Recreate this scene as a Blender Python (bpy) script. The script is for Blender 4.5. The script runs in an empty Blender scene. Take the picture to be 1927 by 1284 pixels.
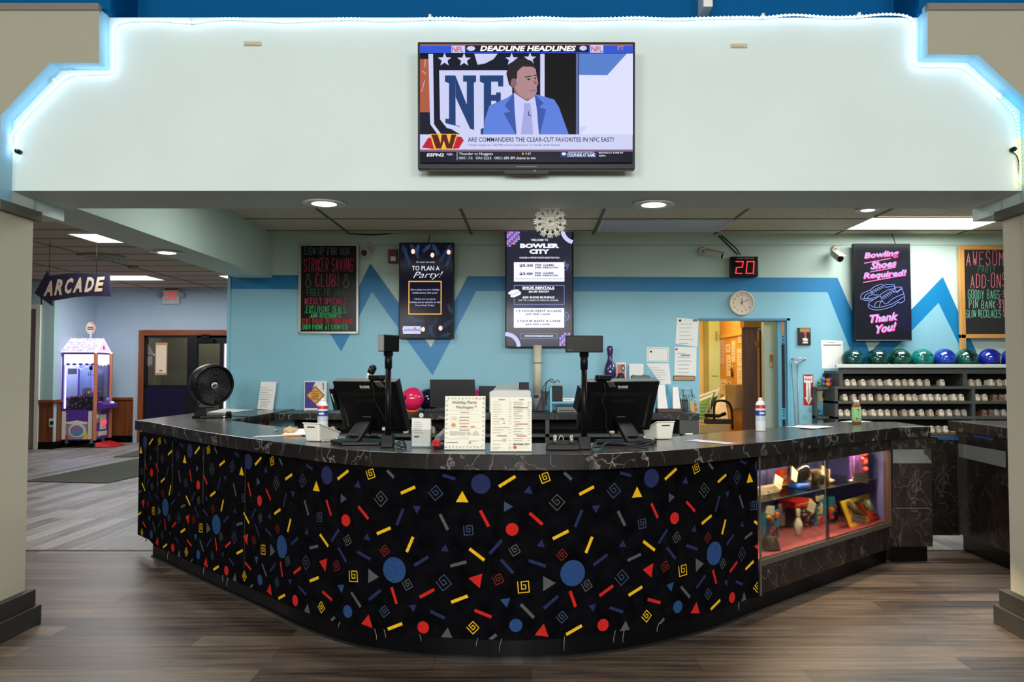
import bpy, bmesh, math, random
from mathutils import Matrix, Vector

# ------------------------------------------------------------------ camera, world, large lights, exposure
S = bpy.context.scene
COL = S.collection
F, CX, CY, H = 1500.0, 1000.0, 642.0, 1.35
TH = math.atan((697 - 642) / F)
cam = bpy.data.objects.new('camera', bpy.data.cameras.new('camera'))
COL.objects.link(cam)
cam.location = (0, 0, H)
cam.rotation_euler = (math.pi / 2 + TH, 0, 0)
cam.data.sensor_width = 36
cam.data.lens = F / 1927 * 36
cam.data.shift_x = -(CX - 963.5) / 1927
cam.data.clip_start = .02
S.camera = cam
W = bpy.data.worlds.new('world'); S.world = W; W.use_nodes = True
W.node_tree.nodes['Background'].inputs[0].default_value = (.80, .88, 1, 1)
W.node_tree.nodes['Background'].inputs[1].default_value = .10
S.view_settings.view_transform = 'Standard'
S.view_settings.look = 'None'
S.view_settings.exposure = 0.0
S.view_settings.gamma = 1
S.view_settings.use_curve_mapping = False
S.cycles.use_denoising = True
S.cycles.max_bounces = 8
S.cycles.diffuse_bounces = 4
S.cycles.transparent_max_bounces = 12
S.cycles.sample_clamp_indirect = 6
S.cycles.caustics_reflective = False
S.cycles.caustics_refractive = False

def area(name, loc, sx, sy, watts, col=(1, 1, 1), rot=(0, 0, 0), spread=180):
    l = bpy.data.lights.new(name, 'AREA'); l.shape = 'RECTANGLE'; l.size = sx; l.size_y = sy
    l.energy = watts; l.color = col; l.spread = math.radians(spread)
    o = bpy.data.objects.new(name, l); o.location = loc; o.rotation_euler = rot; COL.objects.link(o); return o
# the lamps at the far end of the front hall, behind the camera
for x, watts in ((-4.4, 290), (0, 560), (4.4, 290)):
    area('hall_tube_light', (x, -7.2, 2.9), 2.6, 1.5, watts, (1, .99, .97), (math.radians(76), 0, 0))
# fluorescent panels over the desk, by the shoe rack and in the arcade, warm tube of the office
area('desk_panel_light', (-1.45, 5.55, 2.69), 1.16, .56, 13, (.97, 1, .98))
area('desk_panel_light', (.95, 5.55, 2.69), 1.16, .56, 13, (.97, 1, .98))
area('desk_panel_light', (3.62, 7.34, 2.69), 1.16, .56, 30, (.95, 1, .99))
area('desk_panel_light', (3.62, 5.55, 2.69), 1.16, .56, 36, (.97, 1, .98))
area('arcade_panel_light', (-4.58, 9.2, 2.86), 1.1, .5, 45, (1, .98, .95))
area('arcade_panel_light', (-6.8, 13.2, 2.86), 1.1, .5, 46, (.9, .95, 1))
area('arcade_panel_light', (-4.45, 13.2, 2.86), 1.1, .5, 42, (.9, .95, 1))
area('arcade_panel_light', (-5.2, 5.9, 2.86), 1.1, .5, 45, (1, .98, .95))
area('office_tube_light', (2.1, 9.2, 2.45), .5, .9, 26, (1, .70, .30))

# ------------------------------------------------------------------ pixel -> place
def ray(px, py):
    u = (px - CX) / F; v = -(py - CY) / F
    return (u, math.cos(TH) - v * math.sin(TH), math.sin(TH) + v * math.cos(TH))
def at(px, py, Y):
    r = ray(px, py); t = Y / r[1]; return Vector((r[0] * t, Y, H + r[2] * t))
def onz(px, py, z):
    r = ray(px, py); t = (z - H) / r[2]; return Vector((r[0] * t, r[1] * t, z))

# ------------------------------------------------------------------ materials
def lin(c):
    return tuple((x / 255 / 12.92) if x / 255 <= .04045 else ((x / 255 + .055) / 1.055) ** 2.4 for x in c)
_m = {}
def mat(name, c, rough=.5, metal=0.0, emit=0.0, noise=None, bump=None, spec=.5, coat=0.0):
    if name in _m: return _m[name]
    m = bpy.data.materials.new(name); m.use_nodes = True; nt = m.node_tree
    b = nt.nodes['Principled BSDF']; col = (*lin(c), 1)
    b.inputs['Base Color'].default_value = col
    b.inputs['Roughness'].default_value = rough; b.inputs['Metallic'].default_value = metal
    b.inputs['Specular IOR Level'].default_value = spec
    b.inputs['Coat Weight'].default_value = coat
    if emit:
        b.inputs['Emission Color'].default_value = col; b.inputs['Emission Strength'].default_value = emit
        b.inputs['Base Color'].default_value = (.01, .01, .01, 1)
    if noise or bump:
        tc = nt.nodes.new('ShaderNodeTexCoord')
    if noise:
        n = nt.nodes.new('ShaderNodeTexNoise'); n.inputs['Scale'].default_value = noise[0]; n.inputs['Detail'].default_value = 5
        nt.links.new(tc.outputs['Object'], n.inputs['Vector'])
        r = nt.nodes.new('ShaderNodeMapRange'); r.inputs[1].default_value = .3; r.inputs[2].default_value = .7
        r.inputs[3].default_value = 1 - noise[1]; r.inputs[4].default_value = 1 + noise[1]
        nt.links.new(n.outputs['Fac'], r.inputs[0])
        mx = nt.nodes.new('ShaderNodeVectorMath'); mx.operation = 'SCALE'; mx.inputs[0].default_value = col[:3]
        nt.links.new(r.outputs[0], mx.inputs['Scale']); nt.links.new(mx.outputs[0], b.inputs['Base Color'])
    if bump:
        n2 = nt.nodes.new('ShaderNodeTexNoise'); n2.inputs['Scale'].default_value = bump[0]; n2.inputs['Detail'].default_value = 4
        nt.links.new(tc.outputs['Object'], n2.inputs['Vector'])
        bp = nt.nodes.new('ShaderNodeBump'); bp.inputs['Strength'].default_value = bump[1]; bp.inputs['Distance'].default_value = .01
        nt.links.new(n2.outputs['Fac'], bp.inputs['Height']); nt.links.new(bp.outputs[0], b.inputs['Normal'])
    _m[name] = m; return m
def em(name, c, s=1.0):
    return mat('lit_' + name, c, .14, emit=s, spec=.06)
def ramp(nt, src, stops):
    r = nt.nodes.new('ShaderNodeValToRGB')
    e = r.color_ramp.elements
    while len(e) < len(stops): e.new(.5)
    for k, (p, c) in enumerate(stops):
        e[k].position = p; e[k].color = (*lin(c), 1)
    nt.links.new(src, r.inputs[0]); return r
def glass(name, tint=(255, 255, 255), refl=1.0):
    if name in _m: return _m[name]
    m = bpy.data.materials.new(name); m.use_nodes = True; nt = m.node_tree; nt.nodes.clear()
    o = nt.nodes.new('ShaderNodeOutputMaterial'); t = nt.nodes.new('ShaderNodeBsdfTransparent'); g = nt.nodes.new('ShaderNodeBsdfGlossy')
    t.inputs[0].default_value = (*lin(tint), 1); g.inputs['Roughness'].default_value = .02
    fr = nt.nodes.new('ShaderNodeFresnel'); fr.inputs[0].default_value = 1.45
    mu = nt.nodes.new('ShaderNodeMath'); mu.operation = 'MULTIPLY'; mu.inputs[1].default_value = refl
    nt.links.new(fr.outputs[0], mu.inputs[0])
    mx = nt.nodes.new('ShaderNodeMixShader'); nt.links.new(mu.outputs[0], mx.inputs[0])
    nt.links.new(t.outputs[0], mx.inputs[1]); nt.links.new(g.outputs[0], mx.inputs[2]); nt.links.new(mx.outputs[0], o.inputs[0])
    _m[name] = m; return m
def planks(name, along, c1, c2, c3):
    m = bpy.data.materials.new(name); m.use_nodes = True; nt = m.node_tree; b = nt.nodes['Principled BSDF']
    L = nt.links.new
    tc = nt.nodes.new('ShaderNodeTexCoord'); mp = nt.nodes.new('ShaderNodeMapping')
    if along == 'y': mp.inputs['Rotation'].default_value = (0, 0, math.pi / 2)
    L(tc.outputs['Object'], mp.inputs[0])
    br = nt.nodes.new('ShaderNodeTexBrick'); br.offset = .37; br.squash = 1
    br.inputs['Color1'].default_value = (0, 0, 0, 1); br.inputs['Color2'].default_value = (1, 1, 1, 1); br.inputs['Mortar'].default_value = (.3, .3, .3, 1)
    br.inputs['Scale'].default_value = 1; br.inputs['Mortar Size'].default_value = .0012; br.inputs['Brick Width'].default_value = 1.22; br.inputs['Row Height'].default_value = .152
    L(mp.outputs[0], br.inputs[0])
    st = nt.nodes.new('ShaderNodeMapping'); st.inputs['Scale'].default_value = (.55, 9, 1); L(mp.outputs[0], st.inputs[0])
    n = nt.nodes.new('ShaderNodeTexNoise'); n.inputs['Scale'].default_value = 3.2; n.inputs['Detail'].default_value = 9; n.inputs['Roughness'].default_value = .68
    L(st.outputs[0], n.inputs['Vector'])
    a = nt.nodes.new('ShaderNodeMath'); a.operation = 'MULTIPLY_ADD'; a.inputs[1].default_value = .34; L(br.outputs['Color'], a.inputs[0])
    s2 = nt.nodes.new('ShaderNodeMath'); s2.operation = 'MULTIPLY_ADD'; s2.inputs[1].default_value = 1.25; s2.inputs[2].default_value = -.27; L(n.outputs['Fac'], s2.inputs[0])
    L(s2.outputs[0], a.inputs[2])
    r = ramp(nt, a.outputs[0], [(.27, c1), (.52, c2), (.78, c3)])
    mo = nt.nodes.new('ShaderNodeMix'); mo.data_type = 'RGBA'; L(br.outputs['Fac'], mo.inputs['Factor']); L(r.outputs[0], mo.inputs['A']); mo.inputs['B'].default_value = (.012, .010, .009, 1)
    L(mo.outputs['Result'], b.inputs['Base Color'])
    rr = nt.nodes.new('ShaderNodeMapRange'); rr.inputs[3].default_value = .34; rr.inputs[4].default_value = .55; L(n.outputs['Fac'], rr.inputs[0]); L(rr.outputs[0], b.inputs['Roughness'])
    bp = nt.nodes.new('ShaderNodeBump'); bp.inputs['Strength'].default_value = .12; bp.inputs['Distance'].default_value = .004; L(n.outputs['Fac'], bp.inputs['Height']); L(bp.outputs[0], b.inputs['Normal'])
    _m[name] = m; return m
def marble(name, base, vein, sc, rough, vw=.012):
    m = bpy.data.materials.new(name); m.use_nodes = True; nt = m.node_tree; b = nt.nodes['Principled BSDF']; L = nt.links.new
    tc = nt.nodes.new('ShaderNodeTexCoord')
    n = nt.nodes.new('ShaderNodeTexNoise'); n.inputs['Scale'].default_value = 5; n.inputs['Detail'].default_value = 5; n.inputs['Roughness'].default_value = .5; L(tc.outputs['Object'], n.inputs['Vector'])
    ad = nt.nodes.new('ShaderNodeMix'); ad.data_type = 'VECTOR'; ad.inputs['Factor'].default_value = .26; L(tc.outputs['Object'], ad.inputs['A']); L(n.outputs['Color'], ad.inputs['B'])
    outs = []
    for k, (s, w) in enumerate(((sc, vw), (sc * 1.9, vw * 1.1))):
        mp = nt.nodes.new('ShaderNodeMapping'); mp.inputs['Rotation'].default_value = (.5, .7 + k, .4); mp.inputs['Scale'].default_value = (1, 1, .5); L(ad.outputs['Result'], mp.inputs[0])
        v = nt.nodes.new('ShaderNodeTexVoronoi'); v.feature = 'DISTANCE_TO_EDGE'; v.inputs['Scale'].default_value = s; L(mp.outputs[0], v.inputs['Vector'])
        r = nt.nodes.new('ShaderNodeMapRange'); r.inputs[1].default_value = 0; r.inputs[2].default_value = w * (1 + .6 * k) * 2; r.inputs[3].default_value = 1; r.inputs[4].default_value = 0; L(v.outputs['Distance'], r.inputs[0])
        n3 = nt.nodes.new('ShaderNodeTexNoise'); n3.inputs['Scale'].default_value = 4.5 + 2 * k; L(tc.outputs['Object'], n3.inputs['Vector'])
        f = nt.nodes.new('ShaderNodeMapRange'); f.inputs[1].default_value = .36; f.inputs[2].default_value = .6; L(n3.outputs['Fac'], f.inputs[0])
        mu = nt.nodes.new('ShaderNodeMath'); mu.operation = 'MULTIPLY'; L(r.outputs[0], mu.inputs[0]); L(f.outputs[0], mu.inputs[1]); outs.append(mu)
    mxm = nt.nodes.new('ShaderNodeMath'); mxm.operation = 'MAXIMUM'; L(outs[0].outputs[0], mxm.inputs[0]); L(outs[1].outputs[0], mxm.inputs[1])
    n4 = nt.nodes.new('ShaderNodeTexNoise'); n4.inputs['Scale'].default_value = 9; n4.inputs['Detail'].default_value = 4; L(tc.outputs['Object'], n4.inputs['Vector'])
    r4 = ramp(nt, n4.outputs['Fac'], [(.3, tuple(x * .75 for x in base)), (.75, tuple(min(255, x * 1.35) for x in base))])
    mo = nt.nodes.new('ShaderNodeMix'); mo.data_type = 'RGBA'; L(mxm.outputs[0], mo.inputs['Factor']); L(r4.outputs[0], mo.inputs['A']); mo.inputs['B'].default_value = (*lin(vein), 1)
    L(mo.outputs['Result'], b.inputs['Base Color']); b.inputs['Roughness'].default_value = rough; b.inputs['Specular IOR Level'].default_value = .28 if rough > .25 else .5
    _m[name] = m; return m
def woodm(name, c1, c2, axis='z', rough=.45, sc=1.0):
    m = bpy.data.materials.new(name); m.use_nodes = True; nt = m.node_tree; b = nt.nodes['Principled BSDF']; L = nt.links.new
    tc = nt.nodes.new('ShaderNodeTexCoord'); mp = nt.nodes.new('ShaderNodeMapping')
    mp.inputs['Scale'].default_value = {'z': (9, 9, .7), 'x': (.7, 9, 9), 'y': (9, .7, 9)}[axis]
    L(tc.outputs['Object'], mp.inputs[0])
    n = nt.nodes.new('ShaderNodeTexNoise'); n.inputs['Scale'].default_value = 2.4 * sc; n.inputs['Detail'].default_value = 8; n.inputs['Distortion'].default_value = .6; L(mp.outputs[0], n.inputs['Vector'])
    r = ramp(nt, n.outputs['Fac'], [(.3, c1), (.7, c2)]); L(r.outputs[0], b.inputs['Base Color']); b.inputs['Roughness'].default_value = rough
    _m[name] = m; return m

# ------------------------------------------------------------------ mesh collector
class MB:
    def __init__(s): s.v = []; s.f = []; s.mi = []; s.mats = []; s.M = Matrix.Identity(4); s.sm = []
    def idx(s, m):
        if m not in s.mats: s.mats.append(m)
        return s.mats.index(m)
    def add(s, vs, fs, m, smooth=False):
        o = len(s.v); s.v += [s.M @ Vector(p) for p in vs]; k = s.idx(m)
        for f in fs: s.f.append([i + o for i in f]); s.mi.append(k); s.sm.append(smooth)
    def poly(s, pts, m): s.add(pts, [list(range(len(pts)))], m)
    def box(s, x0, x1, y0, y1, z0, z1, m):
        s.add([(x0, y0, z0), (x1, y0, z0), (x1, y1, z0), (x0, y1, z0), (x0, y0, z1), (x1, y0, z1), (x1, y1, z1), (x0, y1, z1)],
              [(3, 2, 1, 0), (4, 5, 6, 7), (0, 1, 5, 4), (1, 2, 6, 5), (2, 3, 7, 6), (3, 0, 4, 7)], m)
    def cbox(s, c, d, m): s.box(c[0] - d[0] / 2, c[0] + d[0] / 2, c[1] - d[1] / 2, c[1] + d[1] / 2, c[2] - d[2] / 2, c[2] + d[2] / 2, m)
    def hexa(s, b, t, m):   # bottom quad, top quad
        s.add(list(b) + list(t), [(3, 2, 1, 0), (4, 5, 6, 7), (0, 1, 5, 4), (1, 2, 6, 5), (2, 3, 7, 6), (3, 0, 4, 7)], m)
    def prism(s, pts, pl, a, b, m, m2=None):
        fn = {'xz': lambda p, d: (p[0], d, p[1]), 'xy': lambda p, d: (p[0], p[1], d), 'yz': lambda p, d: (d, p[0], p[1])}[pl]
        n = len(pts); va = [fn(p, a) for p in pts] + [fn(p, b) for p in pts]
        s.add(va, [list(range(n))[::-1], list(range(n, 2 * n))], m)
        s.add(va, [(i, (i + 1) % n, n + (i + 1) % n, n + i) for i in range(n)], m2 or m)
    def cyl(s, p0, p1, r0, r1, m, n=16, caps=True):
        p0, p1 = Vector(p0), Vector(p1); d = (p1 - p0).normalized()
        u = d.cross(Vector((0, 0, 1)) if abs(d.z) < .9 else Vector((1, 0, 0))).normalized(); w = d.cross(u)
        vs = []
        for p, r in ((p0, r0), (p1, r1)):
            for i in range(n):
                a = 2 * math.pi * i / n; vs.append(p + (u * math.cos(a) + w * math.sin(a)) * r)
        s.add(vs, [(i, (i + 1) % n, n + (i + 1) % n, n + i) for i in range(n)], m, True)
        if caps: s.add(vs, [list(range(n))[::-1], list(range(n, 2 * n))], m)
    def tube(s, pts, r, m, n=8, closed=False):
        P = [Vector(p) for p in pts]; k = len(P); vs = []; up = None
        for i, p in enumerate(P):
            a = P[(i - 1) % k] if (closed or i) else p; b = P[(i + 1) % k] if (closed or i < k - 1) else p
            d = (b - a).normalized()
            if up is None: up = Vector((0, 0, 1)) if abs(d.z) < .9 else Vector((1, 0, 0))
            u = d.cross(up); u = u.normalized() if u.length > 1e-5 else d.orthogonal().normalized(); w = u.cross(d); up = w
            rr = r[i] if isinstance(r, (list, tuple)) else r
            for j in range(n):
                t = 2 * math.pi * j / n; vs.append(p + (u * math.cos(t) + w * math.sin(t)) * rr)
        fs = []
        for i in range(k if closed else k - 1):
            for j in range(n):
                fs.append((i * n + j, i * n + (j + 1) % n, ((i + 1) % k) * n + (j + 1) % n, ((i + 1) % k) * n + j))
        s.add(vs, fs, m, True)
        if not closed: s.add(vs, [list(range(n))[::-1], list(range((k - 1) * n, k * n))], m)
    def lathe(s, prof, m, c=(0, 0, 0), n=24, mats=None):
        k = len(prof); vs = []
        for r, z in prof:
            for j in range(n):
                a = 2 * math.pi * j / n; vs.append((c[0] + r * math.cos(a), c[1] + r * math.sin(a), c[2] + z))
        for i in range(k - 1):
            s.add(vs if i == 0 else [], [], m)
        o = len(s.v) - len(vs) if k > 1 else 0
        for i in range(k - 1):
            mm = s.idx(mats[i] if mats else m)
            for j in range(n):
                s.f.append([o + i * n + j, o + i * n + (j + 1) % n, o + (i + 1) * n + (j + 1) % n, o + (i + 1) * n + j]); s.mi.append(mm); s.sm.append(True)
        if prof[0][0] > 1e-6: s.f.append([o + j for j in range(n)][::-1]); s.mi.append(s.idx(mats[0] if mats else m)); s.sm.append(False)
        if prof[-1][0] > 1e-6: s.f.append([o + (k - 1) * n + j for j in range(n)]); s.mi.append(s.idx(mats[-1] if mats else m)); s.sm.append(False)
    def sphere(s, c, r, m, n=20, sq=(1, 1, 1)):
        h = n // 2; vs = []; 
        for i in range(h + 1):
            t = math.pi * i / h
            for j in range(n):
                a = 2 * math.pi * j / n
                vs.append((c[0] + r * sq[0] * math.sin(t) * math.cos(a), c[1] + r * sq[1] * math.sin(t) * math.sin(a), c[2] + r * sq[2] * math.cos(t)))
        s.add(vs, [(i * n + j, (i + 1) * n + j, (i + 1) * n + (j + 1) % n, i * n + (j + 1) % n) for i in range(h) for j in range(n)], m, True)
    def build(s, name, parent=None, bev=0, weld=True):
        me = bpy.data.meshes.new(name); me.from_pydata([tuple(p) for p in s.v], [], s.f)
        for m in s.mats: me.materials.append(m)
        for p, k, sm in zip(me.polygons, s.mi, s.sm): p.material_index = k; p.use_smooth = sm
        if weld:
            bm = bmesh.new(); bm.from_mesh(me); bmesh.ops.remove_doubles(bm, verts=bm.verts, dist=1e-6)
            bmesh.ops.recalc_face_normals(bm, faces=bm.faces); bm.to_mesh(me); bm.free()
        me.update()
        o = bpy.data.objects.new(name, me); COL.objects.link(o)
        if parent is not None: o.parent = parent
        if bev:
            b = o.modifiers.new('edge', 'BEVEL'); b.width = bev; b.segments = 2; b.limit_method = 'ANGLE'; b.angle_limit = math.radians(50)
        return o

def tag(o, label, cat, group=None, kind=None):
    o['label'] = label; o['category'] = cat
    if group: o['group'] = group
    if kind: o['kind'] = kind
    return o
def thing(name, label, cat, loc=(0, 0, 0), rotz=0.0, group=None, rotx=0.0):
    o = bpy.data.objects.new(name, None); COL.objects.link(o); o.empty_display_size = .05
    o.location = loc; o.rotation_euler = (rotx, 0, rotz); return tag(o, label, cat, group)
def struct(o): o['kind'] = 'structure'; return o
def copy_tree(o, parent=None):
    c = o.copy(); COL.objects.link(c)
    if parent is not None: c.parent = parent
    for ch in list(o.children): copy_tree(ch, c)
    return c
def put(mb, name, label, cat, loc=(0, 0, 0), rotz=0.0, group=None, bev=0, rotx=0.0):
    o = mb.build(name, None, bev); o.location = loc; o.rotation_euler = (rotx, 0, rotz); return tag(o, label, cat, group)

# ------------------------------------------------------------------ lettering
_g = {}
def glyphs(txt, off=0.0):
    k = (txt, off)
    if k in _g: return _g[k]
    cu = bpy.data.curves.new('t', 'FONT'); cu.body = txt; cu.offset = off; cu.resolution_u = 2
    o = bpy.data.objects.new('t', cu); COL.objects.link(o)
    bpy.context.view_layer.update()
    e = o.evaluated_get(bpy.context.evaluated_depsgraph_get()); me = e.to_mesh()
    vs = [(v.co.x, v.co.y) for v in me.vertices]; fs = [list(p.vertices) for p in me.polygons]
    e.to_mesh_clear(); bpy.data.objects.remove(o); bpy.data.curves.remove(cu)
    if not vs: vs = [(0, 0)]
    _g[k] = (vs, fs); return _g[k]
STROKE = dict(x.split('=') for x in ("A=002640 1232|B=00062645442303 2342413000|C=4536160501103041|D=00062645412000|E=46060040 0333|F=000646 0333|"
    "G=453616050110304143 4323|H=0006 4046 0343|I=2026|J=4641301001|K=0006 460340|L=060040|M=0006234640|N=00064046|O=100105163645413010|P=00063645443303|"
    "Q=100105163645413010 2240|R=00063645443303 2340|S=453616050413334241301001|T=0646 2620|U=060110304146|V=062046|W=0610233046|X=0046 0640|Y=062346 2320|Z=06460040|"
    "0=100105163645413010|1=152620|2=05163645440040|3=0646234241301001|4=30360242|5=460604344341301001|6=453616050110304142331302|7=064610|"
    "8=13040516364544331302011030414233|9=4333130405163645413010|!=2622 2021|-=1333|.=2021|$=453616050413334241301001 2026|:=2021 2324").split('|'))  # handwriting strokes on a 4 x 6 grid
def strokes(ch):
    s = STROKE.get(ch)
    if not s: return []
    out = []
    for w in s.split():
        out.append([(int(w[i]) / 4, int(w[i + 1]) / 6) for i in range(0, len(w) - 1, 2)])
    return out

class Surf:
    """flat artwork on a panel that faces local -y; positions are given in any picture rectangle and mapped to the panel"""
    def __init__(s, mb, rect, x0, z1, x1, z0, y, step=.0004):
        s.mb = mb; s.r = rect; s.b = (x0, z1, x1, z0); s.y = y; s.st = step
    def p(s, x, y):
        a, b, c, d = s.r; X0, Z1, X1, Z0 = s.b
        return (X0 + (x - a) / (c - a) * (X1 - X0), Z1 + (y - b) / (d - b) * (Z0 - Z1))
    def up(s): s.y -= s.st
    def poly(s, pts, m, up=True):
        if up: s.up()
        s.mb.poly([(q[0], s.y, q[1]) for q in (s.p(*p) for p in pts)], m)
    def rect(s, x0, y0, x1, y1, m): s.poly([(x0, y0), (x1, y0), (x1, y1), (x0, y1)], m)
    def frame(s, x0, y0, x1, y1, w, m):
        s.up()
        for a in ((x0, y0, x1, y0 + w), (x0, y1 - w, x1, y1), (x0, y0 + w, x0 + w, y1 - w), (x1 - w, y0 + w, x1, y1 - w)):
            s.poly([(a[0], a[1]), (a[2], a[1]), (a[2], a[3]), (a[0], a[3])], m, False)
    def ell(s, x, y, rx, ry, m, n=28): s.poly([(x + rx * math.cos(2 * math.pi * i / n), y + ry * math.sin(2 * math.pi * i / n)) for i in range(n)], m)
    def line(s, pts, w, m, closed=False):
        s.up()
        if closed: pts = list(pts) + [pts[0]]
        for (ax, ay), (bx, by) in zip(pts, pts[1:]):
            L = math.hypot(bx - ax, by - ay) or 1; nx, ny = -(by - ay) / L * w / 2, (bx - ax) / L * w / 2
            ex, ey = (bx - ax) / L * w * .3, (by - ay) / L * w * .3
            s.poly([(ax + nx - ex, ay + ny - ey), (bx + nx + ex, by + ny + ey), (bx - nx + ex, by - ny + ey), (ax - nx - ex, ay - ny - ey)], m, False)
    def text(s, t, x0, y0, x1, y1, m, bold=0.0, shear=0.0, rise=0.0):
        vs, fs = glyphs(t, bold); s.up()
        ax = min(v[0] for v in vs); bx = max(v[0] for v in vs); ay = min(v[1] for v in vs); by = max(v[1] for v in vs)
        o = len(s.mb.v); pts = []
        for x, y in vs:
            u = (x - ax) / (bx - ax or 1); v = (y - ay) / (by - ay or 1)
            q = s.p(x0 + u * (x1 - x0) + shear * v * (y1 - y0), y1 + v * (y0 - y1) - rise * u * (y1 - y0)); pts.append((q[0], s.y, q[1]))
        s.mb.add(pts, fs, m)
    def hand(s, t, x0, y0, x1, y1, w, m, seed=1):
        rnd = random.Random(seed + len(t) * 7); n = sum(.62 if c in " I!.,'-1" else 1 for c in t); cw = (x1 - x0) / n; x = x0
        for c in t:
            k = .62 if c in " I!.,'-1" else 1
            jy = rnd.uniform(-.05, .05) * (y1 - y0); jh = rnd.uniform(.92, 1.06)
            for st in strokes(c):
                s.line([(x + (.2 + u * .58) * cw * k + (v - .5) * cw * .06, y1 + jy - v * (y1 - y0) * jh) for u, v in st], w * .62, m); s.y += s.st
            x += cw * k
        s.up()

# ------------------------------------------------------------------ the setting
YW = 7.97                                   # back wall of the desk area
ZS, YS0, YS1 = 2.275, 4.08, 4.53            # portal beam over the desk
XL, XR = -2.68, 2.53                        # inner faces of the two portal piers
m_mint = mat('paint_pale_mint', (210, 226, 224), .55, noise=(2.0, .03), bump=(40, .05))
m_mintw = mat('paint_wall_mint', (198, 220, 208), .55, noise=(2.0, .04))
m_lblue = mat('paint_sky_blue', (132, 188, 205), .5, noise=(1.5, .04))
m_reveal = mat('paint_reveal_blue', (150, 196, 218), .5)
m_stripe = mat('paint_stripe_blue', (0, 122, 178), .45, noise=(1.5, .04))
m_beige = mat('paint_beige', (158, 157, 138), .6, noise=(1.5, .03))
m_tealblue = mat('paint_deep_blue', (0, 84, 138), .6, spec=.08)
m_black = mat('black_plastic', (11, 11, 12), .4, spec=.22)
m_matte = mat('black_matte', (12, 12, 13), .7)
m_white = mat('white_plastic', (226, 226, 218), .4)
m_paper = mat('white_paper', (236, 236, 230), .8)
m_ink = mat('grey_ink', (120, 120, 118), .8)
m_dink = mat('dark_ink', (45, 45, 48), .8)
m_cove = mat('black_rubber_cove', (10, 10, 12), .25, spec=.15)
m_pbase = mat('pier_baseboard_paint', (52, 51, 50), .5)

mb = MB()   # front hall and desk floor: planks run across
mb.poly([(-12, -9, 0), (12, -9, 0), (12, 6.03, 0), (-12, 6.03, 0)], planks('floor_planks_across', 'x', (40, 32, 27), (94, 80, 69), (134, 116, 99)))
mb.poly([(-12, 6.03, 0), (12, 6.03, 0), (12, 16, 0), (-12, 16, 0)], planks('floor_planks_along', 'y', (84, 80, 78), (130, 124, 120), (166, 158, 150)))
struct(mb.build('floor', weld=False))
mb = MB(); mb.box(-12, 12, 6.005, 6.035, 0, .004, mat('seam_strip', (70, 64, 58), .5)); struct(mb.build('trim_1'))

# portal beam with the tall mint face above it, and the beam running back on the left
ztop = at(1000, 33, YS0).z
mb = MB(); mb.box(-3.3, 3.2, YS0, YS1, ZS, ztop, m_mint); struct(mb.build('wall_front'))
mb = MB(); mb.box(-2.96, -2.60, YS1, YW, ZS, 2.95, m_mintw)
mb.box(-2.962, -2.598, at(428, 493, 0.001)[1] + 6.8, YW, ZS - .001, ZS + .12, m_stripe) if False else None
struct(mb.build('wall_beam'))
# stepped piers of the front hall: outline (px) -> plane of the hall wall
YB = 3.98
def prof(pts): return [(at(x, y, YB).x, at(x, y, YB).z) for x, y in pts]
zt2 = at(186, 15, YB).z
lp = prof([(186, 15), (186, 118), (94, 118)]); zlow = at(94, 118, YB).z - 1.106 * (at(94, 118, YB).x - XL)
left = [(-7, zt2)] + lp + [(XL, zlow), (XL, 2.2), (-7, 2.2)]
rp = prof([(1745.8, 6), (1745.8, 102), (1840.7, 103)]); zlr = at(1840, 103, YB).z - .95 * (XR - at(1840, 103, YB).x)
right = [(7, zt2)] + rp + [(XR, zlr), (XR, 2.2), (7, 2.2)]
for nm, pl in (('wall_left', left), ('wall_right', right)):
    mb = MB(); mb.prism(pl, 'xz', YB, YS0, m_beige, m_reveal); a_, b_ = sorted((XL if nm == 'wall_left' else XR, -7 if nm == 'wall_left' else 7)); mb.box(a_, b_, YB, YS0, 0, 2.2, mat('pier_beige_lightened', (196, 192, 172), .6, noise=(1.5, .03))); struct(mb.build(nm))  # beige lightened on the lower piers to make up for weak light
# lower shafts of the piers with their cap moulding, darkened for its shadow line
for nm, x0, x1, sg in (('wall_left_pier', -3.3, XL, 1), ('wall_right_pier', XR + .006, 3.2, -1)):
    mb = MB(); mb.box(x0, x1, YS0, 4.262, 0, 2.16, mat('pier_beige_lightened', (196, 192, 172), .6, noise=(1.5, .03))); mb.box(x0, x1, YS0, 4.262, 2.2, ZS, m_mint)
    mb.box(min(x0, x1) - (.03 if sg < 0 else 0), max(x0, x1) + (.03 if sg > 0 else 0), YB - .03, 4.29, 2.155, 2.205, mat('pier_cap_shaded', (96, 97, 88), .6))
    struct(mb.build(nm))
    xi = XL if sg > 0 else XR
    mb = MB()
    for h0, h1, d in ((0, .10, .062), (.10, .185, .04)):
        a, b = sorted((xi, xi + sg * d)); 
        mb.box(min(x0, a), max(x1, b), YB - d, 4.262 + d * .8, h0, h1, m_pbase)
    struct(mb.build('baseboard_left' if sg > 0 else 'baseboard_right', bev=.004))
mb = MB(); mb.box(-3.3, XL - .01, YS0, YS1 + .03, 2.205, ZS, m_mint); mb.box(XR + .01, 3.2, YS0, YS1 + .03, 2.205, ZS, m_mint); struct(mb.build('trim_2'))
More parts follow.
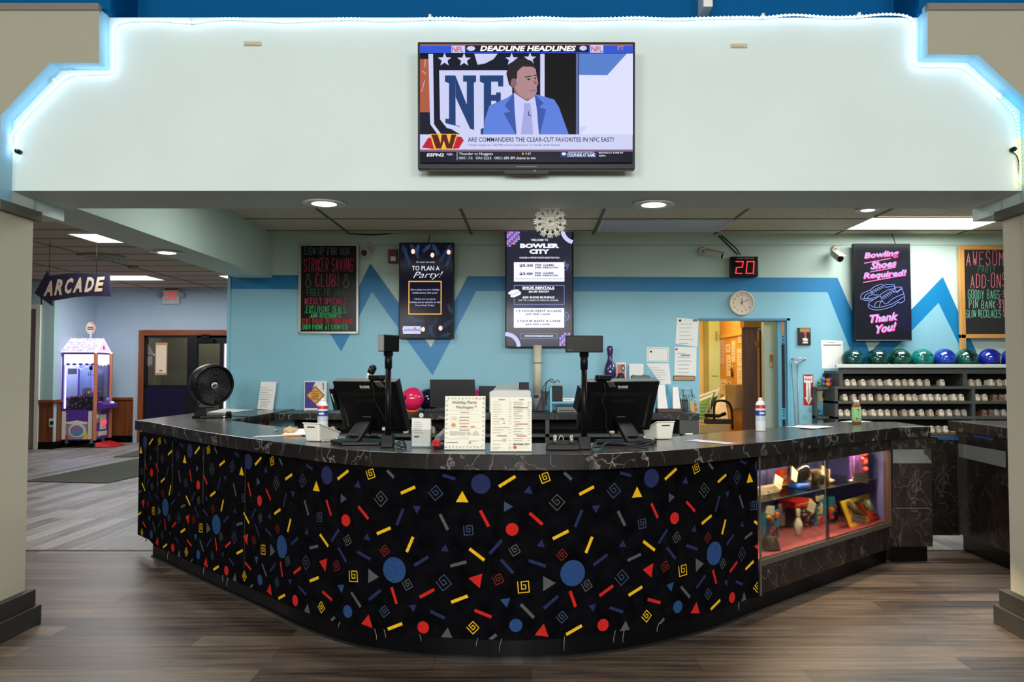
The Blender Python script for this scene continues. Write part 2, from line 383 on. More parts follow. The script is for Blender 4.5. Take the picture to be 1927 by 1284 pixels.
# crown lines on the piers and the deep blue upper wall of the hall
mb = MB(); mb.box(-7, lp[0][0] + .004, YB - .012, YB + .02, zt2 - .014, zt2 + .02, mat('crown_grey', (120, 116, 104), .6)); mb.box(rp[0][0] - .004, 7, YB - .012, YB + .02, zt2 - .014, zt2 + .02, mat('crown_grey', (120, 116, 104)))
struct(mb.build('trim_3'))
mb = MB(); mb.box(-7, 7, 4.32, 4.4, 2.9, 4.0, m_tealblue)
xc = at(215, 33, YS0).x; xd = at(1722, 25, YS0).x
mb.box(-7, xc, YB + .06, 4.32, zt2, 4.0, m_tealblue); mb.box(xd, 7, YB + .06, 4.32, zt2, 4.0, m_tealblue)
struct(mb.build('wall_upper'))
mb = MB(); mb.box(-7, 7, -9, 4.4, 4.0, 4.1, mat('hall_ceiling', (205, 203, 196), .8)); struct(mb.build('ceiling_hall'))
mb = MB(); mb.box(-7.1, -7, -9, YB, 0, 4, m_beige); struct(mb.build('wall_hall_left'))
mb = MB(); mb.box(7, 7.1, -9, YB, 0, 4, m_beige); struct(mb.build('wall_hall_right'))
mb = MB(); mb.box(-7, 7, -9.1, -9, 0, 4, m_beige); struct(mb.build('wall_hall_back'))

# suspended ceilings
def ceil_mat():
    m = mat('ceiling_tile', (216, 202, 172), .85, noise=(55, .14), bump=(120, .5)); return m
mt = ceil_mat(); m_grid = mat('ceiling_grid', (96, 88, 74), .6)
def tiles(name, x0, x1, y0, y1, z, ox, oy, mm, sx=1.22, sy=.61):
    mb = MB(); mb.box(x0, x1, y0, y1, z, z + .05, mm)
    x = ox
    while x < x1:
        if x > x0: mb.box(x - .012, x + .012, y0, y1, z - .006, z + .001, m_grid)
        x += sx
    y = oy
    while y < y1:
        if y > y0: mb.box(x0, x1, y - .010, y + .010, z - .005, z + .001, m_grid)
        y += sy
    return struct(mb.build(name))
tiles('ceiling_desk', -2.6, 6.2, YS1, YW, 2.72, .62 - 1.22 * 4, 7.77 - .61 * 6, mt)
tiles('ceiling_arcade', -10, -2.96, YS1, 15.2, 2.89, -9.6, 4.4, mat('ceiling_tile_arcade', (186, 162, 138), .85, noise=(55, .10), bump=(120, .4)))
mb = MB(); mb.box(-10, -2.96, YS1 - .02, YS1, 2.0, 2.9, m_mintw) if False else None

# back wall: three paints, a painted zigzag band and a doorway
def wp(x, y): p = at(x, y, YW); return (p.x, p.z)
U = [(425, 518), (586, 518), (641, 609), (697, 496), (811, 654), (880, 520), (1576, 523), (1637, 664), (1774, 521), (1854, 700), (1960, 590), (2080, 590)]
Lo = [(425, 544), (570, 545), (642, 662), (700, 549), (814, 707), (896, 548), (1557, 550), (1624, 719), (1766, 570), (1850, 742), (1960, 640), (2080, 640)]
xw0 = at(428, 600, YW).x; dx0, dx1, dz = wp(1315, 700)[0], wp(1487, 700)[0], wp(1400, 603)[1]
mb = MB()
for a in ((xw0, dx0, 0, 2.95), (dx1, 6.2, 0, 2.95), (dx0, dx1, dz, 2.95)): mb.box(a[0], a[1], YW, YW + .14, a[2], a[3], m_mintw)
def clipband(top, bot, yo, m):
    # vertical strips between two polylines, skipping the doorway
    xs = sorted(set([p[0] for p in top] + [p[0] for p in bot] + [dx0, dx1]))
    f = lambda P, x: next((a[1] + (b[1] - a[1]) * (x - a[0]) / (b[0] - a[0]) for a, b in zip(P, P[1:]) if a[0] - 1e-6 <= x <= b[0] + 1e-6), None)
    for a, b in zip(xs, xs[1:]):
        ta, tb, ba, bb = f(top, a + 1e-7), f(top, b - 1e-7), f(bot, a + 1e-7), f(bot, b - 1e-7)
        if None in (ta, tb, ba, bb): continue
        lo = dz if (a >= dx0 - 1e-5 and b <= dx1 + 1e-5) else -9
        mb.poly([(a, yo, max(ba, lo)), (b, yo, max(bb, lo)), (b, yo, tb), (a, yo, ta)], m)
Uw = [wp(*p) for p in U]; Lw = [wp(*p) for p in Lo]; xe = min(Uw[-1][0], Lw[-1][0])
Uw[0] = (xw0, Uw[0][1]); Lw[0] = (xw0, Lw[0][1])
clipband(Uw, Lw, YW - .0015, m_stripe)
clipband(Lw, [(xw0, 0.0), (xe, 0.0)], YW - .0010, m_lblue)
struct(mb.build('wall_back', weld=False))
mb = MB(); zz = wp(1000, 461)[1]
mb.box(wp(700, 0)[0], 6.2, YW - .004, YW, zz - .006, zz, mat('paint_seam', (132, 152, 142), .6)); struct(mb.build('trim_4'))
mb = MB(); mb.box(xw0 - .0, xw0 + .03, YW - .012, YW + .14, 0, 2.28, m_lblue); struct(mb.build('trim_5'))
mb = MB(); mb.box(xw0, xw0 + .12, YW + .14, 15, 0, 2.9, m_lblue); struct(mb.build('wall_arcade_right'))
mb = MB(); mb.box(6.2, 6.3, YS1, YW + .14, 0, 2.9, m_mintw); struct(mb.build('wall_desk_right'))

# ------------------------------------------------------------------ light fittings
m_tube = em('fluorescent_panel', (255, 255, 255), 3.2)
def panel(name, label, x0, x1, y0, y1, z, group=None, m=None):
    t = thing(name, label, 'light', ((x0 + x1) / 2, (y0 + y1) / 2, z), group=group)
    a, b = (x1 - x0) / 2, (y1 - y0) / 2
    mb = MB(); mb.box(-a, a, -b, b, -.004, 0, m or m_tube); mb.build('diffuser', t)
    mb = MB()
    for q in ((-a - .02, a + .02, -b - .02, -b), (-a - .02, a + .02, b, b + .02), (-a - .02, -a, -b, b), (a, a + .02, -b, b)): mb.box(*q, -.010, 0, m_white)
    mb.build('frame', t); return t
panel('ceiling_light_panel', 'large lit fluorescent ceiling panel above the shoe rack', 3.04, 4.24, 7.06, 7.64, 2.715)
panel('ceiling_light_panel', 'unlit grey ceiling light panel in the middle of the desk ceiling', .66, 1.82, 7.19, 7.74, 2.715, m=mat('unlit_diffuser', (205, 200, 205), .5))
panel('ceiling_light_panel', 'lit ceiling panel of the arcade nearest the beam', -5.2, -4.0, 8.9, 9.5, 2.887)
panel('ceiling_light_panel', 'lit arcade ceiling panel just behind the hanging arrow sign', -7.42, -6.24, 12.87, 13.5, 2.887)
panel('ceiling_light_panel', 'lit arcade ceiling panel cut off by the blue wall end', -5.06, -3.86, 12.87, 13.5, 2.887)
for lab, x in (('over the left register', -1.45), ('over the right register', .95), ('over the swing gate', 3.62)):
    t = panel('ceiling_panel', lab, x - .6, x + .6, 5.25, 5.85, 2.715); del t['label'], t['category']; t['kind'] = 'structure'
def downlight(label, px, py, z, r=.085):
    p = onz(px, py, z); t = thing('recessed_downlight', label, 'light', (p.x, p.y, z), group='recessed downlights')
    mb = MB(); mb.lathe([(r, 0), (r + .03, -.004), (r + .035, -.008), (r, -.010)], m_white, n=28); mb.build('trim_ring', t)
    mb = MB(); mb.lathe([(0.001, -.016), (r * .6, -.014), (r, -.006), (r, -.001)], em('downlight_lens', (255, 255, 255), 4.5), n=28); mb.build('lens', t)
    l = bpy.data.lights.new('downlight_lamp', 'SPOT'); l.energy = 42; l.spot_size = 2.3; l.spot_blend = .8; l.shadow_soft_size = .07; l.color = (.97, 1, .98)
    o = bpy.data.objects.new('downlight_lamp', l); o.location = (0, 0, -.03); o.parent = t; COL.objects.link(o)
downlight('round downlight in the portal soffit, left of the paper snowflake', 610, 381, ZS)
downlight('round downlight in the portal soffit, right of the paper snowflake', 1230, 383, ZS)
downlight('round downlight at the right end of the portal soffit', 1633, 394, 2.715, .07)
downlight('round downlight under the beam beside the arcade', 314, 474, ZS)

# ------------------------------------------------------------------ LED strip on the mint wall
def pxs(pts, Y): return [at(x, y, Y) for x, y in pts]
def smooth(pts, k=6):
    P = [Vector(p) for p in pts]; P = [P[0] * 2 - P[1]] + P + [P[-1] * 2 - P[-2]]; out = []
    for i in range(1, len(P) - 2):
        for j in range(k):
            t = j / k; a, b, c, d = P[i - 1], P[i], P[i + 1], P[i + 2]
            out.append(.5 * ((2 * b) + (c - a) * t + (2 * a - 5 * b + 4 * c - d) * t * t + (3 * b - 3 * c + d - a) * t ** 3))
    out.append(P[-2]); return out
led = [(27, 292), (22, 275), (22, 255), (32, 238), (54, 212), (84, 181), (114, 152), (130, 142), (160, 138.5), (200, 137), (209, 133), (212, 122), (212, 90), (212, 62), (216, 48), (228, 41), (250, 38), (290, 37), (330, 40), (363, 42), (395, 37), (430, 35), (480, 37), (540, 40), (600, 37), (660, 35), (720, 38), (780, 36), (840, 34), (900, 37), (960, 35), (1020, 33), (1080, 36), (1140, 35), (1200, 33), (1260, 36), (1320, 34), (1400, 32), (1434, 33), (1492, 28), (1560, 32), (1614, 31), (1660, 27), (1695, 28), (1714, 34), (1721, 48), (1721, 80), (1720, 112), (1724, 121), (1740, 124), (1780, 124), (1808, 126), (1822, 132), (1850, 155), (1880, 182), (1905, 208), (1915, 228), (1918, 250), (1920, 290), (1921, 345)]
lp3 = smooth(pxs(led, YS0 - .024), 5)
lt = thing('led_strip_light', 'glowing white LED strip stuck along the stepped edge of the mint wall', 'light strip', (0, YS0, 2.9))
def led_m(name, c, s):
    return em(name, c, s)
mb = MB(); off = Vector((0, -YS0, -2.9))
mb.tube([p + off + Vector((0, .002, 0)) for p in lp3], .004, em('led_sleeve', (222, 240, 255), 3), 6); mb.build('strip', lt)
bead = MB(); acc = 0; sp = .021; ledw = led_m('led_white', (186, 224, 255), 14); ledc = led_m('led_cyan', (40, 210, 255), 14); ledy = led_m('led_yellow', (255, 206, 40), 10)
for a, b in zip(lp3, lp3[1:]):
    d = (b - a).length
    while acc < d:
        q = a + (b - a) * (acc / d); mm = ledw
        if q.x > at(1880, 182, YS0).x: mm = ledc
        if q.x > at(1912, 228, YS0).x and q.z < at(1918, 262, YS0).z: mm = ledy
        c = q + off; r = .008
        bead.add([c + Vector(v) * r for v in ((1, 0, 0), (-1, 0, 0), (0, 0, 1), (0, 0, -1), (0, -1, 0), (0, 1, 0))], [(0, 4, 2), (2, 4, 1), (1, 4, 3), (3, 4, 0), (0, 2, 5), (2, 1, 5), (1, 3, 5), (3, 0, 5)], mm)
        acc += sp
    acc -= d
o = bead.build('led_bulbs', lt, weld=False); o['kind'] = 'stuff'
for x, y in ((139, 139), (105, 154), (363, 42), (810, 35), (1434, 33), (1614, 31), (1878, 182)):
    p = at(x, y, YS0) + off; mb = MB(); mb.box(p.x - .006, p.x + .006, -.026, 0, p.z - .012, p.z + .012, m_white); mb.build('clip', lt)
mb = MB(); mb.tube(smooth([p + off for p in pxs([(1903, 285), (1912, 292), (1917, 305), (1919, 325)], YS0 - .012)], 4), .003, m_matte, 6); p = at(1903, 283, YS0) + off
mb.cyl((p.x, -.03, p.z), (p.x, 0, p.z), .012, .012, m_black, 12); mb.build('power_cord', lt)
mb = MB(); p = at(38, 287, YS0); mb.cyl((p.x, p.y - .03, p.z), (p.x, p.y, p.z), .012, .012, m_black, 12); mb.cyl((p.x - .01, p.y - .02, p.z + .012), (p.x + .012, p.y - .035, p.z + .002), .004, .004, mat('chrome', (205, 205, 205), .15, 1), 8)
put(mb, 'wall_plug', 'small dark plug on the mint wall below the left end of the LED strip', 'plug')
for (px, py, w, lab) in ((476, 83, .09, 'left'), (1390, 87, .085, 'right')):
    p = at(px, py, YS0); mb = MB(); mb.box(p.x - w / 2, p.x + w / 2, YS0 - .012, YS0, p.z - .011, p.z + .011, mat('aged_plastic', (196, 188, 160), .5)); mb.box(p.x - w / 2 + .01, p.x + w / 2 - .02, YS0 - .016, YS0 - .012, p.z - .007, p.z + .005, mat('aged_plastic', (196, 188, 160), .5))
    put(mb, 'wall_bracket', 'small beige bracket on the mint wall to the %s of the big television' % lab, 'bracket', bev=.002)
p = at(1331, 5, 4.2); mb = MB(); mb.box(p.x - .025, p.x + .025, p.y - .02, 4.32, p.z - .03, p.z + .08, m_white)
put(mb, 'sensor_box', 'small white box on the deep blue wall at the top edge', 'sensor', bev=.003)

# ------------------------------------------------------------------ the front desk
ZT, TK = .965, .075
m_lam = marble('laminate_dark_marble', (25, 22, 21), (136, 132, 125), 3.4, .32, .005)
m_lamt = marble('laminate_top', (62, 60, 57), (92, 90, 86), 3.0, .2, .008)  # base colour raised to carry the reflection seen on the top
m_lamd = marble('laminate_case', (33, 27, 25), (96, 90, 84), 4.2, .4, .005)
m_dgrey = mat('dark_grey_paint', (62, 64, 62), .5)
def plan(p, z): q = onz(p[0], p[1], z); return Vector((q.x, q.y, 0))
outer_px = [(254.2, 791.1), (294.5, 796.5), (360, 808.5), (440, 820.5), (543.8, 834), (626.8, 843.3), (709.8, 849.5), (840, 854), (1000, 855.2), (1118, 854), (1240, 848.5), (1314.7, 843.5), (1389.4, 836.5), (1480, 828), (1564.5, 817.3), (1697, 803.6)]
OUT = smooth([plan(p, ZT) for p in outer_px], 6)
corner = [plan((1751.4, 802.4), ZT), plan((1684, 793.7), ZT)]
inner = [plan(p, ZT) for p in ((1579, 793.7), (1480, 801.5), (1397, 809.9), (1314.7, 816.7))]
mid = [Vector((.42, 4.30, 0)), Vector((0, 4.24, 0)), Vector((-.42, 4.28, 0)), Vector((-.85, 4.50, 0)), Vector((-1.2, 4.80, 0))]
inner2 = smooth(inner + mid + [plan(p, ZT) for p in ((561.6, 807), (483.8, 798), (430.9, 790.3))], 3)
RET0, RETX = inner2[-1].copy(), -2.36
outline = OUT + corner + inner2 + [Vector((RETX, YW - .005, 0)), Vector((OUT[0].x, YW - .005, 0))]
desk_label = 'curved dark marble worktop of the front desk'
mb = MB(); mb.prism([(p.x, p.y) for p in outline], 'xy', ZT - TK, ZT - .0015, m_lamt, m_lam)
put(mb, 'desk_worktop', desk_label, 'countertop', bev=.003)

# curved carpeted base under the worktop
flo_px = [(287.4, 1047.4), (387, 1095.4), (496.8, 1146), (560, 1177.6), (651, 1210.7), (742.7, 1227.8), (856.8, 1239), (1000, 1242), (1137, 1229), (1228, 1213), (1342.5, 1183), (1440, 1144), (1480, 1131.6), (1543, 1105), (1663, 1059.7)]
FL = [plan(p, 0) for p in flo_px]
BASE = smooth(FL[:12], 8); CS0 = FL[11] + (FL[12] - FL[11]) * -.12
def offset(P, d):
    out = []
    for i, p in enumerate(P):
        t = (P[min(i + 1, len(P) - 1)] - P[max(i - 1, 0)]).normalized(); out.append(p + Vector((t.y, -t.x, 0)) * d)
    return out
desk = thing('front_desk', 'black confetti carpeted curved base of the front desk', 'counter', (0, 4.6, 0))
DO = Vector((0, -4.6, 0))
def ribbon(P, z0, z1, th, m, name, parent, bev=0):
    Q = offset(P, -th); mb = MB(); n = len(P)
    vs = [p + DO + Vector((0, 0, z)) for z in (z0, z1) for p in P] + [p + DO + Vector((0, 0, z)) for z in (z0, z1) for p in Q]
    fs = []
    for i in range(n - 1):
        fs += [(i, i + 1, n + i + 1, n + i), (2 * n + i + 1, 2 * n + i, 3 * n + i, 3 * n + i + 1), (n + i, n + i + 1, 3 * n + i + 1, 3 * n + i), (i + 1, i, 2 * n + i, 2 * n + i + 1)]
    fs += [(0, n, 3 * n, 2 * n), (n - 1, 3 * n - 1, 4 * n - 1, 2 * n - 1)]
    mb.add(vs, fs, m, False); return mb
BASE = [p for p in BASE if (p - CS0).dot((FL[14] - FL[11]).normalized()) < -.045]
ribbon(BASE, 0, .16, .05, m_cove, 'toe_kick', desk).build('toe_kick', desk)
mbk = ribbon(offset(BASE, .012), 0, .012, .02, mat('cove_toe', (30, 30, 33), .12), 'cove_toe', desk); mbk.build('cove_edge', desk)
ext = BASE[0] + (BASE[0] - BASE[2]).normalized() * .24
PAN = [ext + (BASE[0] - ext) * k / 6 for k in range(6)] + BASE
PAN = offset(PAN, .030)
# face line of the showcase: the carpet ends where it begins
cd = (FL[14] - FL[11]).normalized(); cn = Vector((cd.y, -cd.x, 0))      # along / outward
CF0 = FL[11] + cn * .055
def on_line(px, P, d):      # ground point of the line P + d t that the camera sees at column px
    k = (px - CX) / F; t = (k * P.y - P.x) / (d.x - k * d.y); return P + d * t
CS = on_line(1427.5, CF0, cd); CE = on_line(1674, CF0, cd)
while len(PAN) > 3 and (PAN[-1] - CS).dot(cd) > -.02: PAN.pop()
PAN.append(CS - cd * .026)
# arc length table
ARC = [0.0]
for a, b in zip(PAN, PAN[1:]): ARC.append(ARC[-1] + (b - a).length)
def on_pan(s, off=0.0):
    s = min(max(s, 0), ARC[-1] - 1e-6); i = max(k for k in range(len(ARC) - 1) if ARC[k] <= s)
    a, b = PAN[i], PAN[i + 1]; t = (s - ARC[i]) / (ARC[i + 1] - ARC[i]); d = (b - a).normalized()
    return a + (b - a) * t + Vector((d.y, -d.x, 0)) * off
def col_px(p, z): c, s_ = math.cos(TH), math.sin(TH); d = p.y * c + (z - H) * s_; return CX + F * p.x / d
SAMP = [ARC[-1] * k / 900 for k in range(901)]
def s_of(px, z): return min(SAMP, key=lambda s: abs(col_px(on_pan(s), z) - px))
def sz_of(px, py):
    z = .5
    for _ in range(4): s = s_of(px, z); z = at(px, py, on_pan(s).y).z
    return s, z
m_carp = mat('carpet_black', (9, 9, 13), .95, noise=(14, .6), bump=(260, .4), spec=.04)
cb = dict(b=mat('carpet_blue', (40, 70, 118), .95, noise=(60, .12), bump=(300, .4), spec=.1), v=mat('carpet_indigo', (36, 44, 82), .95, noise=(60, .12), spec=.1), r=mat('carpet_red', (190, 36, 30), .95, noise=(60, .12), spec=.1),
          y=mat('carpet_yellow', (226, 178, 30), .95, noise=(60, .1), spec=.1), g=mat('carpet_grey', (78, 83, 83), .95, noise=(60, .12), spec=.1), s=mat('carpet_slate', (58, 72, 96), .95, spec=.1), o=mat('carpet_rust', (112, 34, 28), .95, spec=.1))
zc0 = lambda s: .092
mb = MB(); n = len(PAN); Q = offset(PAN, -.022)
zb = [.10 if i > 6 else .125 for i in range(n)]
fr = [p + DO + Vector((0, 0, z)) for p, z in zip(PAN, zb)] + [p + DO + Vector((0, 0, ZT - TK - .003)) for p in PAN]
bk = [p + DO + Vector((0, 0, z)) for p, z in zip(Q, zb)] + [p + DO + Vector((0, 0, ZT - TK - .003)) for p in Q]
fs = []
for i in range(n - 1): fs += [(i, i + 1, n + i + 1, n + i), (2 * n + i + 1, 2 * n + i, 3 * n + i, 3 * n + i + 1), (n + i, n + i + 1, 3 * n + i + 1, 3 * n + i), (i + 1, i, 2 * n + i, 2 * n + i + 1)]
fs += [(0, n, 3 * n, 2 * n), (n - 1, 3 * n - 1, 4 * n - 1, 2 * n - 1)]
mb.add(fr + bk, fs, m_carp)
S0 = sz_of(742, 1072)[0]; PER = sz_of(1078, 1078)[0] - S0
lo_s, hi_s, lo_z, hi_z = .004, ARC[-1] - .004, .104, ZT - TK - .004
def clip(poly):
    for ax, lim, sg in ((0, lo_s, 1), (0, hi_s, -1), (1, lo_z, 1), (1, hi_z, -1)):
        out = []
        for i, p in enumerate(poly):
            q = poly[(i + 1) % len(poly)]; a = (p[ax] - lim) * sg; b = (q[ax] - lim) * sg
            if a >= 0: out.append(p)
            if a * b < 0: t = a / (a - b); out.append((p[0] + (q[0] - p[0]) * t, p[1] + (q[1] - p[1]) * t))
        poly = out
        if len(poly) < 3: return []
    return poly
def inlay(pts, c, lift=.0022):
    pts = clip(pts)
    if len(pts) < 3: return
    cx = sum(p[0] for p in pts) / len(pts); cz = sum(p[1] for p in pts) / len(pts)
    V = [on_pan(s, lift) + DO + Vector((0, 0, z)) for s, z in pts]
    if len(pts) > 8: mb.add(V + [on_pan(cx, lift) + DO + Vector((0, 0, cz))], [(i, (i + 1) % len(V), len(V)) for i in range(len(V))], cb[c])
    else: mb.add(V, [list(range(len(V)))], cb[c])
K = .00087
def bar(s, z, L, a, c, w=17):
    a = math.radians(a); d = (math.cos(a), math.sin(a)); h = L * K / 2; t = w * K / 2; nx, nz = -d[1] * t, d[0] * t
    inlay([(s - d[0] * h + nx, z - d[1] * h + nz), (s - d[0] * h - nx, z - d[1] * h - nz), (s + d[0] * h - nx, z + d[1] * h - nz), (s + d[0] * h + nx, z + d[1] * h + nz)], c)
def spiral(s, z, r, rot, c, w=5):
    e = r * K; P = [(-1, 1), (-1, -1), (1, -1), (1, 1), (-.35, 1), (-.35, -.35), (.4, -.35), (.4, .4), (.05, .4)]
    cr, sr = math.cos(math.radians(rot)), math.sin(math.radians(rot)); P = [(s + (x * cr - y * sr) * e * .8, z + (x * sr + y * cr) * e * .8) for x, y in P]
    for a, b in zip(P, P[1:]):
        L = math.hypot(b[0] - a[0], b[1] - a[1]); t = w * K / 2; dx, dz = (b[0] - a[0]) / L * t, (b[1] - a[1]) / L * t
        inlay([(a[0] - dz - dx, a[1] + dx - dz), (a[0] + dz - dx, a[1] - dx - dz), (b[0] + dz + dx, b[1] - dx + dz), (b[0] - dz + dx, b[1] + dx + dz)], c)
TILE = '''C 752 755 70 0 b|C 250 265 53 0 v|C 437 1042 35 0 b|C 422 515 34 0 r|C 920 1040 33 0 r|T 147 345 40 90 y|B 395 252 104 32 y|B 828 302 94 24 y|B 688 545 96 24 y|B 838 600 92 66 y|B 228 653 100 -36 y|B 130 898 98 22 y|B 760 1068 98 24 y
B 268 455 96 -62 r|B 553 457 94 -42 r|B 937 852 96 30 r|B 750 897 92 -70 r|B 260 978 98 -20 r|B 1020 455 94 -62 g|B 126 705 92 16 g|B 505 963 100 -46 g|B 318 1107 46 38 g|B 725 222 58 -42 g|B 782 455 100 66 v|B 332 612 98 48 v|B 395 718 98 -48 v|B 560 702 98 -20 v|B 905 682 98 32 v|B 632 915 100 38 v|B 990 957 88 -22 v|B 1040 212 74 -16 v
T 510 303 28 80 v|T 395 390 32 0 s|T 878 398 28 -90 v|T 578 597 26 80 v|T 1028 598 26 85 v|T 383 912 32 -80 b|T 858 942 26 -80 v|T 225 793 46 170 r|T 583 1078 44 200 r|T 615 812 46 0 g|T 1038 1058 42 85 g
S 667 367 38 45 g|S 975 303 36 40 s|S 177 520 30 5 s|S 433 630 28 30 g|S 695 655 27 40 o|S 1023 780 38 40 s|S 343 790 28 25 o|S 483 832 36 5 y|S 832 823 28 30 g|S 692 997 28 40 s|S 207 1055 29 45 y|S 595 232 29 20 y'''
for ent in TILE.replace('\n', '|').split('|'):
    kd, cx_, cy_, r_, a_, c_ = ent.split(); r_ = float(r_); a_ = float(a_)
    s0, z0 = sz_of(820 + float(cx_) / 2.918, 820 + float(cy_) / 2.918)
    for k in range(-5, 4):
        s = s0 + k * PER
        if s < -.1 or s > ARC[-1] + .1: continue
        if kd == 'C': inlay([(s + r_ * K * math.cos(2 * math.pi * i / 26), z0 + r_ * K * math.sin(2 * math.pi * i / 26)) for i in range(26)], c_)
        elif kd == 'B': bar(s, z0, r_, a_, c_)
        elif kd == 'T': inlay([(s + r_ * K * math.cos(math.radians(a_ + 120 * i)), z0 + r_ * K * math.sin(math.radians(a_ + 120 * i))) for i in range(3)], c_)
        else: spiral(s, z0, r_, a_, c_)
mb.build('carpet_panel', desk, weld=False)
# loose pile threads hanging below the carpet, and the worn seams on the left
rnd = random.Random(4); mb = MB()
for px, py, l in ((900, 1205, .03), (945, 1208, .05), (1063, 1207, .055), (1157, 1200, .045), (1240, 1178, .03), (1390, 1138, .035), (705, 1192, .04), (724, 1188, .03), (790, 1198, .02), (640, 1175, .02), (420, 1100, .03), (385, 1075, .04), (318, 1045, .05), (430, 1095, .045), (1175, 1190, .05)):
    s, z = sz_of(px, py); z = max(z, .1); a = on_pan(s, .003) + DO; x = rnd.uniform(-.015, .015)
    b = on_pan(s + x, .004) + DO; mb.tube([(a.x, a.y, z + .01), ((a.x + b.x) / 2 + x * .4, (a.y + b.y) / 2 - .002, z - l * .5), (b.x, b.y, max(z - l, .02))], .0012, mat('pile_thread', (150, 150, 140), .9), 5)
o = mb.build('loose_threads', desk); o['kind'] = 'stuff'
for px in (273, 297, 325, 383, 462):
    mb = MB()
    s = s_of(px, .6); P = [on_pan(s + rnd.uniform(-.004, .004), .003) + DO + Vector((0, 0, ZT - TK - .03 - k * (.06 if px != 462 else .11))) for k in range(7)]
    mb.tube(P, .0022 if px != 462 else .0015, mat('carpet_wear', (58, 58, 58), .95), 5); mb.build('carpet_seam', desk)
# dark back panels that close the desk on the staff side
BK = offset(BASE[:66], -.42); ribbon(BK, .0, ZT - TK - .01, .02, m_dgrey, '', desk).build('back_panel', desk)

# ------------------------------------------------------------------ showcase with its glass front
case = thing('display_case', 'glass fronted marble display case with a lit red floor, right of the carpet', 'display case', (0, 0, 0))
AX = Matrix(((cd.x, -cn.x, 0, CS.x), (cd.y, -cn.y, 0, CS.y), (0, 0, 1, 0), (0, 0, 0, 1)))   # local: x along, y inwards, z up
CL = (CE - CS).length; CD = .48
def case_z(px, py): p = on_line(px, CF0, cd); return at(px, py, p.y).z
zb0, zg0, zg1, zt0 = case_z(1430, 1117), case_z(1428, 1056), case_z(1428, 886), ZT - TK - .0015
zf = zg0 + .004
m_purple = mat('case_violet_paint', (92, 96, 168), .55); m_red = mat('case_red_carpet', (126, 46, 56), .9, noise=(40, .12)); m_track = mat('case_track_grey', (92, 86, 78), .45, .3)
def cbuild(name, fn, bev=0):
    mb = MB(); mb.M = AX.copy(); fn(mb); return mb.build(name, case, bev)
cbuild('lower_rail', lambda b: b.box(0, CL, 0, .03, zb0, zg0 - .03, m_lamd), .002)
cbuild('upper_rail', lambda b: b.box(0, CL, 0, .03, zg1, zt0, m_lamd), .002)
cbuild('track', lambda b: (b.box(0, CL, 0, .05, zg0 - .03, zg0, m_track), b.box(0, CL, .016, .019, zg0, zg0 + .006, m_track)))
cbuild('floor_panel', lambda b: b.box(0, CL, .03, CD, zg0 - .02, zf - .0015, m_red))
cbuild('case_back', lambda b: b.box(0, CL, CD, CD + .02, zb0, zt0, m_purple))
cbuild('case_side', lambda b: b.box(0, .012, .03, CD, zb0, zt0, m_lamd)); cbuild('case_side', lambda b: (b.box(CL, CL + .02, .03, CD, zb0, zt0, m_purple), b.box(CL - .012, CL, .0, .05, zg0, zg1, mat('case_stile', (70, 44, 40), .5))))
cbuild('case_top', lambda b: b.box(0, CL, .03, CD, zt0 - .025, zt0 - .003, m_purple))
cbuild('metal_edge', lambda b: b.box(-.012, .0, -.006, .0, zb0 - .01, zt0, mat('edge_strip', (120, 118, 110), .35, .6)))
m_glass = glass('clear_glass', (250, 252, 251), .8)
GX = (on_line(1562, CF0, cd) - CS).length
cbuild('glass_pane', lambda b: b.box(.002, GX, .022, .026, zg0 + .001, zg1 + .004, m_glass)); cbuild('glass_pane', lambda b: b.box(GX - .06, CL - .012, .010, .014, zg0 + .001, zg1 + .004, m_glass))
cbuild('pane_edge', lambda b: (b.box(GX - .003, GX + .001, .020, .028, zg0 + .001, zg1, mat('glass_edge', (34, 40, 40), .2)), b.box(GX - .062, GX - .060, .009, .015, zg0, zg1, mat('glass_edge2', (60, 72, 70), .3))))
zsh = case_z(1428, 957)
CXD = .10
cbuild('glass_shelf', lambda b: b.box(.004, CL - .02, CXD, CD - .004, zsh - .004, zsh + .0025, glass('shelf_glass', (225, 238, 232), 1.2)))
cbuild('shelf_edge', lambda b: b.box(.004, CL - .02, CXD - .003, CXD, zsh - .004, zsh + .004, mat('shelf_edge', (112, 132, 122), .2)))
for x in (.06, .33, CL * .52, CL - .12):
    cbuild('shelf_standard', lambda b: b.box(x - .012, x + .012, CD - .012, CD, zf, zt0 - .03, mat('shelf_standard', (150, 150, 160), .3, .6)))
cbuild('lamp_tube', lambda b: b.cyl((.06, .09, zt0 - .045), (CL * .86, .09, zt0 - .045), .012, .012, em('warm_tube', (255, 208, 150), 14), 12))
p = AX @ Vector((CL * .45, .10, zt0 - .06))
area('showcase_tube_light', p, CL * .86, .03, 62, (1, .72, .45), (0, 0, math.atan2(cd.y, cd.x)))
cbuild('toe_kick', lambda b: b.box(0, CL + .02, .055, .10, 0, zb0, m_cove))
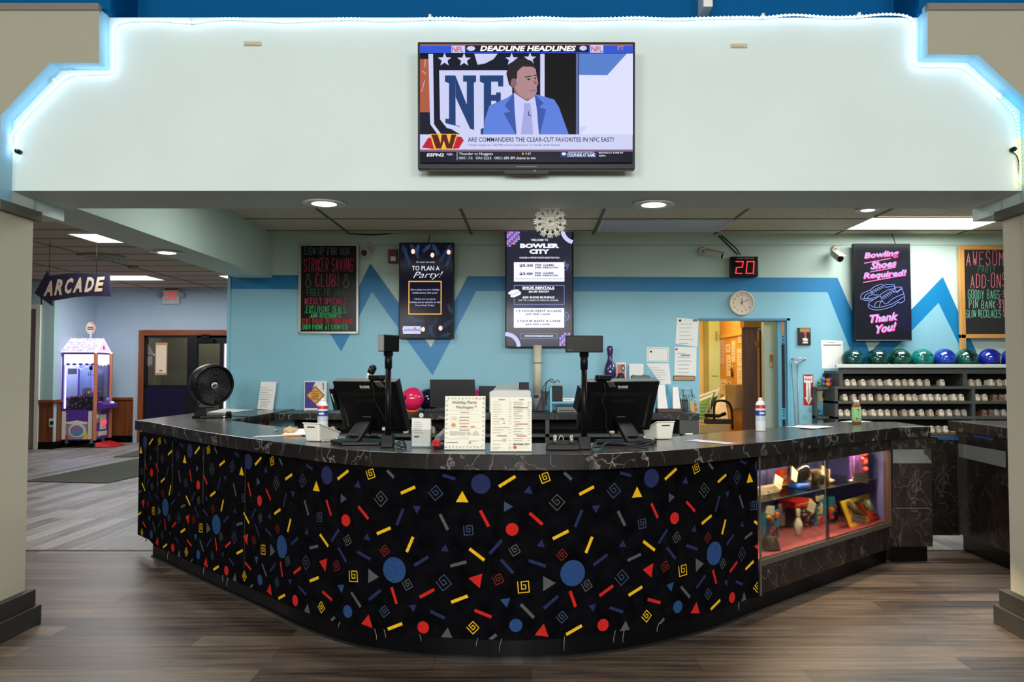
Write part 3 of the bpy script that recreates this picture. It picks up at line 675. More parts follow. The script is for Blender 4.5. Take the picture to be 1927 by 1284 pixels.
# marble end post with a bare patch where a plate was
p0 = CE + cd * .02; PX1 = on_line(1742, Vector((0, p0.y + .0, 0)), Vector((1, .02, 0)))
post = thing('desk_end_post', 'dark marble end post of the front desk with a bare grey patch', 'counter', (p0.x, p0.y, 0))
w = PX1.x - p0.x; mb = MB(); mb.box(0, w, 0, .5, zb0, ZT - TK - .0015, m_lamd); mb.build('post_panel', post, .003)
def pz(py): return at(1700, py, p0.y).z
mb = MB(); mb.box(.003, w - .002, -.002, .0, pz(872), pz(846), mat('bare_patch', (118, 124, 122), .7))
mb.prism([(w - .055, pz(846)), (w - .05, pz(855)), (w - .028, pz(858)), (w - .014, pz(865)), (w - .002, pz(866)), (w - .002, pz(845))], 'xz', -.003, -.0, mat('bare_wood', (64, 56, 42), .8)); mb.build('bare_patch', post)
mb = MB(); mb.box(.0, w - .012, .06, .5, 0, zb0, m_cove); mb.build('toe_kick', post)
mb = MB(); mb.box(.01, w - .02, -.002, .0, pz(957.5), pz(956), mat('scuff', (96, 92, 86), .7)); mb.build('scuff', post)

# swing gate and the second counter on the right
RX0 = at(1834, 1041, 5.89).x
g0 = at(1735, 900, 5.95); g1 = at(1822, 900, 5.95)
gate = thing('swing_gate', 'dark marble swing gate between the desk and the right counter', 'gate', (g0.x, 5.95, 0))
gz0, gz1 = at(1780, 1008, 5.95).z, at(1780, 822, 5.95).z; gw = min(g1.x - g0.x, RX0 - .068 - g0.x)
mb = MB(); mb.box(0, gw, 0, .03, gz0, gz1, m_lamd); mb.build('gate_panel', gate, .003)
mb = MB(); mb.prism([(.11, gz1), (.13, gz1 - .022), (gw, gz1 - .027), (gw, gz1)], 'xz', -.002, .0, mat('blue_tape', (40, 86, 150), .6)); mb.build('tape', gate)
mb = MB(); mb.box(gw - .012, gw - .006, -.004, .0, gz0, gz1 - .05, m_track); mb.build('edge_strip', gate)
RX, RY = at(1834, 1041, 5.89).x, 5.40
rc = thing('side_counter', 'black carpeted right counter with a marble top, partly behind the pier', 'counter', (RX, RY, 0))
mb = MB(); mb.box(-.06, 2.4, -.10, .72, ZT - TK, ZT, m_lam); mb.build('worktop', rc, .003)
mb = MB(); mb.box(-.03, 2.3, -.02, .66, .12, ZT - TK, m_lamd); mb.build('side_panel', rc)
mb = MB(); mb.box(0, 2.2, .02, .64, 0, .12, m_cove); mb.build('toe_kick', rc)
mb = MB(); mb.box(-.032, 2.3, -.045, -.02, .1, ZT - TK, m_carp)
S2 = Surf(mb, (0, 0, 1, 1), 0, 1, 1, 0, -.0455)
for q in (([(.02, .5), (.1, .46), (.09, .56)], 'y'), ([(.0, .62), (.09, .66), (.06, .72)], 'y'), ([(.06, .68), (.12, .62), (.12, .74)], 'v'), ([(.2, .3), (.27, .34), (.25, .36)], 'r')): S2.poly(q[0], cb[q[1]])
mb.build('carpet_panel', rc, weld=False)
mb = MB(); mb.add([(-.034, .62, .80), (-.034, .02, .80), (-.034, .02, .69), (-.034, .62, .70)], [(0, 1, 2, 3)], mat('grey_plate', (130, 132, 134), .6)); mb.build('name_plate', rc)
mb = MB(); mb.add([(-.034, .42, .885), (-.034, .16, .885), (-.034, .16, .862), (-.034, .42, .866)], [(0, 1, 2, 3)], mat('blue_tape', (40, 86, 150), .6)); mb.build('tape', rc)

# ------------------------------------------------------------------ counter along the back wall
BZ = .957
bc = thing('back_counter', 'dark marble counter along the blue wall behind the desk', 'counter', (0, 7.3, 0))
bx1 = at(1312, 770, 7.4).x
mb = MB(); mb.box(RETX + .004, bx1, -.0, YW - 7.3 - .004, BZ - .06, BZ - .0015, m_lam); mb.build('worktop', bc, .003)
for px in (1030, 1283):
    x = at(px, 800, 7.3).x; mb = MB(); mb.box(x - .018, x + .018, .01, .6, .1, BZ - .06, m_dgrey); mb.build('divider', bc)
mb = MB(); mb.box(at(1285, 800, 7.3).x, bx1 - .002, .012, .62, .0, BZ - .06, m_dgrey); mb.build('end_panel', bc)
zs2 = at(1000, 817, 7.3).z; mb = MB(); mb.box(RETX + .02, at(1285, 800, 7.3).x, .01, .6, zs2 - .03, zs2 - .0015, m_dgrey); mb.build('shelf', bc)
mb = MB(); mb.box(RETX + .02, bx1, .6, .64, 0, BZ - .06, m_matte); mb.build('back_panel', bc)

# ------------------------------------------------------------------ television on the mint wall
def e3(n, c, s=1.0): return em(n, c, s)
sW = e3('scr_white', (236, 240, 255), 1.0); sB = e3('scr_black', (4, 5, 10), 1.0); sN = e3('scr_navy', (28, 62, 116), 1.0); sR = e3('scr_red', (190, 24, 44), 1.0)
sBl = e3('scr_blue', (52, 86, 214), 1.0); sLb = e3('scr_lilac', (206, 210, 246), 1.0); sDk = e3('scr_dark', (20, 24, 44), 1.0)
m_scr = mat('screen_glass_black', (6, 6, 9), .12)
p = at(990.5, 198, 3.93); TW, THh = 410 / F * 3.97, 239 / F * 3.99
tv = thing('television', 'big television showing a sports talk show on the mint wall', 'television', (p.x, 3.955, p.z), rotx=.045)
mb = MB(); mb.box(-TW / 2, TW / 2, -.02, .03, -THh / 2, THh / 2, m_black); mb.box(-TW * .42, TW * .42, .03, .055, -THh * .47, THh * .2, m_black); mb.build('housing', tv, .004)
mb = MB(); mb.box(-.2, .2, .055, .10, -.12, .12, m_black); mb.build('wall_mount', tv)
mb = MB(); mb.box(-.11, .11, -.018, .02, -THh / 2 - .012, -THh / 2, m_black); mb.cyl((.042, -.019, -THh / 2 - .006), (.042, -.0175, -THh / 2 - .006), .003, .003, e3('led_blue', (60, 110, 255), 3), 10); mb.build('control_bar', tv)
mb = MB(); SB = (82, 100, 1808, 1080); s = Surf(mb, SB, -TW / 2 + .012, THh / 2 - .012, TW / 2 - .012, -THh / 2 + .03, -.0202)
s.rect(82, 100, 1808, 1080, m_scr); s.rect(82, 100, 1808, 1080, e3('scr_base', (10, 12, 22), 1))
skin = e3('scr_skin', (176, 136, 142), 1.0); skinD = e3('scr_skin_shade', (140, 100, 108), 1); suit = e3('scr_suit', (92, 128, 222), 1.0); suitD = e3('scr_suit_dark', (60, 88, 170), 1); shirt = e3('scr_shirt', (200, 206, 250), 1); tie = e3('scr_tie', (166, 168, 226), 1); hair = e3('scr_hair', (40, 32, 38), 1)
rust = e3('scr_rust', (176, 92, 66), 1)
s.rect(82, 100, 1808, 122, e3('scr_brick', (150, 104, 104), 1))
s.rect(82, 222, 160, 660, rust); s.rect(82, 660, 160, 850, sDk)
for q in ([(125, 225), (122, 290)], [(100, 320), (130, 345)], [(120, 400), (95, 490)]): s.line(q, 4, sLb)
# shield with stars and block letters
s.poly([(150, 182), (1093, 182), (1093, 850), (230, 850), (165, 760)], sLb); s.poly([(188, 182), (1058, 182), (1058, 850), (260, 850), (196, 760)], e3('scr_shield', (14, 22, 40), 1))
s.poly([(238, 316), (830, 316), (830, 850), (520, 850), (300, 790), (245, 720)], sLb)
s.poly([(270, 760), (520, 830), (590, 850), (420, 850)], sLb)
def star(cx, cy, r): 
    pts = [(cx + (r if i % 2 == 0 else r * .42) * math.sin(math.pi * i / 5), cy - (r if i % 2 == 0 else r * .42) * math.cos(math.pi * i / 5)) for i in range(10)]; s.poly(pts, sLb)
for cx, cy, r in ((282, 230, 58), (440, 232, 58), (826, 228, 54), (975, 222, 52)): star(cx, cy, r)
s.poly([(516, 182), (712, 182), (680, 225), (610, 262), (545, 272)], sLb); s.line([(520, 185), (545, 272)], 8, sB)
N = sN
s.poly([(285, 360), (370, 360), (372, 770), (405, 775), (405, 782), (288, 752), (288, 715), (318, 715), (318, 425), (285, 412)], N)
s.poly([(370, 360), (462, 600), (462, 412), (432, 412), (432, 360), (538, 360), (538, 412), (520, 420), (522, 808), (490, 800), (372, 540)], N)
s.poly([(568, 360), (758, 360), (758, 452), (718, 452), (714, 412), (660, 412), (660, 520), (700, 520), (700, 500), (738, 500), (738, 600), (700, 600), (700, 570), (660, 570), (660, 850), (575, 850), (575, 800), (600, 790), (600, 425), (568, 412)], N)
s.rect(1093, 182, 1364, 850, e3('scr_column', (12, 10, 16), 1)); s.rect(1348, 182, 1366, 850, e3('scr_steel', (96, 110, 160), 1))
s.rect(1372, 182, 1808, 850, e3('scr_pale', (222, 226, 255), 1)); s.poly([(1372, 182), (1760, 182), (1600, 360), (1372, 358)], e3('scr_sky', (88, 128, 206), 1))
s.poly([(1372, 780), (1440, 780), (1380, 850), (1372, 850)], sLb)
# presenter in a blue suit
s.poly([(592, 850), (610, 720), (645, 610), (790, 545), (845, 505), (1010, 512), (1170, 560), (1208, 620), (1290, 850)], suit)
s.poly([(842, 505), (1010, 512), (1035, 640), (1048, 850), (862, 850)], shirt); s.poly([(925, 590), (975, 590), (985, 640), (1000, 850), (900, 850), (925, 640)], tie)
s.poly([(845, 505), (770, 610), (815, 660), (760, 670), (860, 850), (866, 850), (850, 640)], suitD); s.poly([(1010, 515), (1085, 590), (1050, 625), (1105, 640), (1055, 850), (1047, 850), (1030, 640)], suitD)
s.poly([(842, 455), (1015, 470), (1010, 540), (950, 575), (850, 510)], skinD)
s.poly([(812, 395), (835, 320), (905, 270), (985, 285), (1020, 310), (1030, 370), (1042, 430), (1030, 450), (1030, 500), (1005, 545), (945, 560), (880, 520), (850, 465)], skin)
s.poly([(783, 350), (800, 275), (860, 232), (930, 225), (990, 245), (1025, 300), (985, 292), (915, 290), (872, 330), (868, 390), (850, 400), (830, 395), (838, 470), (805, 440)], hair)
s.ell(842, 425, 24, 38, skinD, 18); s.line([(935, 378), (985, 370)], 8, hair); s.ell(964, 396, 12, 8, hair, 12); s.line([(1005, 365), (1028, 362)], 7, hair); s.ell(1018, 388, 8, 7, hair, 10); s.line([(975, 490), (1020, 486)], 9, skinD); s.poly([(1005, 400), (1040, 432), (1010, 440)], skinD)
s.line([(960, 660), (965, 690), (982, 695)], 7, sDk)
# headline bars
s.rect(82, 122, 1808, 182, sBl); s.rect(455, 118, 1450, 176, sDk)
s.rect(340, 122, 448, 180, sLb); s.text('NFL', 346, 132, 436, 174, sR, .01); s.rect(1462, 118, 1566, 180, sLb); s.text('NFL', 1470, 130, 1560, 172, sR, .01)
s.ell(498, 146, 34, 20, sLb, 20); s.ell(1404, 144, 30, 20, sLb, 20)
s.text('DEADLINE HEADLINES', 572, 124, 1338, 168, e3('scr_bright', (255, 255, 255), 1.15), .035, .25); s.text('FT', 1684, 126, 1734, 162, e3('scr_gold', (190, 160, 130), 1), .01)
s.rect(86, 850, 1804, 975, sLb); s.poly([(100, 960), (150, 880), (250, 860), (420, 870), (440, 900), (400, 965), (250, 975)], sR)
gold, maroon = e3('scr_yellow', (240, 190, 60), 1), e3('scr_maroon', (90, 18, 30), 1)
s.poly([(165, 846), (392, 846), (350, 972), (200, 972)], gold); s.poly([(178, 852), (228, 852), (252, 925), (262, 852), (300, 852), (322, 930), (338, 852), (380, 852), (345, 966), (300, 966), (278, 900), (258, 966), (214, 966)], maroon)
s.text('ARE COMMANDERS THE CLEAR-CUT FAVORITES IN NFC EAST?', 472, 874, 1654, 912, e3('scr_head', (24, 34, 78), 1), .012); s.text('Team acquires CB Marshon Lattimore in trade with Saints', 472, 928, 1212, 952, e3('scr_sub', (70, 74, 116), 1), 0, .2)
s.rect(86, 975, 1804, 992, e3('scr_mauve', (130, 100, 130), 1)); s.rect(86, 992, 1804, 1080, e3('scr_ticker', (8, 12, 34), 1))
s.text('ESPN2', 140, 1006, 278, 1032, sW, .03, .2); s.text('NBA', 304, 1004, 352, 1024, sLb, .01); s.rect(384, 996, 388, 1062, sLb)
s.text('Thunder vs Nuggets', 400, 1000, 674, 1026, sW, .005); s.text('OKC -7.5   O/U: 223.5   OKC: 68% BPI chance to win', 400, 1034, 1020, 1056, sW, .005); s.poly([(912, 998), (928, 1010), (912, 1024)], gold); s.text('9 ET', 938, 1002, 984, 1020, sW, .005)
s.rect(1222, 996, 1512, 1042, e3('scr_promo', (30, 56, 120), 1)); s.text('MONDAY NIGHT FOOTBALL', 1286, 994, 1492, 1004, sW, .01); s.text('DOLPHINS AT RAMS', 1278, 1008, 1500, 1036, sW, .02); s.ell(1248, 1012, 18, 12, sW, 14); s.text('MONDAY 8 PM ET', 1530, 998, 1728, 1010, sW, .02); s.text('ESPN', 1532, 1022, 1584, 1034, sW, .02)
mb.build('screen', tv, weld=False)
mb = MB(); s2 = Surf(mb, (0, 0, 1, 1), -.04, -THh / 2 + .018, .04, -THh / 2 + .010, -.0203); s2.line([(0, .5), (1, .5)], .5, mat('badge_grey', (90, 90, 92), .4)); mb.build('badge', tv, weld=False)

# ------------------------------------------------------------------ signs on the back wall
def wallthing(name, label, cat, px0, py0, px1, py1, Y, thick, rotx=0, rotz=0, group=None):
    a, b = at(px0, py0, Y), at(px1, py1, Y)
    t = thing(name, label, cat, ((a.x + b.x) / 2, Y, (a.z + b.z) / 2), rotz, group, rotx); return t, (b.x - a.x), (a.z - b.z)
def tvbody(t, w, h, d, front=0.0):
    mb = MB(); mb.box(-w / 2, w / 2, front, front + d, -h / 2, h / 2, m_black); mb.build('housing', t, .004)
    mb = MB(); mb.box(-.12, .12, front + d, YW - t.location.y, -.1, .1, m_black); mb.build('wall_mount', t)
Ysc = YW - .11
# party screen
t, w, h = wallthing('signage_screen', 'dark screen with pine twigs advertising a holiday party', 'screen', 751, 456.5, 854, 637.5, Ysc, .05)
tvbody(t, w, h, .05); mb = MB(); s = Surf(mb, (142, 170, 612, 996), -w / 2 + .012, h / 2 - .012, w / 2 - .012, -h / 2 + .012, -.0005)
pn = e3('party_navy', (10, 9, 26), 1); twig = e3('party_twig', (46, 72, 104), 1); s.rect(142, 170, 612, 996, pn)
def branch(x0, y0, x1, y1, L, seed):
    r = random.Random(seed); s.line([(x0, y0), (x1, y1)], 2.2, twig); n = 16; a0 = math.atan2(y1 - y0, x1 - x0)
    for k in range(n):
        f = (k + 1) / n; bx, by = x0 + (x1 - x0) * f, y0 + (y1 - y0) * f
        for sg in (-1, 1):
            a = a0 + sg * r.uniform(.35, .8); l = L * r.uniform(.7, 1) * (1.15 - .4 * f); x, y = bx + math.cos(a) * l, by + math.sin(a) * l
            x = min(max(x, 146), 608); y = min(max(y, 174), 992); s.line([(bx, by), (x, y)], 1.7, twig); s.y += s.st
for q in ((160, 175, 225, 345, 44), (230, 172, 300, 285, 40), (420, 172, 355, 235, 40), (430, 172, 475, 260, 44), (600, 172, 500, 320, 44), (608, 200, 560, 360, 36), (310, 172, 290, 240, 36), (160, 870, 260, 815, 40), (230, 860, 340, 840, 36), (380, 985, 470, 840, 44), (400, 880, 440, 985, 40), (608, 840, 510, 920, 40), (600, 960, 520, 985, 36), (606, 790, 575, 715, 30), (210, 815, 345, 870, 38)): branch(*q[:4], q[4], int(q[0] + q[1]))
bulb = e3('party_bulb', (255, 190, 170), 1.6)
for x, y in ((257, 240), (430, 272), (575, 246), (350, 925), (505, 915), (185, 925)): s.ell(x, y, 17, 21, bulb, 16)
lt_ = e3('party_text', (200, 206, 255), 1.1)
s.text("It's never too early", 288, 325, 452, 345, lt_, .004); s.text('TO PLAN A', 250, 368, 494, 408, e3('party_white', (235, 238, 255), 1.1), .0)
s.text('Party!', 250, 420, 488, 492, e3('party_white', (235, 238, 255), 1.1), -.012, .55, .06)
gf = e3('party_gold', (226, 168, 84), 1.2); s.frame(219, 500, 514, 796, 9, gf)
for k, tx in enumerate(('Get a jump on your holiday', 'celebrations this year!', None, 'Check out our great', 'holiday party options at the', 'Front Desk Today!')):
    if tx: L = len(tx) * 4.9; s.text(tx, 366 - L, 570 + k * 27.5, 366 + L, 588 + k * 27.5, lt_, .006)
s.rect(172, 898, 330, 966, e3('party_badge', (206, 210, 250), 1)); s.text('NATIONWIDE', 184, 922, 322, 942, e3('party_badge_ink', (30, 32, 70), 1), .02); s.poly([(262, 920), (278, 906), (290, 920)], sR)
mb.build('screen', t, weld=False)
mb = MB(); mb.tube([(0.01, .03, h / 2), (.012, .09, h / 2 + .05), (.02, .105, h / 2 + .10)], .004, m_matte, 6); mb.build('power_cable', t)
# price screen
t, w, h = wallthing('signage_screen', 'tall dark price screen with white panels above the cream pipe', 'screen', 951, 433, 1079.5, 654, Ysc - .02, .06)
tvbody(t, w, h, .05); mb = MB(); s = Surf(mb, (1064, 74, 1630, 1066), -w / 2 + .012, h / 2 - .014, w / 2 - .016, -h / 2 + .012, -.0005)
slate = e3('price_slate', (42, 44, 60), 1); s.rect(1064, 74, 1630, 1066, slate)
pl = e3('price_lilac', (206, 198, 250), 1.1); pw = e3('price_white', (240, 238, 255), 1.15); pi = e3('price_ink', (46, 44, 84), 1); pb = e3('price_line', (140, 150, 224), 1)
dots = [e3('dot_blue', (60, 90, 230), 1), e3('dot_pink', (232, 120, 150), 1), e3('dot_lilac', (170, 160, 236), 1)]
for cx, cy, x0, y0, sgn in ((1064, 74, 1064, 74, 1), (1630, 1066, 1520, 950, -1)):
    for i in range(6):
        for j in range(7):
            x, y = x0 + 10 + i * 19, y0 + 10 + j * 19
            if math.hypot(x - cx, y - cy) < 132 and x < 1624 and y < 1060: s.ell(x, y, 10.5, 10.5, dots[(i + j) % 3], 8); s.y += s.st * .8
def arc(cx, cy, r, w_, a0, a1, m): s.line([(cx + r * math.cos(math.radians(a0 + (a1 - a0) * k / 14)), cy + r * math.sin(math.radians(a0 + (a1 - a0) * k / 14))) for k in range(15)], w_, m)
arc(1660, 60, 110, 34, 108, 168, pl); arc(1062, 1072, 108, 34, -88, -6, pl)
s.text('WELCOME TO', 1276, 140, 1424, 158, pw, .02); s.text('BOWLER', 1182, 180, 1520, 220, pw, .06); s.text('CITY', 1262, 230, 1436, 270, pw, .06); s.text("CHOOSE A OPTION THAT'S RIGHT FOR YOU.", 1176, 296, 1524, 311, pw, .02)
s.rect(1128, 342, 1565, 510, pw); s.text('$5.50', 1176, 360, 1294, 385, pi, .04); s.text('PER GAME', 1312, 359, 1476, 376, pi, .03); s.text('PER PERSON', 1312, 381, 1508, 397, pi, .03)
s.text('$3.00', 1176, 431, 1292, 456, pi, .04); s.text('PER GAME', 1310, 429, 1472, 445, pi, .03); s.text('PER PERSON', 1310, 449, 1506, 465, pi, .03); s.text('AVAILABLE ALL WEEK AT ANY LANE AND ANY HOUR', 1138, 482, 1552, 489, e3('price_dim', (150, 146, 180), 1), 0) if False else s.line([(1138, 486), (1552, 486)], 4, e3('price_dim', (150, 146, 180), 1))
s.frame(1128, 541, 1565, 710, 4, pb); s.text('SHOE RENTALS', 1200, 552, 1478, 574, pw, .045); s.rect(1200, 576, 1478, 580, pw); s.text('$6.00 EACH', 1256, 588, 1428, 608, pw, .04); s.text('$20 SHOE BUNDLE', 1204, 638, 1478, 658, pw, .04); s.text('(UP TO 5 PAIRS OF RENTAL SHOES)', 1170, 666, 1512, 679, pw, .02)
s.poly([(1078, 606), (1110, 584), (1150, 578), (1176, 582), (1170, 600), (1120, 622), (1084, 622)], pw); s.poly([(1096, 632), (1130, 606), (1170, 590), (1190, 600), (1186, 622), (1136, 644), (1104, 646)], pw)
for k in range(4): s.line([(1112 + k * 17, 630 - k * 8), (1124 + k * 17, 616 - k * 8)], 3, slate)
s.rect(1128, 740, 1562, 908, pw); s.text('1.5 HOUR RENT A LANE', 1148, 754, 1540, 774, pi, .03); s.text('$47 PER LANE', 1230, 785, 1442, 802, pi, .035); s.text('2 HOUR RENT A LANE', 1154, 840, 1532, 860, pi, .03); s.text('$60 PER LANE', 1228, 872, 1440, 889, pi, .035)
arc(1566, 811, 36, 5, -90, 90, pb); s.line([(1566, 790), (1570, 808), (1584, 822)], 4, pb)
for cx, cy, rx in ((1576, 392, 14), (1590, 372, 9), (1566, 350, 9)): s.line([(cx + rx * math.cos(k * .7), cy + rx * 1.5 * math.sin(k * .7)) for k in range(10)], 3, pb)
s.frame(1184, 957, 1502, 1002, 3, pb); s.text('WWW.NATIONWIDEBOWLING.COM', 1220, 972, 1464, 986, pw, .025)
mb.build('screen', t, weld=False)
# shoe screen
t, w, h = wallthing('signage_screen', 'dark screen reading Bowling Shoes Required in pink neon script', 'screen', 1606, 458.5, 1717, 642, Ysc - .02, .06, rotz=.03)
tvbody(t, w, h, .06); mb = MB(); s = Surf(mb, (105, 52, 772, 1178), -w / 2 + .008, h / 2 - .008, w / 2 - .010, -h / 2 + .010, -.0005)
nb = e3('neon_bg', (12, 10, 30), 1); nbl = e3('neon_glow_bg', (16, 20, 58), 1); s.rect(105, 52, 772, 1178, nb); s.poly([(420, 380), (772, 200), (772, 1100), (560, 1000)], nbl)
npk, nli, nsh = e3('neon_pink', (255, 70, 150), 1.1), e3('neon_lilac', (206, 176, 255), 1.25), e3('neon_line', (156, 176, 255), 1.2)
for tx, x0, y0, x1, y1 in (('Bowling', 212, 150, 622, 240), ('Shoes', 288, 262, 596, 352), ('Required!', 196, 385, 706, 480), ('Thank', 248, 885, 604, 982), ('You!', 312, 1005, 568, 1110)):
    s.text(tx, x0 + 8, y0 + 9, x1 + 8, y1 + 9, npk, .045, .28, .42); s.text(tx, x0, y0, x1, y1, nli, .03, .28, .42)
for a, b in (((216, 275), (540, 215)), ((286, 378), (594, 322)), ((200, 502), (716, 412))): s.line([(a[0], a[1] + 5), (b[0], b[1] + 5)], 9, npk); s.line([a, b], 6, nli)
def curve2(pts, k=5): return [(v.x, v.y) for v in smooth([(x, y, 0) for x, y in pts], k)]
for P in ([(165, 670), (185, 635), (285, 590), (330, 555), (415, 525), (455, 540), (480, 560), (560, 545), (580, 560), (575, 580)], [(165, 670), (170, 700), (240, 715), (330, 700)], [(190, 690), (260, 695), (385, 668)], [(205, 690), (225, 650), (280, 625)], [(245, 690), (265, 660), (300, 650)], [(285, 605), (310, 645), (380, 650)], [(462, 525), (520, 530), (572, 528), (585, 575)],
          [(252, 770), (270, 735), (330, 700), (395, 660), (410, 640), (500, 590), (555, 580), (580, 575), (600, 610), (650, 580), (660, 560), (590, 560), (578, 580)], [(252, 770), (260, 800), (330, 825), (420, 820), (540, 785), (620, 735), (640, 745), (690, 720), (695, 670), (665, 565)], [(265, 765), (330, 795), (420, 790), (540, 755), (620, 710), (690, 670)], [(330, 790), (345, 740), (410, 720)], [(385, 785), (405, 735), (430, 720)], [(400, 665), (440, 740), (480, 750), (560, 690), (650, 650), (690, 640)], [(555, 600), (600, 620), (660, 580)]): s.line(curve2(P), 6, nsh)
for k in range(6): s.line([(415 + k * 24, 665 - k * 14), (455 + k * 22, 700 - k * 15)], 5, nsh); s.line([(430 + k * 24, 695 - k * 15), (445 + k * 22, 650 - k * 13)], 4, nsh)
for k in range(5): s.line([(290 + k * 28, 605 - k * 14), (325 + k * 28, 630 - k * 16)], 5, nsh); s.line([(300 + k * 28, 635 - k * 15), (315 + k * 28, 592 - k * 13)], 4, nsh)
mb.build('screen', t, weld=False); mb = MB(); mb.box(-w / 2 + .01, w / 2 - .01, -.001, 0, -h / 2 + .006, -h / 2 + .010, mat('bezel_shine', (150, 140, 160), .3)); mb.build('bezel_glint', t)  # pale line painted as the highlight along the lower bezel
mb = MB(); mb.tube([(.16, .05, h / 2), (.165, .09, h / 2 + .06), (.15, .11, h / 2 + .13)], .004, m_matte, 6); mb.build('power_cable', t)

# chalkboards
def chalk(n, c): return mat('chalk_' + n, c, .9, spec=.1)
cp, cg, cr, cw, cgr = chalk('pink', (196, 66, 100)), chalk('green', (70, 190, 104)), chalk('red', (206, 56, 60)), chalk('grey', (128, 134, 126)), chalk('dim_green', (64, 110, 90))
m_board = mat('chalkboard_black', (10, 11, 12), .25, spec=.2)
t, w, h = wallthing('chalkboard', 'silver framed chalkboard with pink, green and red chalk lettering', 'chalkboard', 563, 459, 674, 628, YW - .05, .03, rotx=.02)
m_sil = mat('silver_frame', (176, 174, 166), .35, .5)
mb = MB(); mb.box(-w / 2 + .02, w / 2 - .02, 0, .02, -h / 2 + .02, h / 2 - .02, m_board); s = Surf(mb, (655, 180, 1172, 952), -w / 2, h / 2, w / 2, -h / 2, -.0003)
for tx, x0, y0, x1, y1, wd, m in (('SIGN UP FOR OUR', 695, 212, 1096, 275, 7, cw), ('STRIKER SAVING', 695, 308, 1125, 420, 10, cp), ('CLUB!', 795, 432, 1010, 545, 11, cp), ('FREE TO JOIN!', 722, 570, 1086, 628, 7, cgr), ('WEEKLY SPECIALS.', 704, 648, 1085, 698, 8, cp), ('.EXCLUSIVE DEALS.', 704, 716, 1080, 775, 7, cg), ('.AND DISCOUNTS.', 745, 780, 1036, 815, 8, cg), ('SENT RIGHT TO YOUR EMAIL', 678, 824, 1130, 866, 7, cr), ('SHOW PHONE AT COUNTER!', 682, 876, 1088, 916, 7, cg)): s.hand(tx, x0, y0, x1, y1, wd, m, 3)
for x in (738, 1066): s.line(curve2([(x - 6, 445), (x - 13, 455), (x - 8, 480), (x - 22, 515), (x - 14, 550), (x, 556), (x + 14, 550), (x + 22, 515), (x + 8, 480), (x + 13, 455), (x + 6, 445)], 3), 5, cw, True)
mb.build('board', t, weld=False)
mb = MB()
for q in ((-w / 2, w / 2, h / 2 - .022, h / 2), (-w / 2, w / 2, -h / 2, -h / 2 + .022), (-w / 2, -w / 2 + .022, -h / 2, h / 2), (w / 2 - .022, w / 2, -h / 2, h / 2)): mb.box(q[0], q[1], -.008, .028, q[2], q[3], m_sil)
mb.build('frame', t, .003)
mb = MB(); mb.box(-.05, .05, .028, .046, h / 2 - .15, h / 2 - .05, m_black); mb.build('hanger', t)
t, w, h = wallthing('chalkboard', 'pine framed chalkboard listing awesome party add-ons', 'chalkboard', 1804, 463, 1936, 637, YW - .06, .03)
m_pine = woodm('pine_frame', (188, 130, 62), (214, 160, 88), 'z'); m_pineh = woodm('pine_frame_h', (188, 130, 62), (214, 160, 88), 'x')
mb = MB(); mb.box(-w / 2 + .03, w / 2 - .03, 0, .02, -h / 2 + .03, h / 2 - .03, mat('chalkboard_grey', (34, 33, 33), .5)); s = Surf(mb, (88, 80, 895, 1142), -w / 2, h / 2, w / 2, -h / 2, -.0003)
ck, ct = chalk('rose', (232, 124, 140)), chalk('mint', (128, 206, 170))
ctd = chalk('teal', (78, 130, 112))
for tx, x0, y0, x1, y1, wd, m in (('AWESOME', 162, 140, 708, 302, 11, ck), ('PARTY', 305, 310, 525, 385, 8, ctd), ('ADD-ONS', 208, 402, 655, 558, 10, ck), ('GOODY BAGS-', 180, 588, 590, 690, 8, ct), ('$3', 598, 588, 655, 670, 7, ck), ('PIN BANK-', 188, 705, 545, 795, 9, ct), ('$9.50', 545, 700, 700, 795, 8, ck), ('GLOW NECKLACES-', 160, 815, 590, 900, 8, ct), ('$1.50', 592, 800, 730, 895, 7, ck)): s.hand(tx, x0, y0, x1, y1, wd, m, 5)
mb.build('board', t, weld=False)
fw = .05
mb = MB(); mb.box(-w / 2, w / 2, -.012, .03, h / 2 - fw * .8, h / 2, m_pineh); mb.build('frame_rail', t, .003); mb = MB(); mb.box(-w / 2, w / 2, -.012, .03, -h / 2, -h / 2 + fw * .8, m_pineh); mb.build('frame_rail', t, .003)
for sg in (-1, 1): mb = MB(); mb.box(-w / 2 if sg < 0 else w / 2 - fw, -w / 2 + fw if sg < 0 else w / 2, -.012, .03, -h / 2 - .16, h / 2 - fw * .8, m_pine); mb.build('frame_post', t, .003)
mb = MB(); mb.box(-.05, .05, .03, .056, h / 2 - .15, h / 2 - .05, m_black); mb.build('hanger', t)

# red number display, clock, alarm, cameras
t, w, h = wallthing('number_display', 'black now serving box showing a red 20', 'sign', 1375.5, 483, 1427, 520.5, YW - .08, .08)
mb = MB(); mb.box(-w / 2, w / 2, 0, .079, -h / 2, h / 2, m_black); mb.build('housing', t, .004)
mb = MB(); s = Surf(mb, (1012, 200, 1172, 325), -w / 2, h / 2, w / 2, -h / 2, -.0004); rd = e3('led_red', (255, 40, 50), 4.0); s.rect(1020, 206, 1164, 318, m_scr)
s.text('NOW SERVING', 1050, 206, 1146, 217, mat('label_grey', (150, 140, 140), .6), .02)
def seg(P):
    for a, b in zip(P, P[1:]):
        n = max(2, round(math.hypot(b[0] - a[0], b[1] - a[1]) / 8))
        for k in range(n + 1): s.ell(a[0] + (b[0] - a[0]) * k / n, a[1] + (b[1] - a[1]) * k / n, 3.4, 3.4, rd, 8); s.y += s.st
seg([(1042, 232), (1084, 232), (1078, 266), (1044, 270), (1038, 306), (1076, 306)]); seg([(1108, 232), (1148, 232), (1142, 306), (1100, 306), (1108, 232)])
mb.build('led_digits', t, weld=False)
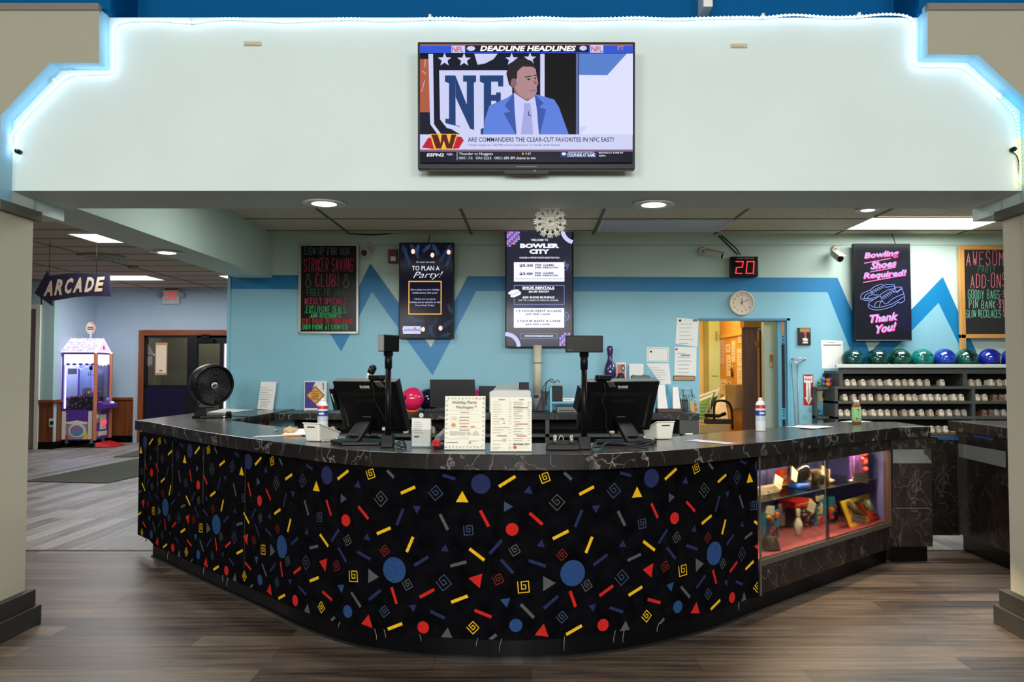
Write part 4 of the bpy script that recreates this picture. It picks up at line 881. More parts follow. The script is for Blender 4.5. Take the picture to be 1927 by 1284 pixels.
a = at(1352, 443, YW - .02); mb = MB(); mb.tube(smooth([(a.x, YW - .01, a.z), (at(1370, 462, YW).x, YW - .012, at(1370, 462, YW).z), (at(1388, 480, YW).x, YW - .012, at(1388, 480, YW).z)], 4), .006, m_matte, 6); mb.tube(smooth([(a.x + .03, YW - .01, a.z), (at(1382, 470, YW).x, YW - .02, at(1378, 466, YW).z), (at(1392, 481, YW).x, YW - .022, at(1392, 481, YW).z)], 4), .006, m_matte, 6)
put(mb, 'display_cable', 'black cables running from the ceiling to the red number display', 'cable')
p = at(1394.5, 571, YW); R = .126; t = thing('wall_clock', 'round white wall clock above the office doorway', 'clock', (p.x, YW, p.z))
mb = MB(); mb.M = Matrix.Rotation(math.pi / 2, 4, 'X'); mb.lathe([(R, .0), (R, .03), (R * .96, .042), (R * .88, .042), (R * .85, .024)], mat('clock_cream', (214, 200, 178), .4), n=40); mb.build('rim', t)
mb = MB(); mb.M = Matrix.Rotation(math.pi / 2, 4, 'X'); mb.lathe([(0.001, .022), (R * .87, .022)], mat('clock_face', (206, 194, 176), .6), n=40); mb.M = Matrix.Identity(4); s = Surf(mb, (-1, -1, 1, 1), -R, R, R, -R, -.0225); ik = mat('clock_ink', (70, 62, 56), .7)
for k in range(1, 13): a = math.radians(30 * k); x, y = .66 * math.sin(a), -.66 * math.cos(a); wd = .05 if k < 10 else .085; s.text(str(k), x - wd, y - .075, x + wd, y + .075, ik, .0)
mb.build('dial', t, weld=False)
for nm, ang, L, wd in (('hour_hand', 5, .38, .045), ('minute_hand', 62, .62, .035)):
    mb = MB(); s = Surf(mb, (-1, -1, 1, 1), -R, R, R, -R, -.027 if nm[0] == 'h' else -.029); a = math.radians(ang); s.line([(-.1 * math.sin(a), .1 * math.cos(a)), (L * math.sin(a), -L * math.cos(a))], wd, mat('clock_hand', (30, 26, 24), .5)); mb.build(nm, t, weld=False)
mb = MB(); s = Surf(mb, (-1, -1, 1, 1), -R, R, R, -R, -.030); s.line([(-.05, -.1), (.3, .5)], .014, mat('clock_hand', (30, 26, 24), .5)); mb.build('second_hand', t, weld=False)
mb = MB(); mb.box(-.045, .045, 0, .05, -.068, .068, mat('alarm_maroon', (112, 34, 30), .45))
a = at(739, 482, YW - .05); t = thing('fire_alarm', 'maroon fire alarm box left of the party screen', 'alarm', (a.x, YW - .05, a.z)); mb.build('housing', t, .004)
mb = MB(); mb.box(-.02, .03, -.012, 0, -.05, -.005, mat('strobe_lens', (206, 190, 186), .2)); mb.build('strobe', t)
m_cam = mat('camera_cream', (206, 200, 188), .4)
def bullet(label, px, py, d, L=.17, base=None):
    # mount on the wall, barrel pointing along d
    b = at(base[0], base[1], YW); t = thing('security_camera', label, 'camera', (b.x, YW, b.z))
    mb = MB(); mb.M = Matrix.Rotation(math.pi / 2, 4, 'X'); mb.lathe([(.045, 0), (.045, .02), (.03, .035)], m_cam, n=20); mb.build('mount', t)
    hd = at(px, py, YW - .14) - Vector((b.x, YW, b.z)); D = Vector(d).normalized()
    mb = MB(); mb.tube([(0, -.03, 0), (hd.x * .4, -.08, hd.z * .3), hd - D * L * .3], .016, m_cam, 10); mb.build('arm', t)
    mb = MB(); mb.cyl(hd - D * L / 2, hd + D * L / 2, .036, .038, m_cam, 20); mb.build('barrel', t, .004)
    mb = MB(); mb.cyl(hd + D * (L / 2), hd + D * (L / 2 + .003), .032, .032, mat('camera_dark', (24, 22, 22), .2), 20); mb.cyl(hd + D * (L / 2 + .003), hd + D * (L / 2 + .006), .014, .014, m_black, 16); mb.build('lens', t)
    u = D.cross(Vector((0, 0, 1))).normalized(); n = u.cross(D)
    mb = MB(); q = [hd - D * L * .45 + u * .036 + n * .034, hd - D * L * .45 - u * .036 + n * .034, hd + D * L * .66 - u * .036 + n * .034, hd + D * L * .66 + u * .036 + n * .034]
    mb.hexa(q, [x + n * .006 for x in q], m_cam); mb.build('sun_shield', t)
bullet('white security camera beside the silver framed chalkboard, facing the hall', 689, 475, (-.1, -1, -.22), .13, (698, 466))
bullet('white security camera left of the red number display, pointing sideways', 1343, 478, (.86, -.42, -.28), .17, (1321, 474))
bullet('white security camera left of the neon shoe screen', 1575, 482, (.12, -.9, -.5), .15, (1572, 470))

# papers, plaque and signs on the blue wall
def sheet(label, quad, lines, name='wall_paper', cat='paper', m=None, title=None, Y=None, extra=None):
    Y = Y or YW - .004; P = [at(x, y, Y) for x, y in quad]; c = sum(P, Vector()) / 4
    mb = MB(); mb.add([q - c for q in P] + [q - c + Vector((0, .0015, 0)) for q in P], [(3, 2, 1, 0), (4, 5, 6, 7), (0, 1, 5, 4), (1, 2, 6, 5), (2, 3, 7, 6), (3, 0, 4, 7)], m or m_paper)
    xs = [q[0] for q in quad]; ys = [q[1] for q in quad]; x0, x1, y0, y1 = min(xs), max(xs), min(ys), max(ys)
    A = at(x0, y0, Y) - c; B = at(x1, y1, Y) - c; s = Surf(mb, (x0, y0, x1, y1), A.x, A.z, B.x, B.z, -.0008)
    r = random.Random(int(x0 + y0))
    for k in range(lines):
        y = y0 + (y1 - y0) * (.22 + .66 * k / max(1, lines - 1)); a = x0 + (x1 - x0) * r.uniform(.12, .2); s.line([(a, y), (a + (x1 - x0) * r.uniform(.35, .65), y)], (y1 - y0) * .012, m_ink)
    if title: title(s, x0, y0, x1, y1)
    o = mb.build(name, None, weld=False); o.location = c; return tag(o, label, cat)
def seal(s, x0, y0, x1, y1): s.ell(x0 + (x1 - x0) * .2, y0 + (y1 - y0) * .1, 2.4, 2.4, m_dink, 12); s.rect(x1 - (x1 - x0) * .25, y0 + (y1 - y0) * .06, x1 - (x1 - x0) * .05, y0 + (y1 - y0) * .13, m_ink)
def redseal(s, x0, y0, x1, y1): s.ell(x0 + 4, y0 + 4.5, 2.2, 2.2, mat('seal_red', (200, 50, 60), .8), 12); s.rect(x0 + 12, y0 + 15, x1 - 12, y0 + 16.4, m_dink)
def border(s, x0, y0, x1, y1): s.frame(x0 + 2, y0 + 2, x1 - 2, y1 - 2, .5, m_ink); s.ell(x0 + 8, y0 + 8, 2, 2, m_dink, 12)
sheet('wrinkled notice taped upper left of the office doorway', [(1274, 598), (1315, 602), (1312, 653), (1271, 647)], 6, title=seal)
sheet('notice with a red seal taped beside the office doorway', [(1270, 653), (1311, 654), (1310, 708), (1269, 706)], 6, title=redseal)
sheet('bordered certificate on the blue wall behind the right register', [(1217, 654), (1259, 654), (1258, 682), (1217, 681)], 0, title=border)
sheet('crumpled text sheet under the certificate', [(1216, 684), (1259, 684), (1263, 723), (1244, 724)], 7)
sheet('long sheet of paper at the end of the shoe rack by the bowling balls', [(1545, 640), (1586, 641.5), (1588, 694), (1547, 693.5)], 0, title=lambda s, x0, y0, x1, y1: (s.rect(x0 + 4, y0 + 9, x1 - 5, y0 + 10.6, m_dink), s.rect(x0 + 12, y0 + 4.2, x1 - 16, y0 + 5, m_ink)))
t, w, h = wallthing('wooden_plaque', 'narrow wooden plaque under the notice with the red seal', 'plaque', 1267, 707.5, 1307.5, 716.5, YW - .012, .012)
mb = MB(); mb.box(-w / 2, w / 2, 0, .012, -h / 2, h / 2, mat('plaque_edge', (84, 54, 30), .5)); mb.build('board', t, .003); mb = MB(); mb.box(-w / 2 + .008, w / 2 - .008, -.002, 0, -h / 2 + .008, h / 2 - .008, mat('plaque_brass', (164, 122, 76), .4, .3)); s = Surf(mb, (0, 0, 1, 1), -w / 2, h / 2, w / 2, -h / 2, -.0022); s.line([(.2, .4), (.8, .4)], .02, m_dink); s.line([(.3, .65), (.7, .65)], .02, m_dink); mb.build('plate', t, weld=False)
t, w, h = wallthing('award_plaque', 'dark award plaque with a red medal on the blue wall', 'plaque', 1501.5, 617, 1526, 650, YW - .02, .02)
mb = MB(); mb.box(-w / 2, w / 2, 0, .02, -h / 2, h / 2, mat('plaque_dark', (40, 24, 22), .35)); mb.build('board', t, .003)
mb = MB(); s = Surf(mb, (120, 150, 255, 340), -w / 2, h / 2, w / 2, -h / 2, -.0008); bz = mat('plaque_gold', (176, 140, 84), .35, .5); s.rect(140, 158, 246, 198, bz); s.poly([(176, 200), (216, 200), (200, 240), (194, 240)], mat('ribbon_red', (196, 40, 66), .6)); s.ell(196, 246, 9, 9, bz, 14); s.poly([(162, 270), (185, 262), (205, 258), (228, 280), (214, 296), (176, 292)], m_white); s.rect(168, 302, 222, 320, m_white); mb.build('medal', t, weld=False)
t, w, h = wallthing('fire_extinguisher_sign', 'red and white FIRE extinguisher arrow sign on the blue wall', 'sign', 1511.5, 705, 1531, 763, YW - .004, .004)
mb = MB(); mb.box(-w / 2, w / 2, 0, .004, -h / 2, h / 2, mat('sign_red', (176, 28, 36), .4)); s = Surf(mb, (175, 645, 285, 967), -w / 2, h / 2, w / 2, -h / 2, -.0005); s.rect(183, 665, 276, 730, m_paper); s.poly([(183, 655), (205, 668), (254, 668), (276, 655), (276, 670), (183, 670)], m_paper); s.rect(205, 728, 254, 885, m_paper); s.poly([(188, 885), (276, 885), (232, 960)], m_paper); sr = mat('sign_red_ink', (186, 30, 36), .5); s.text('FIRE', 193, 680, 266, 714, sr, .02)
for k, c in enumerate('EXTINGUISHER'): s.text(c, 221 if c != 'I' else 226, 738 + k * 16.6, 239 if c != 'I' else 234, 750 + k * 16.6, m_dink, .01)
mb.build('panel', t, weld=False) if False else None
o = mb.build('panel', t, weld=False)
# ball-return hook tool leaning on the wall
b0 = at(1500, 800, YW - .10); tp = at(1501, 678, YW - .03); t = thing('dust_mop_frame', 'thin metal mop frame leaning on the blue wall beside the doorway', 'tool', (b0.x + .03, YW - .10, 0))
m_st = mat('thin_steel', (120, 128, 136), .3, .7); O = Vector((b0.x + .03, YW - .10, 0)); mb = MB(); mb.tube([Vector((0, 0, .0)), Vector((-.005, .03, .7)), tp - O - Vector((0, 0, .03))], .006, m_st, 8); mb.tube([Vector((0.02, 0, .0)), Vector((-.04, .03, .9)), tp - O + Vector((-.06, 0, -.03))], .005, m_st, 8); mb.build('handle', t)
q = tp - O; mb = MB(); mb.tube([q + Vector(v) for v in ((-.065, 0, .012), (-.005, .0, -.035), (0, 0, -.035), (.085, 0, .012), (.03, -.01, .018), (-.065, 0, .012))], .006, mat('bright_steel', (190, 196, 204), .2, .8), 8); mb.build('head', t)
# two cartoonish doodle decals near the mop
for (px, py, lab) in ((1514, 785, 'lower'), (1524, 772, 'upper')):
    p = at(px, py, YW - .002); mb = MB(); s = Surf(mb, (-1, -1, 1, 1), -.03, .025, .03, -.025, 0); s.line([(math.cos(k * .7) * (.9 - .05 * k), math.sin(k * .7) * (.9 - .05 * k)) for k in range(12)], .12, mat('decal_slate', (84, 116, 136), .6)); put(mb, 'wall_decal', 'small dark doodle on the blue wall, %s of two under the fire sign' % lab, 'decal', p)

# paper snowflake hanging from the soffit
p = at(1035, 418, 4.62); t = thing('paper_snowflake', 'white paper snowflake hanging from the portal soffit', 'decoration', tuple(p))
R = .094
mb = MB(); m_sf = mat('snowflake_paper', (226, 224, 208), .8); s = Surf(mb, (-1, -1, 1, 1), -R, R, R, -R, 0)
def dia(cx, cy, a, l, w_, t_=.05):
    c, q = math.cos(a), math.sin(a); P = [(cx + c * l, cy + q * l), (cx - q * w_, cy + c * w_), (cx - c * l, cy - q * l), (cx + q * w_, cy - c * w_)]; s.line(P, t_, m_sf, True)
for k in range(12):
    a = 2 * math.pi * k / 12; dia(.30 * math.cos(a), .30 * math.sin(a), a, .24, .10, .042); dia(.66 * math.cos(a + .26), .66 * math.sin(a + .26), a + .26, .20, .15, .05); dia(.80 * math.cos(a), .80 * math.sin(a), a, .16, .10, .042); s.line([(.2 * math.cos(a), .2 * math.sin(a)), (.78 * math.cos(a), .78 * math.sin(a))], .045, m_sf)
    for da in (-.13, 0, .13): s.line([(.82 * math.cos(a + da), .82 * math.sin(a + da)), (1.0 * math.cos(a + da), 1.0 * math.sin(a + da))], .06, m_sf)
for r_ in (.5, .84): s.line([(r_ * math.cos(k * math.pi / 18), r_ * math.sin(k * math.pi / 18)) for k in range(37)], .036, m_sf)
mb.build('paper_disc', t, weld=False); mb = MB(); mb.tube([(0, -.002, R * .9), (0, -.05, ZS - p.z if ZS > p.z else .1), (0, -.09, 2.275 - p.z)], .0015, m_white, 5); mb.build('thread', t)
# cable sagging along the ceiling edge above the screens
P = [at(x, y, YW - .03) for x, y in ((640, 438), (700, 442), (760, 437), (820, 434), (880, 432), (930, 437), (965, 440))]
mb = MB(); mb.tube(smooth(P, 4), .007, m_matte, 6); put(mb, 'ceiling_cable', 'dark cable sagging along the top of the back wall over the party screen', 'cable')

# ------------------------------------------------------------------ things on the back counter
sheet('printed sheet leaning on the blue wall at the left end of the back counter', [(491, 718.5), (520.5, 719), (513.5, 772), (484, 770)], 9, name='leaning_sheet', Y=7.80)
t, w, h = wallthing('counter_sign', 'purple and white card with an orange diamond sign on the back counter', 'sign', 573, 717, 614, 772.5, 7.78, .03)
t.location.z = BZ + h / 2
mb = MB(); mb.box(-w / 2, w / 2, 0, .018, -h / 2, h / 2, m_white); s = Surf(mb, (198, 350, 448, 690), -w / 2, h / 2, w / 2, -h / 2, -.0005)
vio = mat('print_violet', (62, 48, 140), .5); s.poly([(205, 360), (322, 360), (270, 480), (290, 560), (360, 660), (205, 660)], vio)
s.poly([(212, 515), (322, 405), (430, 515), (322, 622)], m_dink); s.poly([(222, 515), (322, 416), (420, 515), (322, 612)], mat('print_orange', (224, 158, 66), .5)); s.poly([(228, 515), (322, 422), (414, 515), (322, 606)], m_dink); s.poly([(231, 515), (322, 425), (411, 515), (322, 603)], mat('print_orange', (224, 158, 66)))
r = random.Random(2)
for k in range(5):
    for j in range(4): x = 272 + j * 24; y = 462 + k * 21; s.line([(x + r.uniform(0, 20), y + r.uniform(0, 17)) for _ in range(4)], 5, m_dink)
s.rect(410, 368, 418, 452, m_dink); s.line([(406, 380), (422, 400)], 5, sR); mb.build('card', t, weld=False)
mb = MB(); mb.box(-w / 2 + .02, w / 2 - .02, 0, .08, -h / 2 - .0005, -h / 2 + .004, m_white); mb.build('foot', t)
def monitor(label, px0, py0, px1, py1, Y, thin=False):
    a, b = at(px0, py0, Y), at(px1, py1, Y); t = thing('desktop_monitor', label, 'monitor', ((a.x + b.x) / 2, Y, BZ)); w, z0, z1 = b.x - a.x, b.z - BZ, a.z - BZ
    mb = MB(); mb.box(-w / 2, w / 2, 0, .035, z0, z1, m_black); mb.build('housing', t, .004)
    mb = MB(); mb.box(-w / 2 + .014, w / 2 - .014, -.001, 0, z0 + .018, z1 - .012, mat('monitor_panel', (34, 34, 38), .18, spec=.25)); mb.build('screen', t)
    mb = MB(); mb.box(-.035, .035, .036, .065, .01, (z0 + z1) / 2 + .04, m_black); mb.build('stand_neck', t, .004)
    mb = MB(); mb.box(-.10, .10, -.04, .085, 0, .012, m_black); mb.build('stand_base', t, .004)
monitor('switched off black desktop monitor on the back counter beside the purple ball', 809, 714.5, 893, 767, 7.46)
monitor('smaller black monitor behind the white printer', 901.5, 727, 959, 772, 7.72)
p = onz(835, 778.5, BZ); mb = MB(); mb.hexa([(-.2, -.06, 0), (.2, -.06, 0), (.2, .06, 0), (-.2, .06, 0)], [(-.2, -.06, .012), (.2, -.06, .012), (.2, .06, .028), (-.2, .06, .028)], m_black)
for i in range(12):
    for j in range(4): mb.box(-.19 + i * .032, -.163 + i * .032, -.052 + j * .027, -.03 + j * .027, .014 + j * .004, .022 + j * .004, mat('key_black', (26, 26, 28), .5))
put(mb, 'keyboard', 'black keyboard in front of the switched off monitor', 'keyboard', (p.x, 7.42, BZ))
# printer
a, b = at(921, 735, 7.4), at(999, 784, 7.4); t = thing('printer', 'white desktop printer behind the right menu stand', 'printer', ((a.x + b.x) / 2, 7.40, BZ)); w, h = b.x - a.x, a.z - BZ
m_pr = mat('printer_white', (222, 222, 214), .4)
mb = MB(); mb.prism([(-w / 2, 0), (w / 2, 0), (w / 2, h * .93), (w / 2 - .02, h), (-w / 2 + .03, h), (-w / 2, h * .93)], 'xz', 0, .27, m_pr); mb.build('body', t, .006)
mb = MB(); mb.hexa([(-w / 2 + .03, .02, h), (w / 2 - .02, .02, h), (w / 2 - .02, 0.25, h), (-w / 2 + .06, 0.25, h)], [(-w / 2 + .04, .05, h + .012), (w / 2 - .03, .05, h + .012), (w / 2 - .03, 0.25, h + .05), (-w / 2 + .07, 0.25, h + .05)], m_pr); mb.build('lid', t)
mb = MB(); mb.hexa([(-w / 2 + .07, .08, h + .016), (w / 2 - .12, .08, h + .016), (w / 2 - .12, .22, h + .036), (-w / 2 + .09, .22, h + .036)], [(-w / 2 + .07, .08, h + .018), (w / 2 - .12, .08, h + .018), (w / 2 - .12, .22, h + .038), (-w / 2 + .09, .22, h + .038)], mat('printer_slate', (74, 92, 98), .3)); mb.build('output_tray', t)
mb = MB(); mb.box(w / 2 - .11, w / 2 - .018, .03, .06, h + .005, h + .075, m_black); mb.build('control_panel', t, .004)
mb = MB(); mb.box(-w / 2 + .03, w / 2 - .03, -.004, 0, .05, .055, m_dgrey); mb.build('paper_slot', t)
# white pipe
p = at(1011.5, 770, 7.84); t = thing('support_pipe', 'cream vertical pipe under the price screen', 'pipe', (p.x, 7.84, BZ)); z = lambda py: at(1011, py, 7.84).z - BZ
m_cream = mat('pipe_cream', (206, 200, 180), .45)
mb = MB(); mb.cyl((0, 0, z(741)), (0, 0, z(650)), .044, .044, m_cream, 28); mb.build('tube', t); mb = MB(); mb.cyl((0, 0, z(684)), (0, 0, z(682.6)), .0455, .0455, m_dink, 28); mb.build('joint', t)
mb = MB(); mb.cyl((0, 0, 0), (0, 0, z(741)), .045, .045, mat('pipe_grey', (176, 176, 172), .6, noise=(30, .2)), 28); mb.build('lower_sleeve', t)
mb = MB(); mb.box(-.035, .01, -.048, -.03, z(749), z(743), m_black); mb.build('tape', t)
p = onz(1014, 776, BZ); mb = MB(); mb.hexa([(-.05, 0, 0), (.02, 0, 0), (.02, .03, 0), (-.05, .03, 0)], [(.02, .0, .19), (.085, 0, .19), (.085, .03, .19), (.02, .03, .19)], mat('dark_slate', (48, 52, 56), .5)); put(mb, 'handheld_scanner', 'dark slate device leaning beside the cream pipe', 'device', (p.x + .02, 7.66, BZ), bev=.006)
# blue shelf unit
m_sh = mat('shelf_blue_paint', (112, 184, 214), .5)
X = lambda px, Y=7.62: at(px, 700, Y).x
t = thing('blue_shelf_unit', 'small sky blue shelf unit on the back counter beside the cream pipe', 'shelf', (X(1034), 7.50, BZ)); ox = X(1034); zt = 1.205 - BZ; zm = at(1060, 756, 7.5).z - BZ
wR = X(1230) - ox
mb = MB(); mb.box(0, .022, 0, .34, 0.001, at(1036, 729, 7.5).z - BZ, m_sh); mb.build('side_panel', t, .002)
mb = MB(); mb.box(wR - .022, wR, .03, .34, 0.001, zt - .0015, m_sh); mb.build('side_panel', t, .002)
mb = MB(); mb.box(.022, wR - .022, 0, .34, zm - .02, zm - .0015, m_sh); mb.build('shelf_board', t, .002)
xt = X(1112) - ox; mb = MB(); mb.box(xt, wR - .022, .06, .34, zt - .02, zt - .0015, m_sh); mb.build('top_board', t, .002); mb = MB(); mb.box(xt, xt + .02, .06, .34, zm, zt - .02, m_sh); mb.build('divider', t)
zM = BZ + zm
mb = MB(); mb.box(-.05, .05, 0, .12, 0, .145, m_black); t = thing('network_box', 'black box with cables on top of the blue shelf unit', 'device', (X(1048.5, 7.56), 7.54, zM)); mb.build('housing', t, .006)
for k, (c, x) in enumerate((((200, 170, 130), -.02), ((210, 190, 150), .035))): mb = MB(); mb.cyl((x, .04, .145), (x, .04, .175), .009, .007, mat('plug_tan%d' % k, c, .4), 10); mb.build('plug', t)
for P in ([(-.02, .04, .17), (-.05, .04, .21), (-.10, .03, .17), (-.11, .02, .05), (-.10, 0, -.04)], [(-.02, .04, .17), (.0, .04, .20), (.03, .04, .175)], [(-.02, .05, .17), (-.09, .05, .19), (-.14, .05, .10), (-.13, .05, -.05)]): mb = MB(); mb.tube(smooth(P, 5), .004, m_matte, 6); mb.build('cable', t)
mb = MB(); mb.box(-.09, .09, 0, .2, 0, .032, m_white); mb.box(-.085, -.01, -.001, 0, .014, .018, m_ink); put(mb, 'white_carton', 'flat white carton on the blue shelf unit beside the black box', 'box', (X(1076, 7.6), 7.54, zM), bev=.003)
mb = MB(); mb.box(-.1, .1, 0, .2, 0, .05, mat('router_grey', (110, 116, 112), .45)); mb.box(-.08, .06, -.002, 0, .01, .018, m_black); put(mb, 'grey_router', 'grey router box on the back counter under the blue shelf', 'device', (X(1068, 7.5), 7.49, BZ), bev=.004)
# bowling pin and small things on the top board
zT = 1.205
PINP = [(.028, 0), (.032, .01), (.046, .05), (.058, .10), (.0605, .125), (.058, .15), (.045, .20), (.030, .235), (.0235, .258), (.0228, .28), (.027, .31), (.0318, .345), (.030, .365), (.022, .378), (.010, .3815), (0.001, .382)]
p = at(1148, 680, 7.72); mb = MB(); mb.lathe(PINP, mat('pin_purple', (54, 40, 92), .15, coat=.5), n=28); put(mb, 'bowling_pin', 'glossy purple bowling pin standing behind the right register', 'bowling pin', (p.x, 7.72, zT))
def card(name, label, px0, py0, px1, Y, m, fn=None, cat='card', d=.004):
    a, b = at(px0, py0, Y), at(px1, 700, Y); mb = MB(); w = (b.x - a.x); h = a.z - zT
    mb.box(-w / 2, w / 2, 0, d, 0, h, m); s = Surf(mb, (0, 0, 1, 1), -w / 2, h, w / 2, 0, -.0006)
    if fn: fn(s)
    o = mb.build(name, None, weld=False); o.location = ((a.x + b.x) / 2, Y, zT); return tag(o, label, cat)
def snap(s): s.rect(.1, .08, .9, .7, mat('photo_orange', (206, 96, 66), .5)); s.ell(.68, .25, .22, .16, mat('photo_navy', (36, 54, 96), .5), 14); s.ell(.7, .25, .10, .07, mat('photo_cyan', (140, 206, 220), .4), 12)
card('photo_print', 'small orange and blue snapshot beside the purple pin', 1160, 682.5, 1177.8, 7.78, m_paper, snap, 'photo')
card('white_card', 'blank white card standing behind the right register', 1184, 685, 1211, 7.80, m_paper)
p = at(1169, 706, 7.66); mb = MB(); mb.prism([(-.04, 0), (.04, 0), (.045, .05), (.02, .12), (-.025, .115), (-.045, .06)], 'xz', 0, .05, m_black); put(mb, 'black_figurine', 'small black figure in front of the orange snapshot', 'figurine', (p.x, 7.66, zT), bev=.012)
p = at(1206, 701, 7.68); mb = MB(); w = .09; mb.prism([(-w, .06), (w, .06), (w, .085), (w - .015, .095), (.05, .095), (.03, .102), (.01, .095), (-.05, .095), (-.07, .102), (-w, .09)], 'xz', 0, .09, mat('tray_green', (22, 78, 72), .3)); mb.box(-w + .02, w - .02, .01, .08, 0, .06, mat('frosted_plastic', (190, 214, 216), .3)); put(mb, 'green_tray', 'dark green dish on a frosted holder behind the right register', 'tray', (p.x, 7.66, zT), bev=.004)
# paper files, hooks
p = onz(1258, 778.5, BZ); t = thing('file_sorter', 'brown file tray of white papers and a blue folder', 'file sorter', (at(1261, 780, 7.42).x, 7.42, BZ))
mb = MB(); mb.box(-.11, .11, 0, .24, 0, .035, mat('tray_brown', (70, 42, 36), .5)); mb.build('tray', t, .003)
for nm, x0, x1, z1, y, sk, m in (('papers', -.105, -.01, .255, .06, -.02, m_paper), ('folder', -.02, .05, .26, .10, -.04, mat('folder_blue', (64, 150, 190), .5)), ('papers', .035, .11, .235, .05, -.018, m_paper)):
    mb = MB(); mb.hexa([(x0, y, .035), (x1, y, .035), (x1, y + .03, .035), (x0, y + .03, .035)], [(x0 - sk * .5, y + .05, z1), (x1 + sk, y + .05, z1), (x1 + sk, y + .08, z1), (x0 - sk * .5, y + .08, z1)], m); mb.build(nm, t)
mb = MB(); mb.box(-.05, .05, 0, .03, 0, .25, m_sh); mb.build('blue_back', t) if False else None
a = at(1294, 732, YW - .02); t = thing('key_hook_rail', 'clear hook rail with chrome hooks left of the office doorway', 'hooks', (a.x, YW, a.z))
m_ch = mat('chrome', (205, 205, 205), .15, 1)
mb = MB(); mb.box(-.07, .055, -.012, 0, -.01, .01, mat('rail_clear', (160, 196, 210), .15)); mb.build('rail', t)
for x in (-.045, .04):
    mb = MB(); mb.tube([(x, -.012, 0), (x, -.03, -.05), (x - .004, -.06, -.075), (x, -.075, -.06)], .006, m_ch, 8); mb.tube([(x - .03, -.02, -.06), (x - .03, -.05, -.085), (x, -.03, -.075), (x + .03, -.05, -.085), (x + .03, -.02, -.06)], .004, m_ch, 8); mb.build('hook', t)
for k, px in enumerate((1280, 1284.5, 1288.5, 1292.5)):
    p = at(px, 752, YW - .05); mb = MB(); mb.hexa([(.004, -.012, -.15 + k * -.006), (.016, -.012, -.15), (.016, 0, -.15), (.004, 0, -.15)], [(-.009, -.012, 0), (.007, -.012, 0), (.007, 0, 0), (-.009, 0, 0)], m_black); mb.box(-.006, .004, -.014, -.012, -.1, -.02, m_dgrey)
    mb.tube([(0, -.006, 0), (0, -.006, .03), (.0, .0, .045)], .002, m_ch, 6); put(mb, 'hanging_clip', 'slim black key fob hanging on the chrome hooks, %s from the left' % ('first', 'second', 'third', 'fourth')[k], 'key fob', tuple(p), group='black key fobs')
p = at(1301, 755, YW - .06); mb = MB(); mb.hexa([(.005, -.01, -.2), (.045, -.01, -.195), (.045, 0, -.195), (.005, 0, -.2)], [(-.022, -.01, 0), (.02, -.01, 0), (.02, 0, 0), (-.022, 0, 0)], mat('tag_wood', (206, 166, 104), .6)); mb.tube([(0, -.005, 0), (0, -.005, .035), (.0, 0, .05)], .002, m_ch, 6); put(mb, 'wooden_key_tag', 'long pale wooden key tag hanging left of the doorway', 'key tag', tuple(p))
p = at(1309.5, 757, YW - .06); mb = MB(); mb.sphere((0, 0, -.02), .016, mat('charm_orange', (206, 128, 88), .5), 12); mb.sphere((0, 0, -.06), .022, mat('charm_orange', (206, 128, 88)), 12, (1, .8, 1.4)); mb.tube([(0, 0, 0), (-.01, .01, .03), (-.03, .02, .05)], .002, m_ch, 6); put(mb, 'orange_charm', 'orange key charm hanging beside the wooden key tag', 'key charm', tuple(p))
# balls on the back counter
def ball(label, px, Y, c, z, m=None, holes=None, r=.108, cup=None, group=None, marks=None):
    p = at(px, 757, Y); t = thing('bowling_ball', label, 'bowling ball', (p.x, Y, z + r), group=group)
    m = m or mat('ball_' + c[0], c[1], .12, coat=.6); mb = MB(); mb.sphere((0, 0, 0), r, m, 36); mb.build('shell', t)
    for hx, hz in holes or ():
        y = -math.sqrt(max(0, 1 - hx * hx - hz * hz)); n = Vector((hx, y, hz)); mb = MB(); mb.cyl(n * r * .985, n * r * 1.002, .0125, .0125, m_matte, 14); mb.build('finger_hole', t)
    return t
ball('bright pink bowling ball on the back counter beside the left register', 776, 7.50, ('pink', (236, 40, 96)), BZ + .018, holes=((-.45, .2), (-.5, .05)))
mb = MB(); mb.lathe([(.06, 0), (.062, .022), (.054, .022), (.052, 0)], mat('cup_orange', (240, 104, 50), .4), n=24); put(mb, 'ball_cup', 'orange ring cup under the pink bowling ball', 'ball cup', (at(776, 757, 7.5).x, 7.5, BZ))
ball('dark purple bowling ball half hidden by the switched off monitor', 806.5, 7.80, ('purple', (34, 16, 60)), BZ, holes=((-.5, .35),))
ball('magenta bowling ball peeking out between the two desktop monitors', 898, 7.86, ('magenta', (220, 40, 130)), BZ, r=.105) if False else None
p = at(897, 745, 7.72); mb = MB(); mb.sphere((0, 0, .105), .1, mat('ball_magenta', (214, 44, 130), .2), 28); put(mb, 'bowling_ball', 'magenta ball peeking out between the two desktop monitors', 'bowling ball', (p.x - .012, 7.855, BZ + .003))
p = at(899.5, 750, 7.62); mb = MB(); mb.box(-.016, .016, 0, .03, 0, .14, mat('beige_plastic', (190, 184, 160), .5)); put(mb, 'small_beige_box', 'small beige box behind the holiday menu stand', 'box', (at(908, 750, 7.6).x, 7.56, BZ))
p = at(501.5, 795, 7.5); mb = MB(); mb.box(-.024, .024, 0, .05, 0, at(501, 789, 7.45).z - zs2, mat('carton_red', (196, 20, 48), .5)); put(mb, 'red_carton', 'small red carton on the shelf under the back counter', 'box', (p.x, 7.45, zs2), bev=.002)

